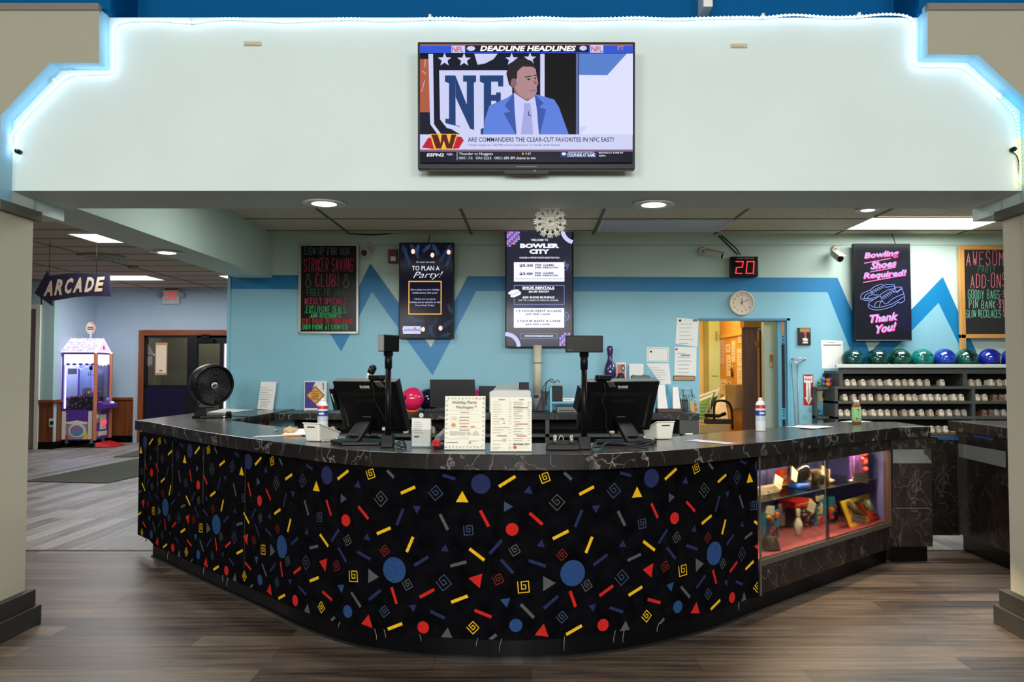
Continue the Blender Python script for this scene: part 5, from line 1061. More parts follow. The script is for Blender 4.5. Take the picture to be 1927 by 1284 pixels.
# ------------------------------------------------------------------ rental shoe prototypes (heel towards the hall)
def shoe_proto(up, toe, sole):
    t = thing('rental_shoe', '', 'shoe', (0, 0, 0)); mb = MB()
    sec = [(0, .024, .058), (.006, .031, .079), (.02, .035, .085), (.05, .0365, .080), (.09, .0365, .074), (.13, .039, .064), (.18, .043, .055), (.225, .040, .047), (.255, .030, .036), (.268, .014, .024)]
    n = 9; vs = []
    for y, w, h in sec:
        for k in range(n):
            a = math.pi * k / (n - 1); x = -math.cos(a); zz = math.sin(a) ** .55 if 0 < k < n - 1 else 0; vs.append((w * .78 * (abs(x) ** .8) * (1 if x > 0 else -1), y + (0 if y > .03 else (1 - zz) * -.006), .012 + (h - .012) * zz))
    for i in range(len(sec) - 1): mb.add(vs if i == 0 else [], [], up)
    o = 0
    for i in range(len(sec) - 1):
        for k in range(n - 1): mb.f.append([i * n + k, i * n + k + 1, (i + 1) * n + k + 1, (i + 1) * n + k]); mb.mi.append(mb.idx(up if i < 4 else toe)); mb.sm.append(True)
    mb.f.append(list(range(n))[::-1]); mb.mi.append(mb.idx(up)); mb.sm.append(False); mb.f.append([(len(sec) - 1) * n + k for k in range(n)]); mb.mi.append(mb.idx(toe)); mb.sm.append(False)
    mb.build('upper', t)
    out = [(x * .78, y) for x, y in ((-.028, -.006), (.028, -.006), (.039, .02), (.039, .09), (.046, .18), (.042, .235), (.024, .272), (-.024, .272), (-.042, .235), (-.046, .18), (-.039, .09), (-.039, .02))]
    mb = MB(); mb.prism(out, 'xy', 0, .013, sole); mb.build('sole', t, .002)
    mb = MB(); mb.poly([(.026 * math.cos(a), .058 + .04 * math.sin(a), .0815 - .005 * math.sin(a)) for a in [k * math.pi / 8 for k in range(16)]], m_matte); mb.build('opening', t)
    mb = MB(); mb.box(-.010, .010, -.0035, .004, .05, .066, mat('heel_tab', (150, 140, 128), .7)); mb.build('heel_tab', t)
    return t
c1 = mat('shoe_cream', (214, 202, 182), .6, noise=(40, .1)); c2 = mat('shoe_worn', (186, 170, 150), .65, noise=(40, .15)); c3 = mat('shoe_brown', (104, 74, 58), .6, noise=(40, .15)); c4 = mat('shoe_greyish', (166, 154, 146), .65, noise=(40, .25))
dk = mat('shoe_dark_toe', (52, 30, 30), .5); so = mat('shoe_sole', (176, 158, 118), .6); so2 = mat('shoe_sole_dark', (134, 108, 84), .6)
PROTO = {'cream': shoe_proto(c1, dk, so), 'worn cream': shoe_proto(c2, dk, so), 'brown': shoe_proto(c3, c3, so2), 'greyish': shoe_proto(c4, dk, so2)}
used_proto = set()
ORD = 'first second third fourth fifth sixth seventh eighth ninth tenth eleventh twelfth thirteenth fourteenth fifteenth sixteenth seventeenth'.split()
def place_shoe(kind, loc, rz, label, group):
    o = PROTO[kind]
    if kind in used_proto: o = copy_tree(o)
    used_proto.add(kind); o.location = loc; o.rotation_euler = (0, 0, rz); o.scale = (.86, .95, .80); o['label'] = label; o['group'] = group
rs = random.Random(11)
ub = [(519, 'worn cream'), (535, 'worn cream'), (556, 'greyish'), (577, 'worn cream'), (625, 'cream'), (763, 'cream'), (813, 'worn cream'), (1152, 'cream'), (1170, 'greyish')]
for k, (px, kd) in enumerate(ub):
    place_shoe(kd, (at(px, 810, 7.36).x, 7.36, zs2), rs.uniform(-.1, .1), '%s rental shoe under the back counter, %s from the left' % (kd, ORD[k]), 'shoes under the back counter')

# ------------------------------------------------------------------ shoe rack
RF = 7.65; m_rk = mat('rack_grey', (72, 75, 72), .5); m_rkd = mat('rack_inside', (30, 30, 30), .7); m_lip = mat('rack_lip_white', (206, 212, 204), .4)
zR = lambda py: at(1700, py, RF).z
xR = lambda px: at(px, 750, RF).x
rk = thing('shoe_rack', 'grey shoe rack full of rental shoes with bowling balls on top', 'shelf', (xR(1571), RF, 0)); o_ = xR(1571)
xe_ = 5.3 - o_; xl2 = xR(1580) - o_; xm = xR(1817) - o_; xm2 = xR(1832) - o_; dep = YW - RF - .01
zt = 1.347
mb = MB(); mb.box(xl2 - .03, xe_, .0, dep, zt - .03, zt - .0015, m_rk); mb.build('ball_shelf', rk); mb = MB(); mb.box(xl2 - .04, xe_, -.03, .0, zR(692.5), zR(686), m_lip); mb.build('front_lip', rk, .003); mb = MB(); mb.box(xl2, xe_, .0, .02, zt - .0015, zR(692.5) + .005, m_rk); mb.build('fascia', rk)
for py, x0, nm in ((727, 0, 's'), (755, 0, 's'), (784, 0, 's'), (815, 0, 's')):
    mb = MB(); mb.box(x0, xe_, 0, dep, zR(py) - .028, zR(py) - .0015, m_rk); mb.build('shelf_board', rk, .002)
mb = MB(); mb.box(xl2, xl2 + .035, 0, dep, zR(727), zt - .03, m_rk); mb.build('upright', rk); mb = MB(); mb.box(xm - .02, xm + .02, 0, dep, zR(727), zt - .03, m_rk); mb.build('upright', rk)
mb = MB(); mb.box(0, .03, 0, dep, .001, zR(727) - .028, m_rk); mb.build('upright', rk); mb = MB(); mb.box(xm2 - .016, xm2 + .016, 0.001, dep, 0, zR(727) - .028, m_rk); mb.build('upright', rk)
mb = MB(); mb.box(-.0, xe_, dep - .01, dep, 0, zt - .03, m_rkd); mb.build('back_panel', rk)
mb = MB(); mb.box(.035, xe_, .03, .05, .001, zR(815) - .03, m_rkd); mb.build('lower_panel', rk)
lx = at(1537.5, 750, 7.82).x - o_; mb = MB(); mb.box(lx, lx + .022, dep - .08, dep, .001, zR(727) - .028, m_rk); mb.build('upright', rk)
zlg = at(1555, 728, 7.8).z; zcb = at(1555, 783, 7.8).z; mb = MB(); mb.box(lx, -.002, dep - .16, dep, zlg - .028, zlg - .0015, m_rk); mb.build('ledge_board', rk); mb = MB(); mb.box(lx, -.002, dep - .16, dep, zcb - .03, zcb - .0015, m_rk); mb.build('cubby_base', rk); pass
mb = MB(); mb.box(xl2 - .075, xl2 - .045, .2, .3, zR(727), zR(696), m_matte); mb.box(xl2 - .062, xl2 - .058, .22, .24, zR(696), zR(690), m_matte); put(mb, 'handheld_radio', 'dark handheld radio beside the left upright of the shoe rack', 'radio', (o_, RF, 0)) if False else None
rows = {
 'top': (727, [1595.7, 1608.3, 1625.8, 1644.8, 1657.4, 1677, 1691, 1704.4, 1717, 1732.4, 1747.1, 1774.7], [1830, 1843.5, 1869.3, 1882.7, 1898]),
 'second': (755, [1591.5, 1608.3, 1625.8, 1639.2, 1656, 1670, 1685.4, 1697.3, 1711.4, 1722.6, 1742.4, 1753, 1767, 1778.9, 1797.8, 1810.4], [1840.6, 1854.6, 1873.5, 1885.5, 1898.8]),
 'third': (784, [1582.4, 1595, 1609.7, 1626.6, 1644.8, 1658, 1670.7, 1684.7, 1703, 1717, 1735, 1752.9, 1772.6, 1787.3, 1802.7, 1815.4], [1853.2, 1865.1, 1876.3, 1889.7]),
 'lowest': (815, [1753.7, 1766.3, 1779.6, 1793, 1809], [])}
special = {1873.5: 'brown', 1885.5: 'brown', 1853.2: 'brown', 1865.1: 'brown', 1802.7: 'greyish', 1815.4: 'greyish', 1793: 'greyish', 1809: 'greyish', 1876.3: 'greyish', 1889.7: 'greyish', 1774.7: 'cream', 1787.3: 'cream', 1840.6: 'cream'}
for nm, (py, L, R_) in rows.items():
    for bay, lst in (('left', L), ('right', R_)):
        for k, px in enumerate(lst):
            kd = special.get(px) or rs.choice(['cream', 'worn cream', 'cream'])
            y = RF + rs.uniform(.012, .03); rz = rs.uniform(-.06, .06)
            if px in (1742.4, 1797.8, 1869.3, 1677, 1644.8): rz = .26
            place_shoe(kd, (at(px, 750, y).x, y, zR(py)), rz, '%s rental shoe, %s from the left, %s shelf, %s bay of rack' % (kd, ORD[k], nm, bay), 'rental shoes on the rack')
# bowling balls in a row on the rack
def marb(name, a, b, sc=7):
    m = bpy.data.materials.new(name); m.use_nodes = True; nt = m.node_tree; bs = nt.nodes['Principled BSDF']; tc = nt.nodes.new('ShaderNodeTexCoord'); n = nt.nodes.new('ShaderNodeTexNoise'); n.inputs['Scale'].default_value = sc; n.inputs['Detail'].default_value = 3; n.inputs['Distortion'].default_value = 2.2
    nt.links.new(tc.outputs['Object'], n.inputs['Vector']); r = ramp(nt, n.outputs['Fac'], [(.38, a), (.62, b)]); nt.links.new(r.outputs[0], bs.inputs['Base Color']); bs.inputs['Roughness'].default_value = .1; bs.inputs['Coat Weight'].default_value = .6; return m
specs = [('dark teal', 1605.5, marb('ball_teal', (6, 44, 46), (14, 78, 74)), (), 'first, next to the long paper'), ('deep green', 1652.7, marb('ball_green', (4, 34, 34), (10, 70, 60)), ((.28, .72), (.42, .66)), 'holes near its top'), ('green and black swirled', 1695.6, marb('ball_swirl', (4, 30, 28), (16, 84, 68), 9), ((.42, .36),), 'third from the left'), ('bright teal', 1737.3, marb('ball_bright_teal', (6, 84, 84), (20, 140, 122)), ((-.28, .48), (-.22, .26), (.42, .40)), 'holes facing the hall'), ('plain royal blue', 1779.2, marb('ball_blue', (14, 40, 130), (24, 70, 176), 4), (), 'beside the bright teal one'), ('black and green banded', 1820.3, marb('ball_band', (6, 12, 20), (20, 110, 92), 6), ((.26, .34),), 'under the pine chalkboard post'), ('glossy navy blue', 1864.4, marb('ball_navy', (12, 20, 116), (22, 44, 160), 4), ((.05, .2), (.05, -.1)), 'with worn lettering'), ('blue', 1906.5, marb('ball_blue2', (14, 30, 120), (20, 50, 150), 4), (), 'cut off by the right pier')]
for nm, px, m, ho, lab in specs:
    t = ball('%s bowling ball on the shoe rack, %s' % (nm, lab), px, 7.80, None, zt, m=m, holes=ho, r=.1075, group='bowling balls on the rack')
    if px == 1864.4:
        mb = MB(); rr = .1085
        for k in range(9): a = -.35 + k * .08; n = Vector((.5, -math.sqrt(1 - .25 - a * a), a)); mb.cyl(n * rr * .99, n * rr, .006, .004, m_white, 6)
        mb.build('lettering', t)
# little toys on the ledge at the left of the rack
def duck(label, px, c, c2, zz, Y=7.83, k=1.0):
    p = at(px, 724, Y); t = thing('toy_duck', label, 'toy', (p.x, Y, zz), group='little rubber toys'); m = mat('toy_' + c, c2, .4)
    mb = MB(); mb.sphere((0, 0, .024 * k), .026 * k, m, 16, (1, .9, .9)); mb.build('body', t); mb = MB(); mb.sphere((0, -.006, .062 * k), .022 * k, m, 16); mb.build('head', t)
    mb = MB(); mb.cyl((0, -.024 * k, .058 * k), (0, -.042 * k, .056 * k), .008 * k, .003, mat('toy_beak', (236, 130, 40), .4), 8); mb.build('beak', t)
    mb = MB(); mb.sphere((-.009 * k, -.024 * k, .068 * k), .003, m_black, 6); mb.sphere((.009 * k, -.024 * k, .068 * k), .003, m_black, 6); mb.build('eyes', t)
zl = zlg
duck('little green rubber toy at the left end of the rack ledge', 1541, 'green', (40, 150, 60), zl, k=.75); duck('little blue and grey rubber toy on the rack ledge', 1549, 'slate', (92, 110, 170), zl, Y=7.88, k=1.1); duck('little orange rubber duck on the rack ledge', 1558.5, 'orange', (240, 140, 40), zl, k=1.0); duck('little purple rubber toy against the rack upright', 1565.5, 'violet', (120, 56, 160), zl, Y=7.86, k=1.2)
duck('little sky blue rubber duck in the cubby under the outlet', 1543.5, 'sky', (50, 140, 180), zcb, Y=7.86, k=.85)
p = at(1549, 745, YW - .012); t = thing('wall_outlet', 'cream electrical outlet inside the cubby of the shoe rack', 'outlet', (p.x, YW - .012, p.z + .01)); mb = MB(); mb.box(-.045, .045, 0, .008, -.07, .07, mat('outlet_cream', (206, 196, 150), .4)); mb.build('plate', t, .003)
mb = MB(); mb.box(-.008, .012, -.03, 0, -.03, .02, m_matte); mb.build('plug', t)

# ------------------------------------------------------------------ things on the front desk
E_ = .0
def onT(px, py): return onz(px, py, ZT)
# drum fan
fb = onT(396, 787); t = thing('table_fan', 'black drum fan standing on the left end of the front desk', 'fan', (fb.x, fb.y + .06, ZT), .38)
mb = MB(); P = [(-.16, -.05), (-.10, -.085), (.10, -.085), (.14, -.05), (.14, .06), (.09, .09), (-.09, .09), (-.16, .05)]
mb.prism(P, 'xy', 0, .022, m_black); mb.hexa([(-.15, -.05, .022), (-.05, -.05, .022), (-.05, .06, .022), (-.15, .06, .022)], [(-.11, -.02, .11), (-.06, -.02, .11), (-.06, .04, .11), (-.11, .04, .11)], m_black)
mb.build('base', t, .006)
mb = MB(); mb.hexa([(-.12, -.03, .08), (.0, -.03, .08), (.0, .05, .08), (-.12, .05, .08)], [(-.08, -.02, .2), (.02, -.02, .2), (.02, .04, .2), (-.08, .04, .2)], m_black); mb.build('neck', t, .006)
mb = MB(); mb.cyl((.115, -.05, .022), (.115, -.05, .05), .022, .020, m_black, 16); mb.cyl((.08, -.088, .012), (.08, -.09, .012), .006, .006, m_ch, 10); mb.build('knob', t)
FC = Vector((-.02, 0, at(392, 724, fb.y).z - ZT)); RY_ = Matrix.Translation(FC) @ Matrix.Rotation(.42, 4, 'Z') @ Matrix.Rotation(math.radians(8), 4, 'X') @ Matrix.Rotation(math.pi / 2, 4, 'X')   # local z of the lathe points to -y
FR = .168
mb = MB(); mb.M = RY_; mb.lathe([(.06, -.13), (.12, -.12), (FR * .93, -.07), (FR, -.02), (FR, .05), (FR * .97, .062), (FR * .90, .064), (FR * .88, .045), (FR * .88, -.02), (.02, -.05)], m_black, n=48); mb.build('housing', t)
mb = MB(); mb.M = RY_
m_gril = mat('fan_grille', (44, 44, 46), .3)  # black wire greyed so the colour carries its glints
for k in range(10):
    r_ = .045 + k * .0105; mb.tube([(r_ * math.cos(a), r_ * math.sin(a), .062 - .02 * (r_ / FR) ** 2) for a in [2 * math.pi * j / 36 for j in range(36)]], .0024, m_gril, 5, True)
for k in range(24):
    a = 2 * math.pi * k / 24; mb.tube([(rr * math.cos(a + (rr - .04) * 4), rr * math.sin(a + (rr - .04) * 4), .062 - .02 * (rr / FR) ** 2) for rr in (.035, .07, .105, .148)], .0022, m_gril, 5)
mb.build('grille', t)
mb = MB(); mb.M = RY_
for k in range(3):
    a = 2 * math.pi * k / 3; c, q = math.cos(a), math.sin(a); pts = []
    for rr, da, zz in ((.03, -.5, .0), (.03, .5, .03), (.13, .75, .035), (.14, .1, .02), (.12, -.25, -.005)): pts.append((rr * math.cos(a + da), rr * math.sin(a + da), zz))
    mb.poly(pts, mat('blade_black', (22, 22, 23), .3))
o = mb.build('blades', t)
mb = MB(); mb.M = RY_; mb.lathe([(.001, .072), (.022, .071), (.030, .066), (.033, .058), (.033, .04)], m_black, n=24, mats=[m_ch, m_sil, m_black, m_black]); mb.build('hub_badge', t)
mb = MB(); mb.tube(smooth([(.13, .0, .012), (.17, .02, .006), (.22, -.01, .004), (.27, .04, .004)], 5), .004, m_matte, 6); mb.build('power_cord', t)
mb = MB(); a = onz(389, 776, ZT); P = [onz(x, y, ZT) for x, y in ((391, 776.5), (433, 777), (479, 771.5), (423, 769))]
mb.prism([(q.x, q.y) for q in P], 'xy', ZT, ZT + .002, m_paper); put(mb, 'desk_sheet', 'white sheets lying behind the fan on the desk return', 'paper')

# touch registers
def register(label, ox, oy, th, w, sgn, cx):
    t = thing('touch_register', label, 'register', (ox, oy, ZT), th)
    mb = MB(); mb.prism([(-.02, -.19), (.15, -.10), (.14, .05), (-.14, .05), (-.15, -.10)], 'xy', 0, .018, m_black); mb.build('base', t, .003)
    mb = MB(); mb.hexa([(-.045, -.15, .018), (.045, -.15, .018), (.045, -.11, .018), (-.045, -.11, .018)], [(-.042, .015, .135), (.042, .015, .135), (.042, .05, .125), (-.042, .05, .125)], m_black); mb.build('arm', t, .004)
    mb = MB(); mb.hexa([(-.028, -.126, .051), (.028, -.126, .051), (.028, -.120, .053), (-.028, -.120, .053)], [(-.028, -.117, .056), (.028, -.117, .056), (.028, -.112, .058), (-.028, -.112, .058)], m_matte); mb.box(-.024, .024, .016, .022, .118, .139, m_dgrey); mb.build('arm_slot', t)
    z0, z1, y0, y1 = .055, .325, .10, -.02
    def pt(u, v, d): return (u, y0 + (y1 - y0) * v + d, z0 + (z1 - z0) * v + d * .4)
    mb = MB(); hw = w / 2
    mb.hexa([pt(-hw, 0, 0), pt(hw, 0, 0), pt(hw, 0, .045), pt(-hw, 0, .045)], [pt(-hw, 1, 0), pt(hw, 1, 0), pt(hw, 1, .045), pt(-hw, 1, .045)], m_black); mb.build('panel', t, .004)
    mb = MB(); q = lambda u, v: pt(u, v, -.018); b = lambda u, v: pt(u, v, .0)
    mb.add([b(-hw * .85, .06), b(hw * .85, .06), b(hw * .85, .80), b(-hw * .85, .80), q(-hw * .72, .12), q(hw * .72, .12), q(hw * .72, .74), q(-hw * .72, .74)], [(4, 5, 6, 7), (0, 1, 5, 4), (1, 2, 6, 5), (2, 3, 7, 6), (3, 0, 4, 7)], m_black)
    mb.add([pt(-hw * .3, .1, -.03), pt(hw * .3, .1, -.03), pt(hw * .3, .64, -.03), pt(-hw * .3, .64, -.03), q(-hw * .34, .1), q(hw * .34, .1), q(hw * .34, .68), q(-hw * .34, .68)], [(0, 1, 2, 3), (0, 1, 5, 4), (1, 2, 6, 5), (2, 3, 7, 6), (3, 0, 4, 7)], m_black); mb.build('rear_cover', t)
    vs, fs = glyphs('PLANAR', .02); ax, bx = min(v[0] for v in vs), max(v[0] for v in vs); ay, by = min(v[1] for v in vs), max(v[1] for v in vs); mb = MB()
    mb.add([pt(-.03 + (x - ax) / (bx - ax) * .06, .872 + (y - ay) / (by - ay) * .05, -.0012) for x, y in vs], fs, m_white); mb.add([pt(u, v, -.0012) for u, v in ((-.03, .855), (.03, .855), (.03, .86), (-.03, .86))], [(0, 1, 2, 3)], m_ink); mb.build('lettering', t, weld=False)
    mb = MB(); mb.hexa([pt(sgn * hw, .42, -.01), pt(sgn * (hw + .03), .42, -.01), pt(sgn * (hw + .03), .42, .05), pt(sgn * hw, .42, .05)], [pt(sgn * hw, .86, -.01), pt(sgn * (hw + .025), .86, -.01), pt(sgn * (hw + .025), .86, .05), pt(sgn * hw, .86, .05)], m_black)
    mb.add([pt(sgn * (hw + .012), v, -.0112) for v in (.55, .55)] + [pt(sgn * (hw + .02), .76, -.0112), pt(sgn * (hw + .012), .76, -.0112)], [(0, 1, 2, 3)], m_white); mb.build('card_reader', t)
    mb = MB(); c = pt(cx, 1.0, .02); mb.box(c[0] - .028, c[0] + .05, c[1] - .02, c[1] + .03, c[2] + .001, c[2] + .026, m_black); mb.hexa([pt(cx + .035, .90, -.012), pt(cx + .075, .90, -.012), pt(cx + .075, .90, -.001), pt(cx + .035, .90, -.001)], [pt(cx + .01, 1.02, -.012), pt(cx + .05, 1.02, -.012), pt(cx + .05, 1.02, .0), pt(cx + .01, 1.02, .0)], m_dgrey); mb.build('webcam', t, .004)
    mb = MB(); mb.tube(smooth([Vector(pt(cx, .98, -.012)), Vector(pt(cx + .01, .8, -.02)), Vector(pt(cx + .0, .66, -.022)), Vector(pt(cx + .035, .4, -.03)), Vector(pt(cx + .045, .15, -.035)), Vector((cx + .05, -.02, .024))], 5), .0028, m_matte, 6); mb.build('webcam_cable', t)
    mb = MB(); mb.add([pt(.05 + sgn * -.01, .05, -.019), pt(.075 + sgn * -.01, .05, -.019), pt(.075 + sgn * -.01, .12, -.019), pt(.05 + sgn * -.01, .12, -.019)], [(0, 1, 2, 3)], m_paper); mb.build('sticker', t)
    return t
register('left touch register seen from behind, stand leaning left', -.885, 4.26, math.radians(-20), .39, -1, .055)
register('right touch register seen from behind, beside the black cradle', .485, 4.25, math.radians(20), .43, -1, -.12)
mb = MB(); P = [onz(x, y, ZT + .006) for x, y in ((744, 836), (756, 829), (764, 838), (758, 842), (748, 838))]; mb.tube(smooth(P, 5), .004, m_matte, 6); P = [onz(x, y, ZT + .006) for x, y in ((740, 838), (750, 842), (757, 836), (749, 832))]; mb.tube(smooth(P, 5), .0025, m_ink, 6)
put(mb, 'loose_cables', 'short loose cables on the desk beside the left display pole', 'cable')
mb = MB()
for Q in (((1112, 840), (1122, 832), (1140, 834), (1175, 836), (1205, 839), (1230, 832), (1222, 826)), ((1115, 836), (1130, 841), (1150, 832), (1190, 840), (1218, 838)), ((1114, 845), (1120, 836), (1130, 830), (1148, 829))): P = [onz(x, y, ZT + .024) for x, y in Q]; P[0].z = P[-1].z = ZT + .006; mb.tube(smooth(P, 5), .0042, m_matte, 6)
put(mb, 'register_cables', 'black cables coiled around the foot of the right register', 'cable')

# customer display poles
def pole(label, bpx, bpy, py0, head, frot):
    b = onT(bpx, bpy); t = thing('customer_display', label, 'display', (b.x, b.y + .035, ZT)); z = lambda py: at(bpx, py, b.y + .035).z - ZT
    mb = MB(); mb.box(-.03, .03, -.03, .03, 0, .062, m_black); mb.build('base', t, .003)
    mb = MB(); mb.cyl((0, 0, .062), (0, 0, z(py0 + 28)), .0145, .0145, m_black, 18); mb.build('pole', t)
    mb = MB(); mb.cyl((0, 0, z(py0 + 32)), (0, 0, z(py0 + 2)), .018, .019, m_black, 18); mb.cyl((-.022, 0, z(py0 + 4)), (.022, 0, z(py0 + 4)), .012, .012, m_black, 12); mb.build('hinge', t)
    mb = MB(); mb.M = Matrix.Rotation(frot, 4, 'Z'); mb.box(-head / 2, head / 2, -.022, .022, z(py0), z(py0 - 31.5), m_black); mb.build('head', t, .004)
    mb = MB(); mb.M = Matrix.Rotation(frot, 4, 'Z'); mb.box(-head / 2 + .004, head / 2 - .004, -.0235, -.0222, z(py0) + .006, z(py0 - 31.5) - .004, mat('display_dark', (12, 13, 12), .3, spec=.1)); mb.box(-head / 2 + .01, -head / 2 + .035, -.0240, -.0235, z(py0) + .009, z(py0) + .012, m_ink) if frot < .5 else mb.box(-head / 2 - .0012, -head / 2 - .0002, -.018, .020, z(py0) + .003, z(py0 - 31.5) - .003, mat('display_silver', (150, 150, 156), .4)); mb.build('screen', t)
pole('customer display pole turned sideways in front of the left register', 727.5, 843, 662, .12, math.radians(62))
pole('customer display pole facing the hall in front of the right register', 1100.5, 846.5, 663.5, .183, 0)
# white terminals
def terminal(label, px, py, rz, side):
    b = onT(px, py); t = thing('card_terminal', label, 'terminal', (b.x, b.y, ZT), rz); m = mat('terminal_white', (244, 242, 230), .4)
    mb = MB(); s = side
    mb.hexa([(-.045, 0, 0), (.045, 0, 0), (.045, .16, 0), (-.045, .16, 0)], [(-.056, -.015, .095), (.056, -.015, .095), (.056, .17, .035), (-.056, .17, .035)], m); mb.build('body', t, .008)
    mb = MB(); mb.hexa([(-.058, -.017, .096), (.058, -.017, .096), (.058, .172, .036), (-.058, .172, .036)], [(-.056, -.015, .102), (.056, -.015, .102), (.056, .17, .042), (-.056, .17, .042)], mat('terminal_lid', (232, 230, 216), .4)); mb.build('lid', t, .002)
    mb = MB(); mb.box(-.024, .024, -.0155, -.008, .074, .081, m_matte); mb.build('slot', t)
    mb = MB(); mb.tube(smooth([(.04 * s, .15, .01), (.08 * s, .10, .004), (.07 * s, .03, .004), (.075 * s, -.01, .004)], 5), .0035, m_white, 6); mb.build('cord', t)
terminal('white wedge shaped card terminal left of the left register', 588, 831, -.42, 1)
terminal('white wedge shaped card terminal right of the right register', 1251, 827, .30, -1)
# spray cans and the bottle
def can(label, px, py, h, r):
    b = onT(px, py); t = thing('spray_can', label, 'spray can', (b.x, b.y + r, ZT)); m = mat('can_white', (228, 228, 228), .3); bl = mat('can_blue', (36, 70, 150), .35); rdm = mat('can_red', (196, 40, 60), .4)
    mb = MB(); mb.lathe([(r * .97, 0), (r, .004), (r, h * .30), (r, h * .46), (r, h * .62), (r, h * .68), (r, h * .78), (r * .8, h * .86), (r * .45, h * .92)], m, n=28, mats=[m, m, mat('can_print', (196, 206, 220), .4), bl, m, rdm, m, m]); mb.build('body', t)
    mb = MB(); mb.lathe([(r * .42, h * .90), (r * .42, h * .96), (r * .25, h), (0.001, h)], m_white, n=18); mb.build('cap', t)
    mb = MB(); s = Surf(mb, (0, 0, 1, 1), -r * .5, h * .57, r * .5, h * .5, -r * 1.003); s.rect(.0, 0, 1, .8, m_white); mb.build('label', t, weld=False)
can('white spray can standing behind the left card terminal', 604.5, 812, .205, .033); can('white spray can in front of the office doorway', 1434, 811.7, .21, .031)
b = onT(1615, 798.4); t = thing('juice_bottle', 'juice bottle with a pale green label and white cap on the desk', 'bottle', (b.x, b.y + .03, ZT)); r_ = .032; h = .17
am = mat('juice_amber', (150, 84, 40), .1); gl = mat('label_green', (150, 206, 142), .5)
mb = MB(); mb.lathe([(r_ * .9, 0), (r_, .006), (r_, .016), (r_, .115), (r_ * .95, .128), (r_ * .7, .144), (r_ * .55, .15)], am, n=28); mb.build('bottle', t); mb = MB(); mb.lathe([(r_ * 1.01, .016), (r_ * 1.012, .03), (r_ * 1.012, .118), (r_ * 1.0, .119)], gl, n=28)
s = Surf(mb, (0, 0, 1, 1), -r_ * .7, .115, r_ * .7, .02, -r_ * 1.02); s.rect(.30, .08, .70, .13, m_dink); s.rect(.38, .18, .44, .27, m_dink); s.rect(.48, .18, .54, .27, m_dink); s.rect(.58, .18, .64, .27, m_dink); s.rect(.25, .45, .75, .47, m_dink); s.rect(.12, .72, .36, .90, mat('label_red', (170, 60, 60), .5)); s.rect(.5, .74, .85, .76, m_dink); s.rect(.5, .80, .85, .82, m_dink); mb.build('label', t, weld=False)
mb = MB(); mb.lathe([(r_ * .62, .15), (r_ * .62, h), (0.001, h)], m_white, n=20); mb.build('cap', t)
def flat(name, label, pts, z=0.0, m=None, th=.0012):
    P = [onz(x, y, ZT) for x, y in pts]; mb = MB(); mb.prism([(q.x, q.y) for q in P], 'xy', ZT + z, ZT + z + th, m or m_paper); return put(mb, name, label, 'paper')
flat('desk_sheet', 'white sheet under the juice bottle', [(1580, 794.5), (1640, 797), (1632, 792.6), (1600, 792.6)], 0) if False else flat('desk_sheet', 'white sheet behind the juice bottle', [(1580, 794), (1612, 795.5), (1640, 793.5), (1608, 791.8)])
flat('desk_sheet', 'lowest of three white sheets fanned near the mop frame', [(1478, 803.2), (1520, 806.5), (1545, 807.6), (1502, 803)]); flat('desk_sheet', 'middle of three white sheets fanned near the mop frame', [(1500, 801.3), (1560, 803), (1537, 806.3), (1490, 804.5)], .002); flat('desk_sheet', 'rightmost of three white sheets fanned near the mop frame', [(1520, 803.2), (1569, 804.5), (1530, 808.2), (1500, 806.0)], .004)
flat('desk_sheet', 'pale streak right of the right card terminal, a painted reflection', [(1290, 829.5), (1310, 827.5), (1388, 834.5), (1366, 836.2)], 0, mat('reflection_lilac', (222, 210, 224), .4)); flat('desk_sheet', 'small white slip behind the right card terminal', [(1289, 816.5), (1304, 816), (1303, 817.8), (1290, 818)])  # the lilac sheet stands in for the lit screens' reflection on the worktop
flat('desk_sheet', 'narrow white streak left of the opened envelope, a painted reflection', [(474, 823.5), (482, 821.3), (540, 818.6), (541, 820.5)], 0, mat('reflection_bluish', (214, 216, 232), .4))  # pale sheet standing in for a reflection on the glossy worktop
b = onT(549, 820); t = thing('opened_envelope', 'opened envelope of papers with an orange slip beside the left terminal', 'envelope', (b.x, b.y, ZT), .1)
mb = MB(); mb.box(-.07, .06, -.02, .12, 0, .004, mat('slip_orange', (236, 160, 40), .6)); mb.build('orange_slip', t); mb = MB(); mb.hexa([(-.05, .0, .005), (.08, -.02, .005), (.09, .14, .006), (-.03, .14, .006)], [(-.05, .0, .008), (.08, -.02, .008), (.09, .14, .03), (-.03, .14, .03)], m_paper); mb.build('papers', t); mb = MB(); mb.hexa([(-.06, .05, .008), (-.02, .02, .008), (.03, .06, .03), (-.03, .09, .03)], [(-.06, .05, .035), (-.02, .02, .02), (.03, .06, .034), (-.03, .09, .05)], mat('envelope_kraft', (176, 150, 110), .7)); mb.build('flap', t)
b = onT(519, 811.5); mb = MB(); mb.M = Matrix.Rotation(.8, 4, 'Z'); mb.cyl((-.012, 0, .006), (.012, 0, .006), .006, .006, m_sil, 10); put(mb, 'small_metal_bit', 'small shiny metal bit on the desk left of the envelope', 'metal bit', tuple(b))
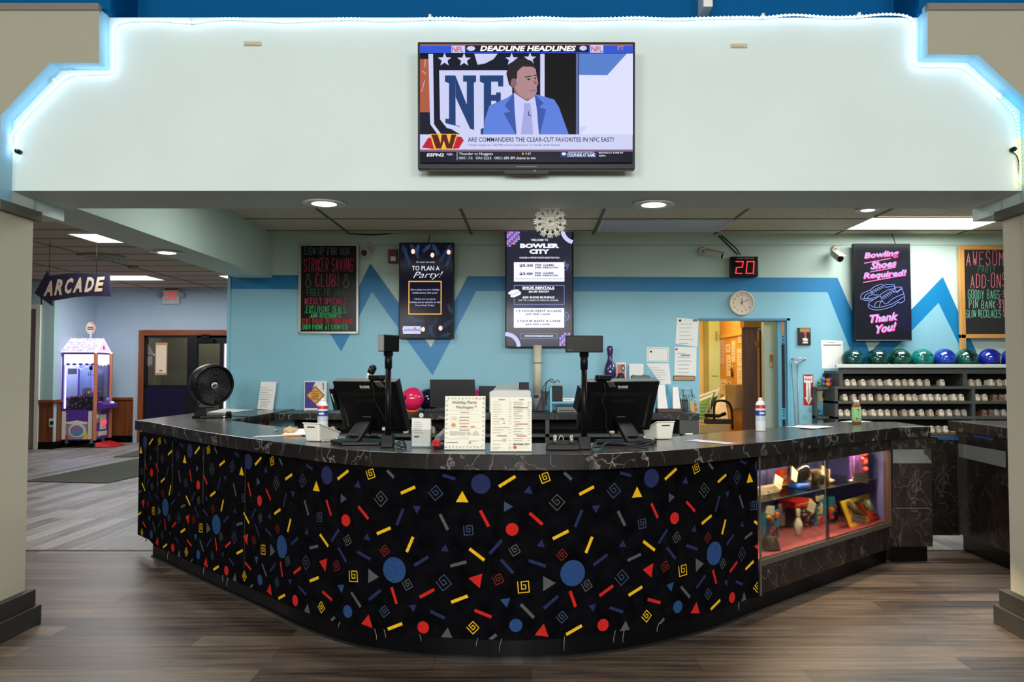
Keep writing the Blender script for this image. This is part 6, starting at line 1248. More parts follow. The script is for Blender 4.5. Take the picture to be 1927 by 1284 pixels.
# brochure holder
b = onT(792, 843); t = thing('brochure_holder', 'clear acrylic holder of white leaflets beside the stapler', 'leaflet holder', (b.x, b.y + .03, ZT), -.05); ac = glass('acrylic', (244, 246, 246), .35)
mb = MB(); mb.box(-.052, .052, -.022, -.019, 0.001, .09, ac); mb.box(-.052, .052, .022, .025, 0.001, .17, ac); mb.box(-.052, -.049, -.022, .025, 0.001, .10, ac); mb.box(.049, .052, -.022, .025, 0.001, .09, ac); mb.box(-.052, .052, -.022, .025, 0.001, .004, ac); mb.prism([(-.045, .10), (.03, .10), (.028, .165), (.018, .178), (-.033, .178), (-.043, .165)], 'xz', .018, .021, ac); mb.build('holder', t)
mb = MB(); mb.lathe([(.008, 0), (.010, .001), (.012, 0)], m_white, n=16); mb.M = Matrix.Identity(4); o = mb.build('emblem', t); o.location = (-.006, .0165, .158); o.rotation_euler = (math.pi / 2, 0, 0)
mb = MB(); mb.hexa([(-.048, -.012, .006), (.046, -.012, .006), (.046, .015, .006), (-.048, .015, .006)], [(-.050, -.004, .145), (.044, -.008, .142), (.044, .018, .142), (-.050, .018, .145)], m_paper)
s = Surf(mb, (0, 0, 1, 1), -.05, .142, .046, .006, -.0125); 
for k in range(6): s.line([(.12, .12 + k * .075), (.5 + .05 * (k % 3), .125 + k * .075)], .010, m_ink)
[s.rect(.16 + q * .065, .62, .21 + q * .065, .68, m_dink) for q in range(4)]; mb.build('leaflets', t, weld=False)
# stapler
b = onT(820, 845); t = thing('stapler', 'grey stapler with a red front standing beside the leaflet holder', 'stapler', (b.x, b.y + .008, ZT), -.28); m_stp = mat('stapler_grey', (120, 122, 122), .35, .4)
mb = MB(); mb.box(-.016, .016, 0, .17, 0, .012, m_black); mb.build('base', t, .002); mb = MB(); mb.hexa([(-.015, .0, .035), (.015, .0, .035), (.015, .17, .03), (-.015, .17, .03)], [(-.013, .02, .06), (.013, .02, .06), (.013, .16, .10), (-.013, .16, .10)], m_stp); mb.build('arm', t, .004)
mb = MB(); mb.box(-.0165, .0165, -.006, .02, .013, .042, mat('stapler_red', (206, 24, 34), .35)); mb.box(-.004, .004, -.0075, -.006, .026, .032, m_matte); mb.build('nose', t, .002)
# menu stands
def stand(label, bpx0, bpx1, bpy, tpy, fn):
    a, b = onT(bpx0, bpy), onT(bpx1, bpy); Y = a.y; w = b.x - a.x; h = at(bpx0, tpy, Y + .03).z - ZT
    t = thing('menu_stand', label, 'menu', ((a.x + b.x) / 2, Y + .003, ZT), 0)
    pp = mat('menu_paper', (240, 238, 220), .5); k = .035
    mb = MB(); mb.hexa([(-w / 2, 0, .004), (w / 2, 0, .004), (w / 2, .003, .004), (-w / 2, .003, .004)], [(-w / 2, k, h), (w / 2, k, h), (w / 2, k + .003, h), (-w / 2, k + .003, h)], pp)
    o = len(mb.v); s = Surf(mb, (0, 0, 1, 1), -w / 2, h, w / 2, .004, -.0006, .00012); fn(s)
    for i in range(o, len(mb.v)): v = mb.v[i]; v.y += k * (v.z - .004) / (h - .004)
    mb.build('leaflet', t, weld=False)
    mb = MB(); mb.box(-w / 2 - .002, w / 2 + .002, -.004, .09, 0, .003, ac); mb.build('acrylic_foot', t); mb = MB(); mb.hexa([(-w / 2, .006, .003), (w / 2, .006, .003), (w / 2, .008, .003), (-w / 2, .008, .003)], [(-w / 2, k + .006, h), (w / 2, k + .006, h), (w / 2, k + .008, h), (-w / 2, k + .008, h)], pp); mb.build('backing', t)
ig = mat('print_green', (96, 116, 90), .7); ir = mat('print_red', (206, 84, 84), .7); ik2 = mat('print_grey', (150, 150, 136), .7); ikd = mat('print_dark', (70, 72, 64), .7); iora = mat('print_amber', (232, 156, 56), .7); igl = mat('print_lightgrey', (206, 208, 198), .7)
def holiday(s):
    r = random.Random(8)
    for k in range(46):
        f = k / 46 * 4; e = int(f); u = f - e; x, y = ((u, .045), (.95, u), (1 - u, .955), (.05, 1 - u))[e]
        if e in (0, 2) and not .04 < u < .96: continue
        a = r.uniform(0, 6.28); l = r.uniform(.03, .05); s.line([(x - l * .6 * math.cos(a), y - l * .45 * math.sin(a)), (x + l * .6 * math.cos(a), y + l * .45 * math.sin(a))], .007, ig); s.ell(x + r.uniform(-.015, .015), y + r.uniform(-.012, .012), .011, .007, ig, 8)
    s.text('Holiday Party', .19, .085, .79, .16, ikd, 0); s.text('Packages', .29, .18, .71, .245, ikd, 0); s.ell(.765, .195, .017, .014, sR if False else ir, 10); s.ell(.77, .045, .013, .01, ir, 8)
    for y in (.27, .335, .485, .60): s.line([(.12, y), (.88, y)], .003, igl)
    for y, m, tx, w in ((.305, ir, 'Family Package', .10), (.395, ik2, '2-3 hours of bowling', .13), (.45, ir, 'Friends Package', .13), (.515, ik2, '2 hours of bowling', .13), (.57, ir, 'Holiday Combo', .12), (.635, ik2, 'all you can bowl', .13)): [s.line([(.5 - w + q * .05, y), (.5 - w + q * .05 + .035, y)], .013, m) for q in range(int(2 * w / .05))]
    s.ell(.22, .54, .047, .036, iora, 18); s.ell(.225, .41, .05, .038, mat('print_faint', (226, 222, 206), .7), 16); s.rect(.65, .56, .745, .582, iora)
    s.rect(.14, .655, .33, .73, igl); s.rect(.37, .665, .50, .73, igl); s.rect(.56, .665, .63, .73, igl); s.poly([(.68, .73), (.77, .635), (.87, .73)], igl)
    s.line([(.14, .8), (.6, .8)], .004, igl); s.line([(.35, .77), (.6, .77)], .004, igl); s.text('NATIONWIDE', .09, .855, .335, .875, m_dink, .03); s.text('BOWLER CITY', .61, .83, .85, .845, ikd, .01); s.ell(.635, .87, .022, .017, ir, 14)
def menu(s):
    r = random.Random(3)
    for x0, x1, ys in ((.05, .5, [.09 + .045 * k for k in range(10)] + [.61, .66, .80, .87, .925, .955]), (.56, .96, [.09, .125, .165, .23, .265, .305, .345, .39, .45, .53, .58, .63, .68, .76, .80])):
        for y in ys: w = r.uniform(.12, .25); s.line([(x0, y), (x0 + w, y)], .006, ik2); s.line([(x1 - .06, y), (x1, y)], .007, ik2); s.line([(x0, y + .012), (x0 + w + .06, y + .012)], .002, igl)
    for tx, x0, x1, y in (('BEVERAGES', .19, .38, .042), ('SNACKS', .70, .84, .042), ('Salads & Sandwiches', .56, .95, .192), ('Pretzels & More', .60, .92, .495), ('Food & Fun Platters', .08, .48, .558), ('MUNCHIES', .16, .40, .713), ('Sweet Treats', .64, .90, .715)): (s.text(tx, x0, y - .012, x1, y + .012, ir, .006) if tx[0] == 'F' else [s.line([(x0 + q * .04, y), (min(x1, x0 + q * .04 + .03), y)], .013, ir) for q in range(int((x1 - x0) / .04))])
    for k in range(3): s.line([(.29, .77 + k * .02), (.38, .77 + k * .02)], .006, ik2)
    s.ell(.29, .40, .022, .016, iora, 12); s.line([(.33, .40), (.33, .48)], .004, ik2); s.rect(.30, .475, .35, .485, ikd)
    s.text('BOWLER CITY', .56, .85, .95, .885, m_dink, .03); s.ell(.595, .923, .038, .03, mat('print_ballred', (216, 56, 50), .6), 18); s.line([(.7, .93), (.92, .93)], .004, igl)
stand('white holiday party packages menu stand with a green leaf border', 836, 912.5, 847.5, 746, holiday); stand('white food menu stand with two columns and a red ball logo', 923, 1000.5, 851, 748, menu)
# cradle with two clips
b = onT(1060, 848); t = thing('scanner_cradle', 'low black cradle with two silver clips left of the right display pole', 'cradle', (b.x, b.y + .008, ZT)); mb = MB(); mb.hexa([(-.082, 0, 0), (.082, 0, 0), (.082, .10, 0), (-.082, .10, 0)], [(-.082, 0, .030), (.082, 0, .030), (.074, .09, .042), (-.074, .09, .042)], m_black); mb.build('body', t, .004)
for x in (-.038, .042): mb = MB(); mb.tube([(x, .03, .036), (x, .028, .052), (x, .045, .062), (x, .065, .058), (x, .07, .04)], .009, m_sil, 8); mb.build('clip', t)
mb = MB(); mb.tube(smooth([(-.02, .06, .045), (-.012, .05, .065), (.0, .06, .06), (.004, .07, .042)], 5), .002, m_white, 6); mb.build('wire', t)
# microphone behind the left register
p = at(700, 706, 4.62); t = thing('microphone', 'black and silver microphone sticking up behind the left register', 'microphone', (p.x - .01, 4.62, ZT)); zz = p.z - ZT
mb = MB(); mb.cyl((0, 0, 0), (0, 0, .015), .05, .045, m_black, 20); mb.build('base', t); mb = MB(); mb.tube([(0, 0, .015), (-.02, 0, zz * .6), (-.028, 0, zz - .05)], .006, m_black, 8); mb.build('stem', t); mb = MB(); mb.cyl((-.030, 0, zz - .06), (.0, 0, zz + .01), .014, .018, m_sil, 16); mb.build('handle', t); mb = MB(); mb.cyl((.0, 0, zz + .01), (.012, 0, zz + .034), .020, .023, m_black, 16); mb.sphere((.014, 0, zz + .038), .023, m_black, 14); mb.build('head', t)

# ------------------------------------------------------------------ the arcade beyond the beam
YA = 15.0; m_ab = mat('arcade_pale_blue', (178, 196, 212), .55, noise=(1.5, .03)); m_cap = woodm('oak_cap', (104, 56, 28), (140, 78, 40), 'x'); m_wain = woodm('wainscot_oak', (92, 46, 22), (136, 74, 34), 'z', .4); m_oak = woodm('door_oak', (112, 56, 24), (150, 80, 40), 'z', .4); m_oakh = woodm('door_oak_h', (112, 56, 24), (150, 80, 40), 'x', .4)
XS = -8.2; YD = 13.8
dxl = at(262, 700, YA).x; zd = at(300, 622, YA).z; zc_ = at(240, 748, YA).z
mb = MB(); mb.box(XS, dxl, YA, YA + .12, 0, 2.95, m_ab); mb.box(dxl, -3.04, YA, YA + .12, zd, 2.95, m_ab); struct(mb.build('wall_arcade_back'))
mb = MB(); mb.box(XS - .12, XS, YD, YA + .12, 0, 2.95, m_ab); struct(mb.build('wall_arcade_side'))
xj0, xj1 = at(76, 700, YD).x, at(84, 700, YD).x; zj = at(70, 583, YD).z
mb = MB(); mb.box(xj1 - .02, XS - .0, YD - .12, YD - .001, 0, 2.95, mat('arcade_mint', (168, 196, 192), .55)); mb.box(-10, xj1, YD - .12, YD - .001, zj + .07, 2.95, mat('arcade_mint', (168, 196, 192))); struct(mb.build('wall_arcade_left'))
mb = MB(); mb.box(XS, dxl - .10, YA - .02, YA, .12, zc_ - .05, m_wain); mb.box(XS, XS + .02, YD, YA, .12, zc_ - .05, m_wain); mb.box(xj1, XS + .02, YD - .14, YD - .12, .12, zc_ - .05, m_wain); struct(mb.build('trim_6'))
mb = MB(); mb.box(XS, dxl - .10, YA - .045, YA, zc_ - .05, zc_, m_cap); mb.box(XS, XS + .045, YD - .12, YA, zc_ - .05, zc_, m_cap); mb.box(xj1, XS + .045, YD - .165, YD - .12, zc_ - .05, zc_, m_cap); struct(mb.build('trim_7', bev=.006))
mb = MB(); mb.box(XS, dxl - .10, YA - .03, YA, 0, .125, m_cove); mb.box(XS, XS + .03, YD - .12, YA, 0, .125, m_cove); mb.box(xj1, XS + .03, YD - .15, YD - .12, 0, .125, m_cove); struct(mb.build('baseboard_arcade'))
# far left doorway in its cream frame
mb = MB(); cr = mat('cream_trim', (222, 216, 198), .5); mb.box(xj0, xj1, YD - .16, YD, 0, zj + .075, cr); mb.box(-10, xj0, YD - .16, YD, zj, zj + .075, cr); mb.box(xj0 - .22, xj0, YD - .06, YD + .4, 0, zj, mat('jamb_taupe', (164, 150, 138), .6)); o = mb.build('door_1', None, .004); struct(o)
mb = MB(); mb.box(-10, XS - .2, YD + .5, YD + .55, 0, 2.9, mat('far_room_grey', (150, 146, 150), .7)); 
s = Surf(mb, (40, 540, 60, 860), at(40, 600, YD + .5).x, at(50, 540, YD + .5).z, at(60, 600, YD + .5).x, at(50, 860, YD + .5).z, YD + .498); s.rect(40, 585, 60, 608, mat('far_teal', (20, 130, 180), .6)); s.rect(40, 624, 60, 634, mat('far_orange', (240, 110, 50), .6)); s.rect(46, 710, 52, 845, mat('far_maroon', (70, 30, 36), .6)); s.rect(40, 608, 60, 624, mat('far_pale', (150, 190, 216), .6))
struct(mb.build('wall_far_room', weld=False))
# entrance doors with wood casing
xr = -3.1
d2 = bpy.data.objects.new('door_2', None); COL.objects.link(d2); d2.location = (dxl, YA, 0); d2['kind'] = 'structure'
def dpart(nm, fn, bev=0): mb = MB(); mb.M = Matrix.Identity(4); fn(mb); o = mb.build(nm, d2, bev); return o
LX = lambda px: at(px, 700, YA).x - dxl
LZ = lambda py: at(300, py, YA).z
dpart('casing', lambda b: (b.box(0, LX(272), -.05, .08, 0, zd, m_oak), b.box(LX(272), xr - dxl, -.05, .08, LZ(632), zd, m_oakh)), .005)
m_alu = mat('dark_aluminium', (22, 22, 24), .4, .3)
dpart('sidelight_frame', lambda b: (b.box(LX(272), LX(276), -.02, .06, 0, LZ(632), m_alu), b.box(LX(272), xr - dxl, -.02, .06, LZ(636), LZ(632), m_alu), b.box(LX(353), LX(371), -.03, .06, 0, LZ(632), m_alu), b.box(LX(272), LX(353), -.02, .06, LZ(729), LZ(725), m_alu), b.box(LX(272), LX(353), -.015, .05, 0, LZ(729), mat('door_navy', (20, 18, 46), .3))))
dpart('door_leaf', lambda b: (b.box(LX(371), xr - dxl, -.02, .04, LZ(647), LZ(633), m_alu), b.box(LX(414), LX(421), -.02, .04, 0, LZ(647), m_alu), b.box(LX(421), LX(425.5), .02, .03, 0, LZ(647), em('daylight_gap', (246, 240, 250), 1.2)), b.box(LX(371), LX(414), -.01, .03, 0, .3, m_alu)))
dpart('door_glass', lambda b: (b.box(LX(276), LX(353), .0, .006, LZ(725), LZ(636), glass('door_glass', (225, 225, 220), 2.0)), b.box(LX(371), LX(414), .0, .006, .3, LZ(647), glass('door_glass'))))
dpart('door_closer', lambda b: (b.box(LX(376), LX(404), -.09, -.03, LZ(646), LZ(638), m_black), b.box(LX(380), LX(395), -.05, -.02, LZ(637), LZ(630), m_black)))
dpart('notice', lambda b: (b.box(LX(292), LX(314.5), -.006, -.003, LZ(706), LZ(645), mat('notice_tan', (190, 140, 100), .7)), b.box(LX(293.5), LX(312.5), -.008, -.006, LZ(702), LZ(650), mat('notice_cream', (226, 206, 180), .7)), b.box(LX(300), LX(306), -.009, -.008, LZ(699), LZ(697), m_dink)))
mb = MB(); mb.box(dxl - .2, xr, YA + 1.2, YA + 1.25, 0, 2.9, mat('vestibule_taupe', (150, 144, 124), .7)); mb.box(dxl - .2, dxl - .15, YA + .12, YA + 1.2, 0, 2.9, mat('vestibule_taupe')if False else m_beige); struct(mb.build('wall_vestibule'))
area('vestibule_light', (-6.4, YA + .6, 2.7), .8, .5, 13, (1, .96, .86))
# exit sign with two lamp heads
p = at(321.5, 559, YA - .05); t = thing('exit_sign', 'white EXIT sign with red letters and two lamp heads', 'exit sign', (p.x, YA - .05, p.z))
mb = MB(); mb.box(-.16, .16, 0, .049, -.135, .135, mat('exit_white', (214, 206, 200), .5)); mb.build('housing', t, .005)
mb = MB(); s = Surf(mb, (0, 0, 1, 1), -.16, .135, .16, -.135, -.0006); s.text('EXIT', .17, .14, .83, .72, em('exit_red', (226, 44, 50), .9), .0); mb.build('letters', t, weld=False)
mb = MB(); mb.box(-.12, .12, .0, .049, .136, .17, mat('exit_bracket', (90, 50, 40), .6)); mb.build('bracket', t)
for sg in (-1, 1): mb = MB(); mb.cyl((sg * .16, .02, .03), (sg * .2, .0, .035), .018, .018, m_dgrey, 10); mb.cyl((sg * .2, .03, .04), (sg * .215, -.04, .035), .04, .05, mat('lamp_grey', (150, 150, 150), .3), 18); mb.build('lamp_head', t)
# hanging arrow sign
YG = 9.4; a0, a1 = at(65, 540, YG), at(208, 540, YG); t = thing('arrow_sign', 'black arrow sign reading ARCADE hanging from the ceiling', 'sign', (a0.x, YG, a0.z))
mb = MB(); s = Surf(mb, (65, 509, 208, 577), 0, at(65, 509, YG).z - a0.z, a1.x - a0.x, at(65, 577, YG).z - a0.z, 0)
top = [(65, 552), (88, 510), (91, 519), (130, 514.5), (170, 514.5), (204, 516.5)]; bot = [(208, 558), (175, 557), (140, 559), (98, 566), (99.5, 576.5)]
mb = MB(); s.mb = mb; mb.prism([s.p(*q) for q in top + bot], 'xz', 0, .03, mat('arrow_navy', (24, 22, 46), .5)); s.y = -.0004
gr = mat('arrow_letter', (176, 164, 144), .6); sh = mat('arrow_letter_shadow', (110, 62, 50), .6)
for tx, x0, y0, x1, y1 in (('A', 82, 529, 103, 557.5), ('R', 102, 526, 121, 556), ('C', 119.5, 524, 137, 553.5), ('A', 137, 523, 158, 551), ('D', 159, 522, 178, 550), ('E', 178, 521.5, 196, 549)):
    for dx, mm in ((1.0, sh), (0, gr)): s.text(tx, x0 + dx * .7, y0 + dx, x1 - 4 + dx * .7, y1 + dx, mm, .04, .20, .03)
mb.build('panel', t, weld=False)
for x in (.16, (a1.x - a0.x) * .8): mb = MB(); mb.tube([(x, .015, .15), (x, .015, 2.886 - a0.z)], .003, m_black, 5); mb.build('hanger', t)
# ceiling vent and smoke detector
p = onz(190, 483, 2.88); t = thing('ceiling_vent', 'round stepped air vent in the arcade ceiling', 'vent', (p.x, p.y, 2.888)); vm = mat('vent_cream', (150, 138, 118), .5)
mb = MB(); mb.lathe([(.30, 0), (.27, -.03), (.235, -.035), (.235, -.01), (.18, -.055), (.15, -.06), (.15, -.03), (.10, -.08), (.05, -.085), (0.001, -.085)], vm, n=32); mb.build('diffuser', t)
p = onz(250, 502, 2.88); mb = MB(); mb.lathe([(.07, 0), (.07, -.03), (.05, -.05), (.001, -.055)], vm, n=20); put(mb, 'smoke_detector', 'small round smoke detector in the arcade ceiling', 'smoke detector', (p.x, p.y, 2.888))
# entrance runners and outlet
mr = mat('runner_grey_green', (72, 74, 62), .95, noise=(60, .25), bump=(250, .5))
def runner(label, pts): P = [onz(x, y, 0) for x, y in pts]; mb = MB(); mb.prism([(q.x, q.y) for q in P], 'xy', .0045, .010, mr); put(mb, 'runner_mat', label, 'mat')
runner('grey green runner mat nearest the front desk', [(43, 907), (202, 910.5), (300, 889), (268, 862.6)]); runner('second grey green runner mat by the claw machine', [(213, 861.5), (275, 861.5), (300, 848), (262, 847)]) if False else runner('second grey green runner mat by the claw machine', [(213, 861), (256, 861), (290, 850), (275, 845)])
p = at(97, 796, YD - .15); t = thing('wall_outlet', 'white outlet on the oak wainscot beside the claw machine', 'outlet', (p.x, YD - .15, p.z)); mb = MB(); mb.box(-.045, .045, 0, .009, -.07, .07, m_white); mb.build('plate', t, .002); mb = MB(); mb.box(-.01, .03, -.03, 0, -.03, .03, m_black); mb.build('plug', t)

# claw machine
cm = thing('claw_machine', 'lit purple candy claw machine with a gabled roof', 'claw machine', (-7.92, 14.2, 0), math.radians(4))
mp_ = mat('cab_purple', (88, 46, 140), .35); mw_ = mat('cab_cream', (226, 214, 196), .5); A = .28; zb_, zg_, zt_ = .13, .66, 1.63
mg = glass('claw_glass', (238, 240, 255), .7)
mb = MB(); mb.box(-A, A, -A, A, zb_, zg_, mp_); mb.build('cabinet', cm, .006)
for x in (-1, 1):
    for y in (-1, 1):
        mb = MB(); mb.box(x * A - .028 * (x > 0), x * A + .028 * (x < 0), y * A - .028 * (y > 0), y * A + .028 * (y < 0), zg_ + .001, zt_, mp_); mb.build('post', cm)
        mb = MB(); mb.cyl((x * (A - .07) - .012, y * (A - .07), .04), (x * (A - .07) + .012, y * (A - .07), .04), .04, .04, m_black, 14); mb.box(x * (A - .07) - .02, x * (A - .07) + .02, y * (A - .07) - .02, y * (A - .07) + .02, .07, zb_, m_sil); mb.build('caster', cm)
mb = MB(); mb.box(-A, A, -A, A, zt_, zt_ + .03, mp_); mb.build('top_frame', cm)
mb = MB(); mb.box(-A + .028, A - .028, -A + .002, -A + .006, zg_ + .002, zt_, mg); mb.build('front_glass', cm); mb = MB(); mb.box(A - .006, A - .002, -A + .028, A - .028, zg_ + .13, zt_, mg); mb.build('side_glass', cm)
mb = MB(); mb.box(-A + .03, A - .03, A - .008, A - .002, zg_ + .001, zt_, mat('mirror_back', (150, 170, 200), .1, .6)); mb.build('back_mirror', cm)
# roof
rfm = []
zr = zt_ + .03; mb = MB(); ov = .03; rp_ = [(-A - ov, zr), (A + ov, zr), (0, zr + .24)]
mb.prism([(-A - ov, zr), (A + ov, zr), (A + ov, zr + .012), (0, zr + .26), (-A - ov, zr + .012)], 'yz', -A - .01, A + .01, em('roof_white', (236, 226, 255), 1.25))
rc_ = [em('pixel_%d' % k, c, 1.2) for k, c in enumerate(((150, 90, 220), (90, 150, 240), (250, 180, 220), (240, 230, 150), (250, 240, 255)))]
r = random.Random(9)
for i in range(26):
    for j in range(11):
        u = -A + (i + .5) / 26 * 2 * A; v = (j + .5) / 11
        if r.random() > .78 - .5 * v: continue
        y = -(A + ov) * (1 - v); z = zr + .012 + .248 * v; e = .0105
        mb.add([(u - e, y - .006, z - e * .7), (u + e, y - .006, z - e * .7), (u + e, y - .006 + e, z + e * .7), (u - e, y - .006 + e, z + e * .7)], [(0, 1, 2, 3)], r.choice(rc_))
mb.build('roof', cm, weld=False)
mb = MB(); mb.poly([(A + .012, -.2, zr + .03), (A + .012, .2, zr + .03), (A + .012, 0, zr + .2)], em('gable_lilac', (250, 214, 240), 1.1)); mb.poly([(A + .013, -.03, zr + .06), (A + .013, .03, zr + .06), (A + .013, .01, zr + .11), (A + .013, -.02, zr + .14)], m_dink); mb.build('gable_art', cm, weld=False)
def scallop(b, fx):
    P = [(-A + .03, zt_)] + [(-A + .03 + (2 * A - .06) * k / 40, zt_ - .19 + .035 * abs(math.sin(k * math.pi / 10)) - .03 * math.sin(k * math.pi / 40)) for k in range(41)] + [(A - .03, zt_)]
    b.add([fx(x, z) for x, z in P], [list(range(len(P)))], em('marquee_white', (246, 236, 255), 1.25))
mb = MB(); scallop(mb, lambda x, z: (x, -A - .001, z)); 
for k in range(5): x = -A + .10 + k * .105; mb.poly([(x - .045, -A - .002, zt_ - .175), (x, -A - .002, zt_ - .20), (x + .045, -A - .002, zt_ - .175), (x, -A - .002, zt_ - .155)], mat('marquee_purple', (110, 60, 180), .4))
scallop(mb, lambda x, z: (A + .001, x, z)); mb.build('marquee', cm, weld=False)
# LED bulb rails on two corners
def rail(x, y):
    mb = MB(); mb.box(x - .022, x + .022, y - .022, y + .022, zb_, zt_ + .02, mat('rail_orange', (210, 130, 90), .4)); bl_ = em('rail_bulb', (255, 206, 140), 6); bp_ = em('rail_bulb_pink', (255, 190, 220), 5)
    for k in range(34): mb.sphere((x, y, zb_ + .03 + k * .0455), .021, bl_ if k % 2 else bp_, 8, (1, 1, .7))
    o = mb.build('bulb_rail', cm, weld=False)
rail(A + .012, -A - .012); rail(A + .012, A + .012)
# prizes, chute and claw
r = random.Random(5); mb = MB(); pal = [mat('prize_%d' % k, c, .5) for k, c in enumerate(((210, 70, 60), (220, 190, 110), (70, 60, 50), (236, 220, 236), (120, 130, 90), (190, 120, 170), (60, 80, 120), (150, 110, 60)))]
for k in range(620): 
    x = r.uniform(-A + .04, A - .04); y = r.uniform(-A + .03, A - .04); top_ = .93 + .05 * math.sin(7 * x) + .03 * y; z = r.uniform(zg_ + .02, top_) if y < -A + .12 or x > A - .12 else top_ - r.uniform(0, .04)
    a = r.uniform(0, 3); d = .016; c, q = math.cos(a) * d, math.sin(a) * d
    mb.add([(x + c, y + q, z - d * .6), (x - q, y + c, z - d * .3), (x - c, y - q, z - d * .6), (x + q, y - c, z - d * .2), (x, y - .004, z + d)], [(0, 1, 4), (1, 2, 4), (2, 3, 4), (3, 0, 4), (3, 2, 1, 0)], r.choice(pal))
mb.box(-A + .035, A - .035, -A + .06, A - .035, zg_ + .01, .88, pal[2]); o = mb.build('prizes', cm, weld=False); o['kind'] = 'stuff'
mb = MB(); mb.box(.06, .065, -A + .02, -.0, zg_ + .01, 1.02, mg); mb.box(.06, A - .03, -.004, 0, zg_ + .01, 1.02, mg); mb.box(.09, .20, -A + .03, -A + .035, .99, 1.04, mat('sign_yellow', (226, 200, 130), .6)); mb.build('prize_chute', cm)
mb = MB(); mb.tube([(.1, -.05, zt_), (.1, -.05, 1.42)], .004, m_sil, 6); mb.cyl((.1, -.05, 1.36), (.1, -.05, 1.44), .03, .022, m_black, 12)
for k in range(3): a = k * 2.1; mb.tube([(.1, -.05, 1.37), (.1 + .06 * math.cos(a), -.05 + .06 * math.sin(a), 1.32), (.1 + .035 * math.cos(a), -.05 + .035 * math.sin(a), 1.25)], .006, m_sil, 6)
mb.tube(smooth([(.1, -.05, 1.44), (.02, -.06, 1.4), (-.05, -.05, 1.36), (-.12, -.04, 1.4), (-.18, -.02, 1.5)], 5), .006, m_white, 6); mb.build('claw', cm)
mb = MB(); mb.box(-.2, -.05, -A + .04, -A + .044, 1.28, 1.38, m_paper); mb.build('price_card', cm)
mb = MB(); mb.box(-A + .032, -A + .05, -A + .03, -A + .05, zg_ + .02, zt_ - .05, em('inner_tube', (200, 180, 255), 4)); mb.build('inner_lamp', cm)
l = bpy.data.lights.new('claw_lamp', 'AREA'); l.energy = 9; l.size = .45; l.color = (.86, .8, 1); o = bpy.data.objects.new('claw_lamp', l); o.location = (0, 0, zt_ - .03); o.parent = cm; COL.objects.link(o)
# cabinet art, console, coin door, prize flap, sign
mb = MB(); s = Surf(mb, (85, 885, 320, 1190), -A + .01, zg_, A - .01, zb_, -A - .0006); s.rect(110, 900, 275, 1000, mp_)
for x0 in (85, 278): s.rect(x0 + 2, 900, x0 + 32, 1180, mw_)
s.rect(118, 1000, 276, 1180, mat('art_grey', (150, 130, 130), .6)); s.ell(200, 1090, 62, 70, mw_, 20); s.ell(198, 1095, 50, 55, mat('art_teal', (80, 140, 170), .6), 18); s.ell(190, 1080, 40, 34, mat('art_mauve', (140, 110, 160), .6), 14); s.poly([(240, 1180), (262, 1080), (285, 1150), (275, 1180)], mat('art_yellow', (220, 190, 80), .6)); s.poly([(112, 1180), (120, 1120), (140, 1170)], mat('art_red', (200, 60, 60), .6)); s.poly([(110, 1010), (200, 990), (275, 1010), (275, 1025), (200, 1035), (110, 1022)], mw_)
for k in range(26): s.ell(r.uniform(118, 270), r.uniform(908, 985), 2.5, 2.5, r.choice(pal), 6)
mb.build('front_art', cm, weld=False)
mb = MB()
def side(y0, y1, z0, z1, m, d=.001): mb.add([(A + d, y0, z0), (A + d, y1, z0), (A + d, y1, z1), (A + d, y0, z1)], [(0, 1, 2, 3)], m)
side(-A + .03, -.05, zb_ + .05, zg_, mat('art_grey', (150, 130, 130))); side(-.02, A - .03, zb_ + .02, zb_ + .3, mp_, .0012); side(-.12, .2, zb_ + .06, zb_ + .14, mw_, .0016); side(-.2, -.06, zb_ + .15, zb_ + .3, mp_, .002); side(-.25, -.1, zb_ + .38, zb_ + .44, mw_, .002); mb.build('side_art', cm, weld=False)
mb = MB(); mb.hexa([(A, -.2, zg_ - .02), (A + .16, -.2, zg_ + .02), (A + .16, A - .02, zg_ + .02), (A, A - .02, zg_ - .02)], [(A, -.2, zg_ + .13), (A + .16, -.2, zg_ + .09), (A + .16, A - .02, zg_ + .09), (A, A - .02, zg_ + .13)], mp_); mb.build('console', cm, .004)
mb = MB(); mb.cyl((A + .08, .02, zg_ + .10), (A + .085, .02, zg_ + .17), .008, .008, m_sil, 8); mb.sphere((A + .085, .02, zg_ + .18), .022, em('joystick_blue', (90, 110, 255), 1.5), 12); mb.build('joystick', cm)
mb = MB(); mb.cyl((A + .1, .17, zg_ + .10), (A + .1, .17, zg_ + .13), .03, .03, em('button_blue', (110, 130, 255), 4), 16); mb.build('button', cm)
mb = MB(); mb.box(A, A + .012, -.08, .14, .30, .56, mw_); mb.build('coin_door', cm); mb = MB(); mb.box(A + .013, A + .03, -.02, .05, .37, .44, em('coin_red', (255, 50, 80), 2.2)); mb.box(A + .013, A + .03, .06, .12, .39, .45, em('coin_red', (255, 50, 80))); mb.build('coin_slot', cm)
mb = MB(); mb.hexa([(A + .03, -.30, .012), (A + .32, -.22, .012), (A + .32, .22, .012), (A + .03, .28, .012)], [(A + .02, -.27, .085), (A + .022, -.26, .085), (A + .022, .26, .085), (A + .02, .26, .085)], mat('flap_red', (196, 24, 34), .4)); mb.build('red_ramp', cm)
mb = MB(); mb.cyl((.06, 0, zr + .24), (.06, 0, zr + .34), .014, .014, m_white, 10); mb.build('sign_stem', cm)
mb = MB(); zc = zr + .44; s = Surf(mb, (-1, -1, 1, 1), -.02, zc + .11, .14, zc - .11, -.012); s.ell(0, 0, 1, 1, em('pop_cream', (246, 226, 210), .9), 28)
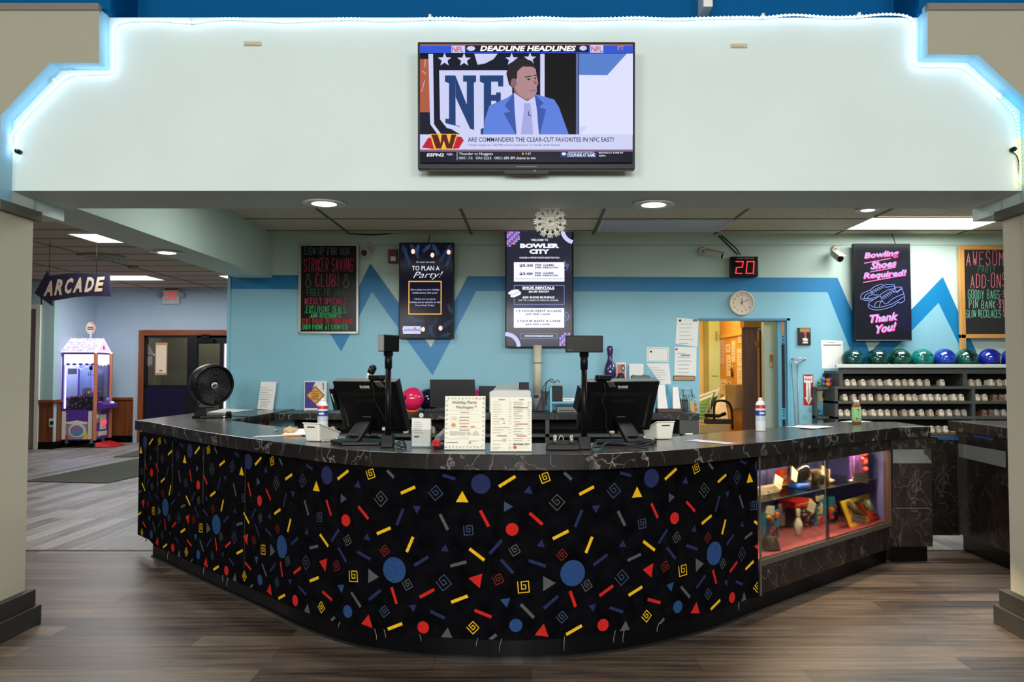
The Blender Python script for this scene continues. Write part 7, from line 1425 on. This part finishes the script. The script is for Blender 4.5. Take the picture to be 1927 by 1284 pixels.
for k, c in enumerate(((250, 150, 150), (170, 220, 240), (250, 220, 110), (240, 120, 170))): arcpts = [(.8 * math.cos(k * 1.57 + j * .15), .8 * math.sin(k * 1.57 + j * .15)) for j in range(9)]; s.line(arcpts, .2, em('pop_%d' % k, c, .9))
s.rect(-.62, -.22, .62, .28, m_dgrey); s.line([(-.45, .02), (.45, .02)], .14, m_white)
mb.cyl((.06, -.010, zc), (.06, .010, zc), .08, .08, mw_, 28); mb.build('round_sign', cm, weld=False)

# ------------------------------------------------------------------ the office behind the doorway
m_yel = mat('office_cream', (232, 208, 150), .6); m_grn = mat('office_green', (186, 208, 160), .5); m_peg = mat('pegboard_orange', (216, 160, 78), .7, noise=(4, .06)); m_brn = woodm('door_dark_wood', (60, 34, 20), (88, 52, 32), 'z', .4)
XO = 2.43
mb = MB(); mb.box(dx0 - .35, XO + .1, 10.6, 10.7, 0, 2.6, m_yel); struct(mb.build('wall_office_back'))
mb = MB(); mb.box(dx0 - .45, dx0 - .35, YW + .14, 10.7, 0, 2.6, m_yel); struct(mb.build('wall_office_left'))
mb = MB(); mb.box(XO, XO + .06, 8.75, 10.6, 0, 2.6, m_peg); struct(mb.build('wall_office_right'))
mb = MB(); mb.box(dx0 - .4, 3.2, YW + .14, 10.7, 2.6, 2.65, mat('office_ceiling', (220, 210, 190), .8)); struct(mb.build('ceiling_office'))
mb = MB(); mb.box(XO - .012, XO, 8.80, 10.5, at(1390, 632, 9.4).z, at(1390, 625, 9.4).z, woodm('ledger_pine', (214, 164, 90), (230, 184, 110), 'y')); struct(mb.build('trim_8'))
gx0, gx1 = at(1329.5, 700, 10.4).x, at(1354, 700, 10.4).x
gx1 = min(gx1, XO - .004); t = thing('locker', 'tall pale green locker in the corner of the office', 'locker', ((gx0 + gx1) / 2, 10.25, 0)); w = gx1 - gx0
mb = MB(); mb.box(-w / 2, w / 2, 0, .3, 0, 2.45, m_grn); mb.build('body', t); mb = MB(); mb.box(-w / 2 + .03, w / 2 - .03, -.004, 0, 1.27, 1.28, mat('locker_seam', (120, 140, 100), .5)); mb.build('door_seam', t)
for z in (1.75, .85): mb = MB(); mb.box(w / 2 - .06, w / 2 - .04, -.03, 0, z, z + .10, m_sil); mb.build('handle', t)
# papers on the orange board
def board_paper(px, y0, y1, wid, label, m=None):
    k = (px - CX) / F; yy = XO / k; z0, z1 = at(px, y1, yy).z, at(px, y0, yy).z
    mb = MB(); mb.box(0, .003, -wid / 2, wid / 2, 0, z1 - z0, m or mat('office_paper', (238, 226, 200), .8)); r = random.Random(px)
    for q in range(4): z = (z1 - z0) * (.3 + .14 * q); mb.box(-.0008, 0, -wid * .3, wid * r.uniform(.0, .3), z, z + .006, m_ink)
    put(mb, 'pinned_paper', label, 'paper', (XO - .0035, yy, z0))
for a in ((1357.5, 640, 686, .28, 'torn lilac and white sheet pinned at the far edge of the orange board', mat('reflection_lilac2', (206, 180, 190), .7)), (1370.5, 648, 664, .2, 'small white note in the upper middle of the orange board'), (1380.5, 642, 682, .16, 'white strip pinned beside the small upper note'), (1371, 668, 708, .2, 'long narrow white sheet in the middle of the orange board'), (1392.5, 634, 646, .12, 'small note at the top near edge of the orange board'), (1391.5, 657, 690, .2, 'printed page at the near edge of the orange board, upper'), (1391.5, 691, 723, .2, 'printed page at the near edge of the orange board, lower'), (1361, 714, 743, .3, 'white form low on the far side of the orange board'), (1371.5, 718, 727, .2, 'small card low on the orange board')): board_paper(*a)
k = (1380 - CX) / F; yy = XO / k; t = thing('key_bunch', 'bunch of dark keys hanging on the orange board', 'keys', (XO - .02, yy, at(1380, 704, yy).z)); mb = MB(); mb.sphere((0, 0, 0), .03, mat('key_brown', (70, 46, 30), .4, .4), 10, (.5, 1, 1.4)); mb.sphere((0, .02, .05), .024, mat('key_brown', (70, 46, 30)), 10, (.5, 1, 1.6)); mb.tube([(0, 0, .04), (.01, 0, .1)], .003, m_sil, 6); mb.build('keys', t)
k = (1390 - CX) / F; yy = XO / k; t = thing('grey_wall_box', 'grey steel box on the orange board with keys beside it', 'box', (XO - .10, yy - .02, at(1390, 768, yy).z)); h = at(1390, 724, yy).z - at(1390, 768, yy).z
mb = MB(); mb.box(0, .099, -.18, .28, 0, h, mat('steel_taupe', (136, 124, 92), .45, .2)); mb.build('body', t, .003); mb = MB(); mb.cyl((-.006, .24, h * .5), (0, .24, h * .5), .014, .014, m_sil, 10); mb.tube([(-.004, .24, h * .5), (-.006, .25, h * .3), (-.006, .26, h * .22)], .008, m_ch, 6); mb.build('lock', t)
# brown door standing open and pale panel with switches
YB2 = 8.62; bx0_, bx1_ = at(1398, 700, YB2).x, at(1439, 700, YB2).x
d3 = bpy.data.objects.new('door_3', None); COL.objects.link(d3); d3.location = (bx0_, YB2, 0); d3['kind'] = 'structure'
zl_ = at(1420, 617, YB2).z
mb = MB(); mb.box(0, (bx1_ - bx0_) * .66, 0, .045, 0.002, zl_, m_brn); mb.build('door_leaf', d3, .003); mb = MB(); mb.box((bx1_ - bx0_) * .66, (bx1_ - bx0_) * .76, -.01, .05, 0.002, zl_ - .04, woodm('jamb_orange', (150, 88, 44), (190, 116, 62), 'z')); mb.build('jamb', d3)
mb = MB(); mb.box((bx1_ - bx0_) * .76, (bx1_ - bx0_) * 1.0, 0, .03, 0.002, zl_ - .03, m_brn); mb.build('door_edge', d3)
zh = at(1425, 648, YB2).z; mb = MB(); mb.box((bx1_ - bx0_) * .56, (bx1_ - bx0_) * .78, -.014, -.011, zh - .035, zh + .035, mat('brass', (160, 124, 50), .3, .8)); mb.cyl(((bx1_ - bx0_) * .68, -.016, zh - .035), ((bx1_ - bx0_) * .68, -.016, zh + .035), .006, .006, mat('brass', (160, 124, 50)), 8); mb.build('hinge', d3)
mb = MB(); mb.box(bx0_ - .0, bx1_ + .12, YB2 - .06, YB2 + .10, zl_ + .002, zl_ + .08, woodm('header_tan', (150, 110, 70), (180, 134, 88), 'x')); struct(mb.build('trim_9'))
YP = 8.35; px0_, px1_ = at(1438.5, 700, YP).x, at(1466, 700, YP).x
mb = MB(); mb.box(px0_, px1_ + .3, YP, YP + .1, 0, at(1450, 606, YP).z, mat('paint_pale_mint2', (190, 208, 196), .5)); struct(mb.build('wall_office_front'))
p = at(1451, 680, YP); t = thing('light_switch', 'brass and cream switch plate on the pale wall inside the doorway', 'switch', (p.x, YP - .006, p.z)); mb = MB(); mb.box(-.018, .018, 0, .006, .0, .068, mat('switch_tan', (160, 124, 70), .4)); mb.build('upper_plate', t); mb = MB(); mb.box(-.02, .02, 0, .006, -.075, -.001, mat('switch_cream', (196, 170, 110), .4)); mb.box(-.005, .005, -.006, 0, -.05, -.03, m_white); mb.build('lower_plate', t)
# doorway lining with its lock slot
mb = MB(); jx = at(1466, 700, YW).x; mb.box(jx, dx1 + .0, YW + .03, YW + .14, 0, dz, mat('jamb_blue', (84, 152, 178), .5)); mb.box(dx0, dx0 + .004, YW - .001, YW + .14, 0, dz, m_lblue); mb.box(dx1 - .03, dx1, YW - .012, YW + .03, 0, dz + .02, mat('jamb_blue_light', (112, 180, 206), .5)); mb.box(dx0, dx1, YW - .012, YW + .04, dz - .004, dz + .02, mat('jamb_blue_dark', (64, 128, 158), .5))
sx0, sx1 = at(1473, 700, YW).x, at(1478.5, 700, YW).x; zz_ = lambda py: at(1475, py, YW).z
mb.box(sx0, sx1, YW + .026, YW + .031, zz_(768), zz_(648), m_matte); mb.box(sx0, sx1, YW + .026, YW + .031, zz_(803), zz_(790), m_matte); mb.box(sx0, sx1, YW + .026, YW + .031, zz_(628), zz_(604), mat('jamb_gap_orange', (200, 130, 60), .5))
for py in (634, 640, 646, 772, 777, 783): mb.box(sx0 + .008, sx1 - .008, YW + .026, YW + .031, zz_(py + 1.2), zz_(py - 1), m_matte)
struct(mb.build('door_4'))
# clutter on the office bench
zb4 = .78; YB4 = 9.3
t = thing('office_bench', 'dark low bench of boxes just inside the office', 'bench', (1.62, 9.0, 0)); X0b, X1b = at(1310, 805, 9.0).x - 1.62, at(1373, 805, 9.0).x - 1.62
zb4 = at(1340, 799, 9.0).z; mb = MB(); mb.box(X0b, X1b, 0, .7, zb4 - .10, zb4 - .0015, mat('bench_edge', (176, 150, 104), .6)); mb.build('top', t, .003); mb = MB(); mb.box(X0b, X1b, .01, .7, 0, zb4 - .10, m_matte); mb.build('base', t)
def ob(px, py, y): q = at(px, py, y); return q
t = thing('wire_file_rack', 'wire rack with green and white folders on the office bench', 'file rack', (at(1320, 780, 9.3).x, 9.25, zb4)); mg2 = mat('folder_green', (104, 160, 60), .6); wr = mat('wire_white', (200, 196, 180), .4)
mb = MB()
for k in range(6): mb.tube([(-.12, 0, .03 + k * .04), (.09, 0, .03 + k * .04)], .004, wr, 5)
for x in (-.12, .09): mb.tube([(x, 0, 0), (x, 0, .26)], .005, wr, 5); mb.tube([(x, 0, .02), (x + .0, .2, .02)], .004, wr, 5)
mb.build('wires', t)
for k, (m, dz_) in enumerate(((mg2, .30), (m_paper, .34), (mg2, .36), (m_dgrey, .31), (m_paper, .40))): mb = MB(); mb.hexa([(-.15 + k * .02, .02 + k * .02, .05), (.0 + k * .02, .02 + k * .02, .02), (.0 + k * .02, .03 + k * .02, .02), (-.15 + k * .02, .03 + k * .02, .05)], [(-.1 + k * .02, .06 + k * .02, dz_ - .09), (.12 + k * .03, .06 + k * .02, dz_), (.12 + k * .03, .07 + k * .02, dz_), (-.1 + k * .02, .07 + k * .02, dz_ - .09)], m); mb.build('folder', t)
t = thing('carry_crate', 'black carry crate with a loop handle on the office bench', 'crate', (at(1352, 795, 9.1).x, 9.04, zb4)); mb = MB(); mb.box(-.14, .15, 0, .18, 0, .05, m_matte); mb.build('tray', t, .004)
mb = MB(); mb.tube(smooth([(-.06, .02, .04), (-.055, .02, .2), (-.02, .02, .26), (.09, .02, .25), (.14, .02, .16), (.15, .02, -.06)], 5), .014, m_black, 10); mb.tube([(-.16, .04, .1), (.0, .04, .09), (.08, .04, .12)], .02, m_black, 8); mb.build('handle', t)
t = thing('paper_pile', 'crumpled white papers leaning against the green locker', 'papers', (at(1350, 780, 9.5).x, 9.45, zb4)); mb = MB()
for k in range(4): mb.hexa([(-.08 + k * .02, k * .02, 0), (.12, k * .02, 0), (.12, k * .02 + .004, 0), (-.08 + k * .02, k * .02 + .004, 0)], [(-.04 + k * .03, .1 + k * .02, .22 - k * .02), (.10, .1 + k * .02, .30 - k * .03), (.10, .104 + k * .02, .30 - k * .03), (-.04 + k * .03, .104 + k * .02, .22 - k * .02)], mat('office_paper', (238, 226, 200)))
mb.build('sheets', t)

# ------------------------------------------------------------------ prizes in the showcase
RZ = math.atan2(cd.y, cd.x)
def cpt(px, dep): 
    P = CS - cn * dep; return on_line(px, P, cd)
def cz(px, py, dep): q = cpt(px, dep); return at(px, py, q.y).z
def prize(name, label, cat, px, dep, z, group=None, turn=0.0): q = cpt(px, dep); return thing(name, label, cat, (q.x, q.y, z), RZ + turn, group)
zF, zS = zf, zsh + .004
def pw_(px0, px1, dep): return (cpt(px1, dep) - cpt(px0, dep)).length
mr_, my_, mb_ = mat('toy_red', (216, 44, 36), .35), mat('toy_yellow', (240, 190, 50), .4), mat('toy_blue', (36, 84, 170), .4); mo_ = mat('toy_orange2', (236, 110, 40), .4); mtl = mat('toy_teal', (40, 130, 170), .4); mcl = glass('blister', (250, 250, 250), 1.2); mgr = mat('toy_green2', (90, 170, 70), .4)
m_tag = mat('price_tag_cream', (246, 224, 160), .7); m_tagi = mat('price_tag_white', (246, 234, 208), .7); m_tgt = mat('tag_pen_violet', (110, 90, 150), .7)
# the white pin
t = prize('bowling_pin', 'white bowling pin with red neck stripes inside the display case', 'bowling pin', 1499, .20, zF); k = (cz(1499, 957, .20) - zF) / .382; wpn = mat('pin_white', (232, 224, 204), .25, coat=.3); rp = mat('pin_red', (170, 50, 50), .3)
PR = [(r * k, z * k) for r, z in PINP]; ms = [wpn] * (len(PR) - 1)
mb = MB(); mb.lathe(PR, wpn, n=32); mb.build('body', t); 
for z in (.252, .270): mb = MB(); rr = .0248 * k if z < .26 else .0236 * k; mb.lathe([(rr, (z - .004) * k), (rr + .0006, z * k), (rr, (z + .004) * k)], rp, n=32); mb.build('stripe', t)
def box_prize(name, label, px0, px1, dep, z0, pytop, d, m, art=None, turn=0.0, cat='toy'):
    pm = (px0 + px1) / 2; t = prize(name, label, cat, pm, dep, z0, None, turn); w = pw_(px0, px1, dep); h = cz(pm, pytop, dep) - z0
    mb = MB(); mb.box(-w / 2, w / 2, 0, d, 0, h, m); s = Surf(mb, (0, 0, 1, 1), -w / 2, h, w / 2, 0, -.0004)
    if art: art(s)
    mb.build('carton', t, weld=False); return t, w, h
def noise_art(cols, n, seed):
    def f(s):
        r = random.Random(seed)
        for _ in range(n): x, y = r.uniform(.08, .92), r.uniform(.08, .92); a = r.uniform(.03, .09); s.poly([(min(max(x + a * math.cos(j * 1.26 + x) * r.uniform(.4, 1.3), .01), .99), min(max(y + a * math.sin(j * 1.26 + x) * r.uniform(.4, 1.3), .01), .99)) for j in range(5)], r.choice(cols))
    return f
m_mono = mat('print_maroon', (70, 30, 36), .5); m_bone = mat('print_bone', (190, 170, 150), .6)
box_prize('toy_box', 'dark toy box with a pale creature print behind the white pin', 1500, 1531, .30, zF, 953, .10, m_mono, noise_art([m_bone, m_mono, mat('print_violet2', (70, 50, 90), .5)], 60, 3))
t, w, h = box_prize('game_box', 'red game box lying on top of the dark toy box', 1494, 1527, .30, cz(1515, 953, .30) + .002, 942, .12, mr_, lambda s: s.line([(.15, .6), (.3, .4), (.45, .6), (.6, .4), (.85, .6)], .1, mat('game_ink', (246, 214, 190), .5)))
t, w, h = box_prize('toy_card', 'blue toy card with yellow smiley faces right of the dark box', 1533, 1549, .28, zF, 950, .03, mtl, lambda s: [s.ell(.3, .15 + .25 * k, .18, .09, my_, 14) for k in range(3)] + [s.rect(.1, .8, .5, .95, mat('card_tan', (190, 160, 110), .5))])
mb = MB(); mb.box(-.02, .025, -.012, 0, 0, .05, mr_); mb.build('red_corner', t)
def blister(label, px0, px1, dep, pytop, pybot, card, seed, tilt=.0):
    pm = (px0 + px1) / 2; t = prize('toy_pack', label, 'toy', pm, dep, zF); w = pw_(px0, px1, dep); h = cz(pm, pytop, dep) - zF
    mb = MB(); mb.hexa([(-w / 2, 0, 0), (w / 2, 0, 0), (w / 2, .004, 0), (-w / 2, .004, 0)], [(-w / 2, tilt, h), (w / 2, tilt, h), (w / 2, tilt + .004, h), (-w / 2, tilt + .004, h)], card); mb.build('card', t)
    r = random.Random(seed); mb = MB()
    for q in range(16): u, v = r.uniform(-.3, .3), r.uniform(.12, .9); mb.sphere((u * w, -.014 + tilt * v, v * h), r.uniform(.010, .019), r.choice([mr_, mr_, mo_, my_, mb_, mgr]), 10)
    mb.build('toys', t)
    mb = MB(); mb.box(-.02 + w * .1, .015 + w * .1, -.03 + .0, -.001, h * .12, h * .45, m_black); mb.build('dark_piece', t)
blister('blue toy pack with red and yellow pieces at the left of the case floor', 1432, 1463, .24, 962, 1030, mtl, 4); blister('blue toy pack with coloured balls right of the glass joint', 1550, 1575, .26, 938, 1000, mtl, 7, .03)
t = prize('clear_bottle', 'clear cone shaped bottle at the far left of the case floor', 'bottle', 1447, .105, zF); hh = cz(1447, 984, .105) - zF; mb = MB(); mb.lathe([(.055, 0), (.058, .012), (.03, hh * .6), (.016, hh * .85), (.014, hh)], mcl, n=24); mb.build('bottle', t); mb = MB(); mb.lathe([(.049, .004), (.05, .012), (.032, hh * .45), (0.001, hh * .46)], mat('bottle_fill', (170, 150, 110), .6, noise=(60, .5)), n=20); mb.build('filling', t)
# white tee with block letters hung below the shelf
t = prize('white_tee', 'folded white shirt with dark block letters hanging below the glass shelf', 'shirt', 1476, .40, cz(1476, 991, .40)); h = cz(1476, 947, .40) - cz(1476, 991, .40); w = pw_(1463, 1486, .40); mb = MB(); mb.prism([(-w * .42, .01), (w * .5, 0), (w * .5, h), (-w * .5, h), (-w * .5, h * .6)], 'xz', 0, .012, mat('tee_white', (226, 216, 206), .8)); s = Surf(mb, (0, 0, 1, 1), -w / 2, h, w / 2, 0, -.0006); s.text('ARIC', .18, .08, .98, .48, m_dink, .03, 0, .08); mb.build('cloth', t, weld=False)
# tool set card
t = prize('tool_set', 'yellow card of toy tools at the right of the case floor', 'toy', 1625, .09, zF, None, .06); w = pw_(1596, 1658, .09); h = (cz(1612, 932, .09) - zF) * .86; lean = .055
def L3(u, v, d=0): return (u * w / 2 - (v) * .030, lean * v + d, v * h)
mb = MB(); mb.hexa([L3(-1, 0), L3(1, 0), L3(1, 0, .005), L3(-1, 0, .005)], [L3(-1, 1), L3(1, 1), L3(1, 1, .005), L3(-1, 1, .005)], my_); mb.build('card', t)
gm = mat('tool_grey', (110, 104, 96), .4, .4); dk_ = mat('tool_dark', (50, 46, 44), .4)
for nm, P, r_, m in (('hammer', [(-.05, .85), (.12, .28)], .010, mr_), ('hammer_head', [(-.22, .82), (.2, .86)], .014, dk_), ('wrench', [(-.7, .92), (-.2, .25)], .015, gm), ('pliers', [(-.45, .7), (-.6, .35)], .008, dk_), ('saw_blade', [(.55, .8), (.5, .35)], .020, mat('saw_silver', (170, 180, 180), .3, .5)), ('saw_handle', [(.3, .1), (.35, .28), (.8, .26), (.82, .08), (.3, .1)], .012, mr_), ('screwdriver', [(.2, .7), (.28, .45)], .008, gm)): mb = MB(); mb.tube([L3(u, v, -.014) for u, v in P], r_, m, 8); mb.build('toy_' + nm, t)
# upper shelf
box_prize('puzzle_box', 'grey and cream puzzle box at the left of the glass shelf', 1428, 1464, .22, zS, 916, .05, mat('puzzle_grey', (140, 130, 110), .6), noise_art([mat('print_bone2', (196, 190, 160), .6), mat('print_moss', (80, 90, 60), .6), mat('print_char', (60, 58, 54), .6)], 70, 6))
t = prize('candy_bag', 'red and orange toy bag behind the price tags on the glass shelf', 'toy', 1477, .34, zS); h = cz(1478, 886, .30) - zS; w = pw_(1466, 1491, .30); mb = MB(); mb.prism([(-w * .45, 0), (w * .5, 0), (w * .42, h * .9), (w * .3, h), (-w * .4, h), (-w * .5, h * .85)], 'xz', 0, .03, mr_); s = Surf(mb, (0, 0, 1, 1), -w / 2, h, w / 2, 0, -.0006); s.poly([(0.05, .05), (.95, .02), (.6, .5), (.1, .4)], mo_); s.ell(.35, .55, .22, .13, mat('bag_pink', (240, 160, 130), .5), 14); s.ell(.4, .42, .12, .07, m_paper, 12); s.poly([(.0, .95), (.5, .7), (.6, .98)], my_); mb.build('bag', t, weld=False)
t = prize('black_ball_prize', 'black ball on a blue stand on the glass shelf', 'toy', 1501, .24, zS); w = pw_(1491, 1511, .24); mb = MB(); mb.lathe([(w * .48, 0), (w * .48, .03), (w * .3, .035)], mb_, n=20); mb.build('stand', t); mb = MB(); mb.sphere((0, 0, .03 + w * .52), w * .55, mat('ball_black', (14, 14, 16), .15), 20); mb.build('ball', t)
box_prize('white_box', 'white and black toy box in the middle of the glass shelf', 1524, 1553, .36, zS, 886, .08, mat('box_cream', (220, 206, 180), .5), lambda s: (s.rect(0, 0, .36, 1, mat('box_black', (34, 28, 28), .4)), s.rect(.12, .1, .24, .2, my_), s.ell(.68, .35, .14, .16, m_dink, 14), s.rect(.5, .65, .9, .9, mat('box_tan', (190, 150, 110), .5))))
t = prize('purple_bag', 'purple glitter bag with a red figure at the right of the glass shelf', 'toy', 1615, .125, zS); h = (zt0 - .035 - zS) * .93; w = pw_(1601, 1631, .125); mb = MB(); mb.box(-w / 2, w / 2, 0, .015, 0, h, mat('bag_purple', (110, 60, 150), .3)); s = Surf(mb, (0, 0, 1, 1), -w / 2, h, w / 2, 0, -.0006); s.rect(.5, .1, .98, .95, mat('bag_rose', (196, 90, 110), .4)); noise_art([mat('glit_a', (160, 110, 210), .3), mat('glit_b', (90, 70, 170), .3), mtl], 30, 8)(s); s.rect(0, 0, .06, 1, m_paper); mb.build('bag', t, weld=False)
mb = MB(); 
for u, z, r_ in ((.25, .75, .028), (.22, .5, .024), (.28, .3, .02), (.1, .6, .012), (.38, .6, .012)): mb.sphere((u * w, -.012, z * h), r_, mat('figure_coral', (236, 90, 80), .4), 10)
mb.build('coral_figure', t)
t = prize('candy_scatter', 'small red and white sweets lying beside the purple bag', 'toy', 1604, .115, zS); mb = MB(); r = random.Random(2)
for _ in range(10): mb.sphere((r.uniform(-.05, .09), r.uniform(0, .03), .009), .009, r.choice([m_paper, mr_, m_mono]), 8)
o = mb.build('sweets', t); o['kind'] = 'stuff'
# price tags
def ptag(label, quad, dep, z_lines=2, txt=None, base=None):
    px = sum(q[0] for q in quad) / 4; c = cpt(px, dep); P = [at(x, y, cpt(x, dep).y) for x, y in quad]; C_ = sum(P, Vector()) / 4; mb = MB(); n = Vector((cn.x, cn.y, 0)) * .0008
    mb.add([p - C_ for p in P] + [p - C_ - n * 1.5 for p in P], [(0, 1, 2, 3), (7, 6, 5, 4), (0, 1, 5, 4), (1, 2, 6, 5), (2, 3, 7, 6), (3, 0, 4, 7)], m_tag)
    q = [p * .84 for p in [p - C_ for p in P]]; mb.add([p + n for p in q], [(0, 1, 2, 3)], m_tagi)
    lines = txt.split('/') if txt else []
    for k, tx in enumerate(lines):
        vs, fs = glyphs(tx, .01); ax, bx = min(v[0] for v in vs), max(v[0] for v in vs); ay, by = min(v[1] for v in vs), max(v[1] for v in vs)
        def mp(x, y):
            u = .14 + .72 * (x - ax) / (bx - ax); v = (k + .22 + .56 * (1 - (y - ay) / (by - ay))) / len(lines)
            return (P[0] * (1 - u) * (1 - v) + P[1] * u * (1 - v) + P[2] * u * v + P[3] * (1 - u) * v) - C_ + n * 2
        mb.add([mp(*v) for v in vs], fs, m_tgt)
    if not lines:      # writing too small to read: two penned squiggles
        for k in range(2):
            pts = [(.16 + .085 * j, .36 + .3 * k + (.06 if j % 2 else -.06)) for j in range(9)]
            for a, b in zip(pts, pts[1:]):
                V = [(P[0] * (1 - u) * (1 - v) + P[1] * u * (1 - v) + P[2] * u * v + P[3] * (1 - u) * v) - C_ + n * 2 for u, v in (a, b, (b[0], b[1] + .05), (a[0], a[1] + .05))]
                mb.add(V, [(0, 1, 2, 3)], m_tgt)
    o = mb.build('price_tag', None, weld=False); o.location = C_; tag(o, label, 'price tag', 'handwritten price tags')
ptag('price tag reading 500 Points at the foot of the toy tools', [(1602, 967), (1631, 973.5), (1631, 989), (1602, 983.5)], .05, txt='500/Points')
ptag('price tag in front of the purple bag', [(1608, 888), (1635, 893), (1634, 911), (1604, 906)], .078)
ptag('price tag leaning over the puzzle box', [(1460, 892), (1474, 901), (1470, 923), (1456, 912)], .15)
ptag('tall price tag left of the black ball', [(1491, 877), (1502, 889), (1499, 909), (1489, 902)], .20)
ptag('price tag standing above the black ball', [(1505, 881), (1517, 873), (1519, 889), (1508, 904)], .26)
ptag('price tag on the white toy box', [(1547, 876), (1563, 884), (1562, 900), (1545, 893)], .30)
ptag('price tag hanging under the shelf by the left blue pack', [(1444, 952), (1458, 952), (1457, 971), (1441, 966)], .165)
ptag('price tag on the dark toy box behind the pin', [(1524, 937), (1537, 949), (1531, 967), (1519, 959)], .22)
ptag('price tag above the blue smiley card', [(1536, 935), (1551, 931), (1550, 938), (1538, 945)], .27)
ptag('narrow price tag at the glass joint', [(1545, 944), (1549, 950), (1548, 970), (1544, 962)], .22)
t = prize('plush_toy', 'small grey and tan plush on the shelf edge at the glass joint', 'toy', 1561, .20, zS); mb = MB(); mb.sphere((-.015, 0, .016), .018, mat('plush_tan', (206, 160, 120), .7), 10); mb.sphere((.02, 0, .013), .015, mat('plush_grey', (120, 116, 116), .7), 10, (1.6, 1, .8)); mb.build('body', t)

# ------------------------------------------------------------------ pieces that belong to one part hang under that part
NEST = {'rental_shoe': dict(heel_tab='upper', opening='upper'), 'bowling_ball': dict(finger_hole='shell', lettering='shell'), 'wall_clock': dict(hour_hand='dial', minute_hand='dial', second_hand='dial'),
        'touch_register': dict(lettering='panel', rear_cover='panel', sticker='panel', arm_slot='arm', webcam_cable='webcam'), 'spray_can': dict(label='body'), 'juice_bottle': dict(label='bottle', cap='bottle'),
        'table_fan': dict(grille='housing', hub_badge='housing', blades='housing'), 'claw_machine': dict(front_art='cabinet', side_art='cabinet', coin_slot='coin_door', gable_art='roof', joystick='console', button='console', round_sign='sign_stem'),
        'front_desk': dict(carpet_seam='carpet_panel', loose_threads='carpet_panel', cove_edge='toe_kick'), 'customer_display': dict(screen='head'), 'card_terminal': dict(slot='body'), 'printer': dict(output_tray='lid', paper_slot='body'),
        'television': dict(badge='housing', control_bar='housing'), 'security_camera': dict(lens='barrel', sun_shield='barrel'), 'exit_sign': dict(letters='housing'), 'stapler': dict(nose='arm'), 'toy_duck': dict(beak='head', eyes='head'),
        'desktop_monitor': dict(screen='housing'), 'led_strip_light': dict(led_bulbs='strip'), 'desk_end_post': dict(scuff='post_panel', bare_patch='post_panel'), 'fire_alarm': dict(strobe='housing'), 'swing_gate': dict(tape='gate_panel', edge_strip='gate_panel')}
stem = lambda o: o.name.split('.')[0]
for root in [o for o in COL.objects if o.parent is None and stem(o) in NEST]:
    kids = list(root.children); plan_ = NEST[stem(root)]
    for ch in kids:
        host = plan_.get(stem(ch))
        if host:
            h_ = next((k for k in kids if stem(k) == host), None)
            if h_: ch.parent = h_
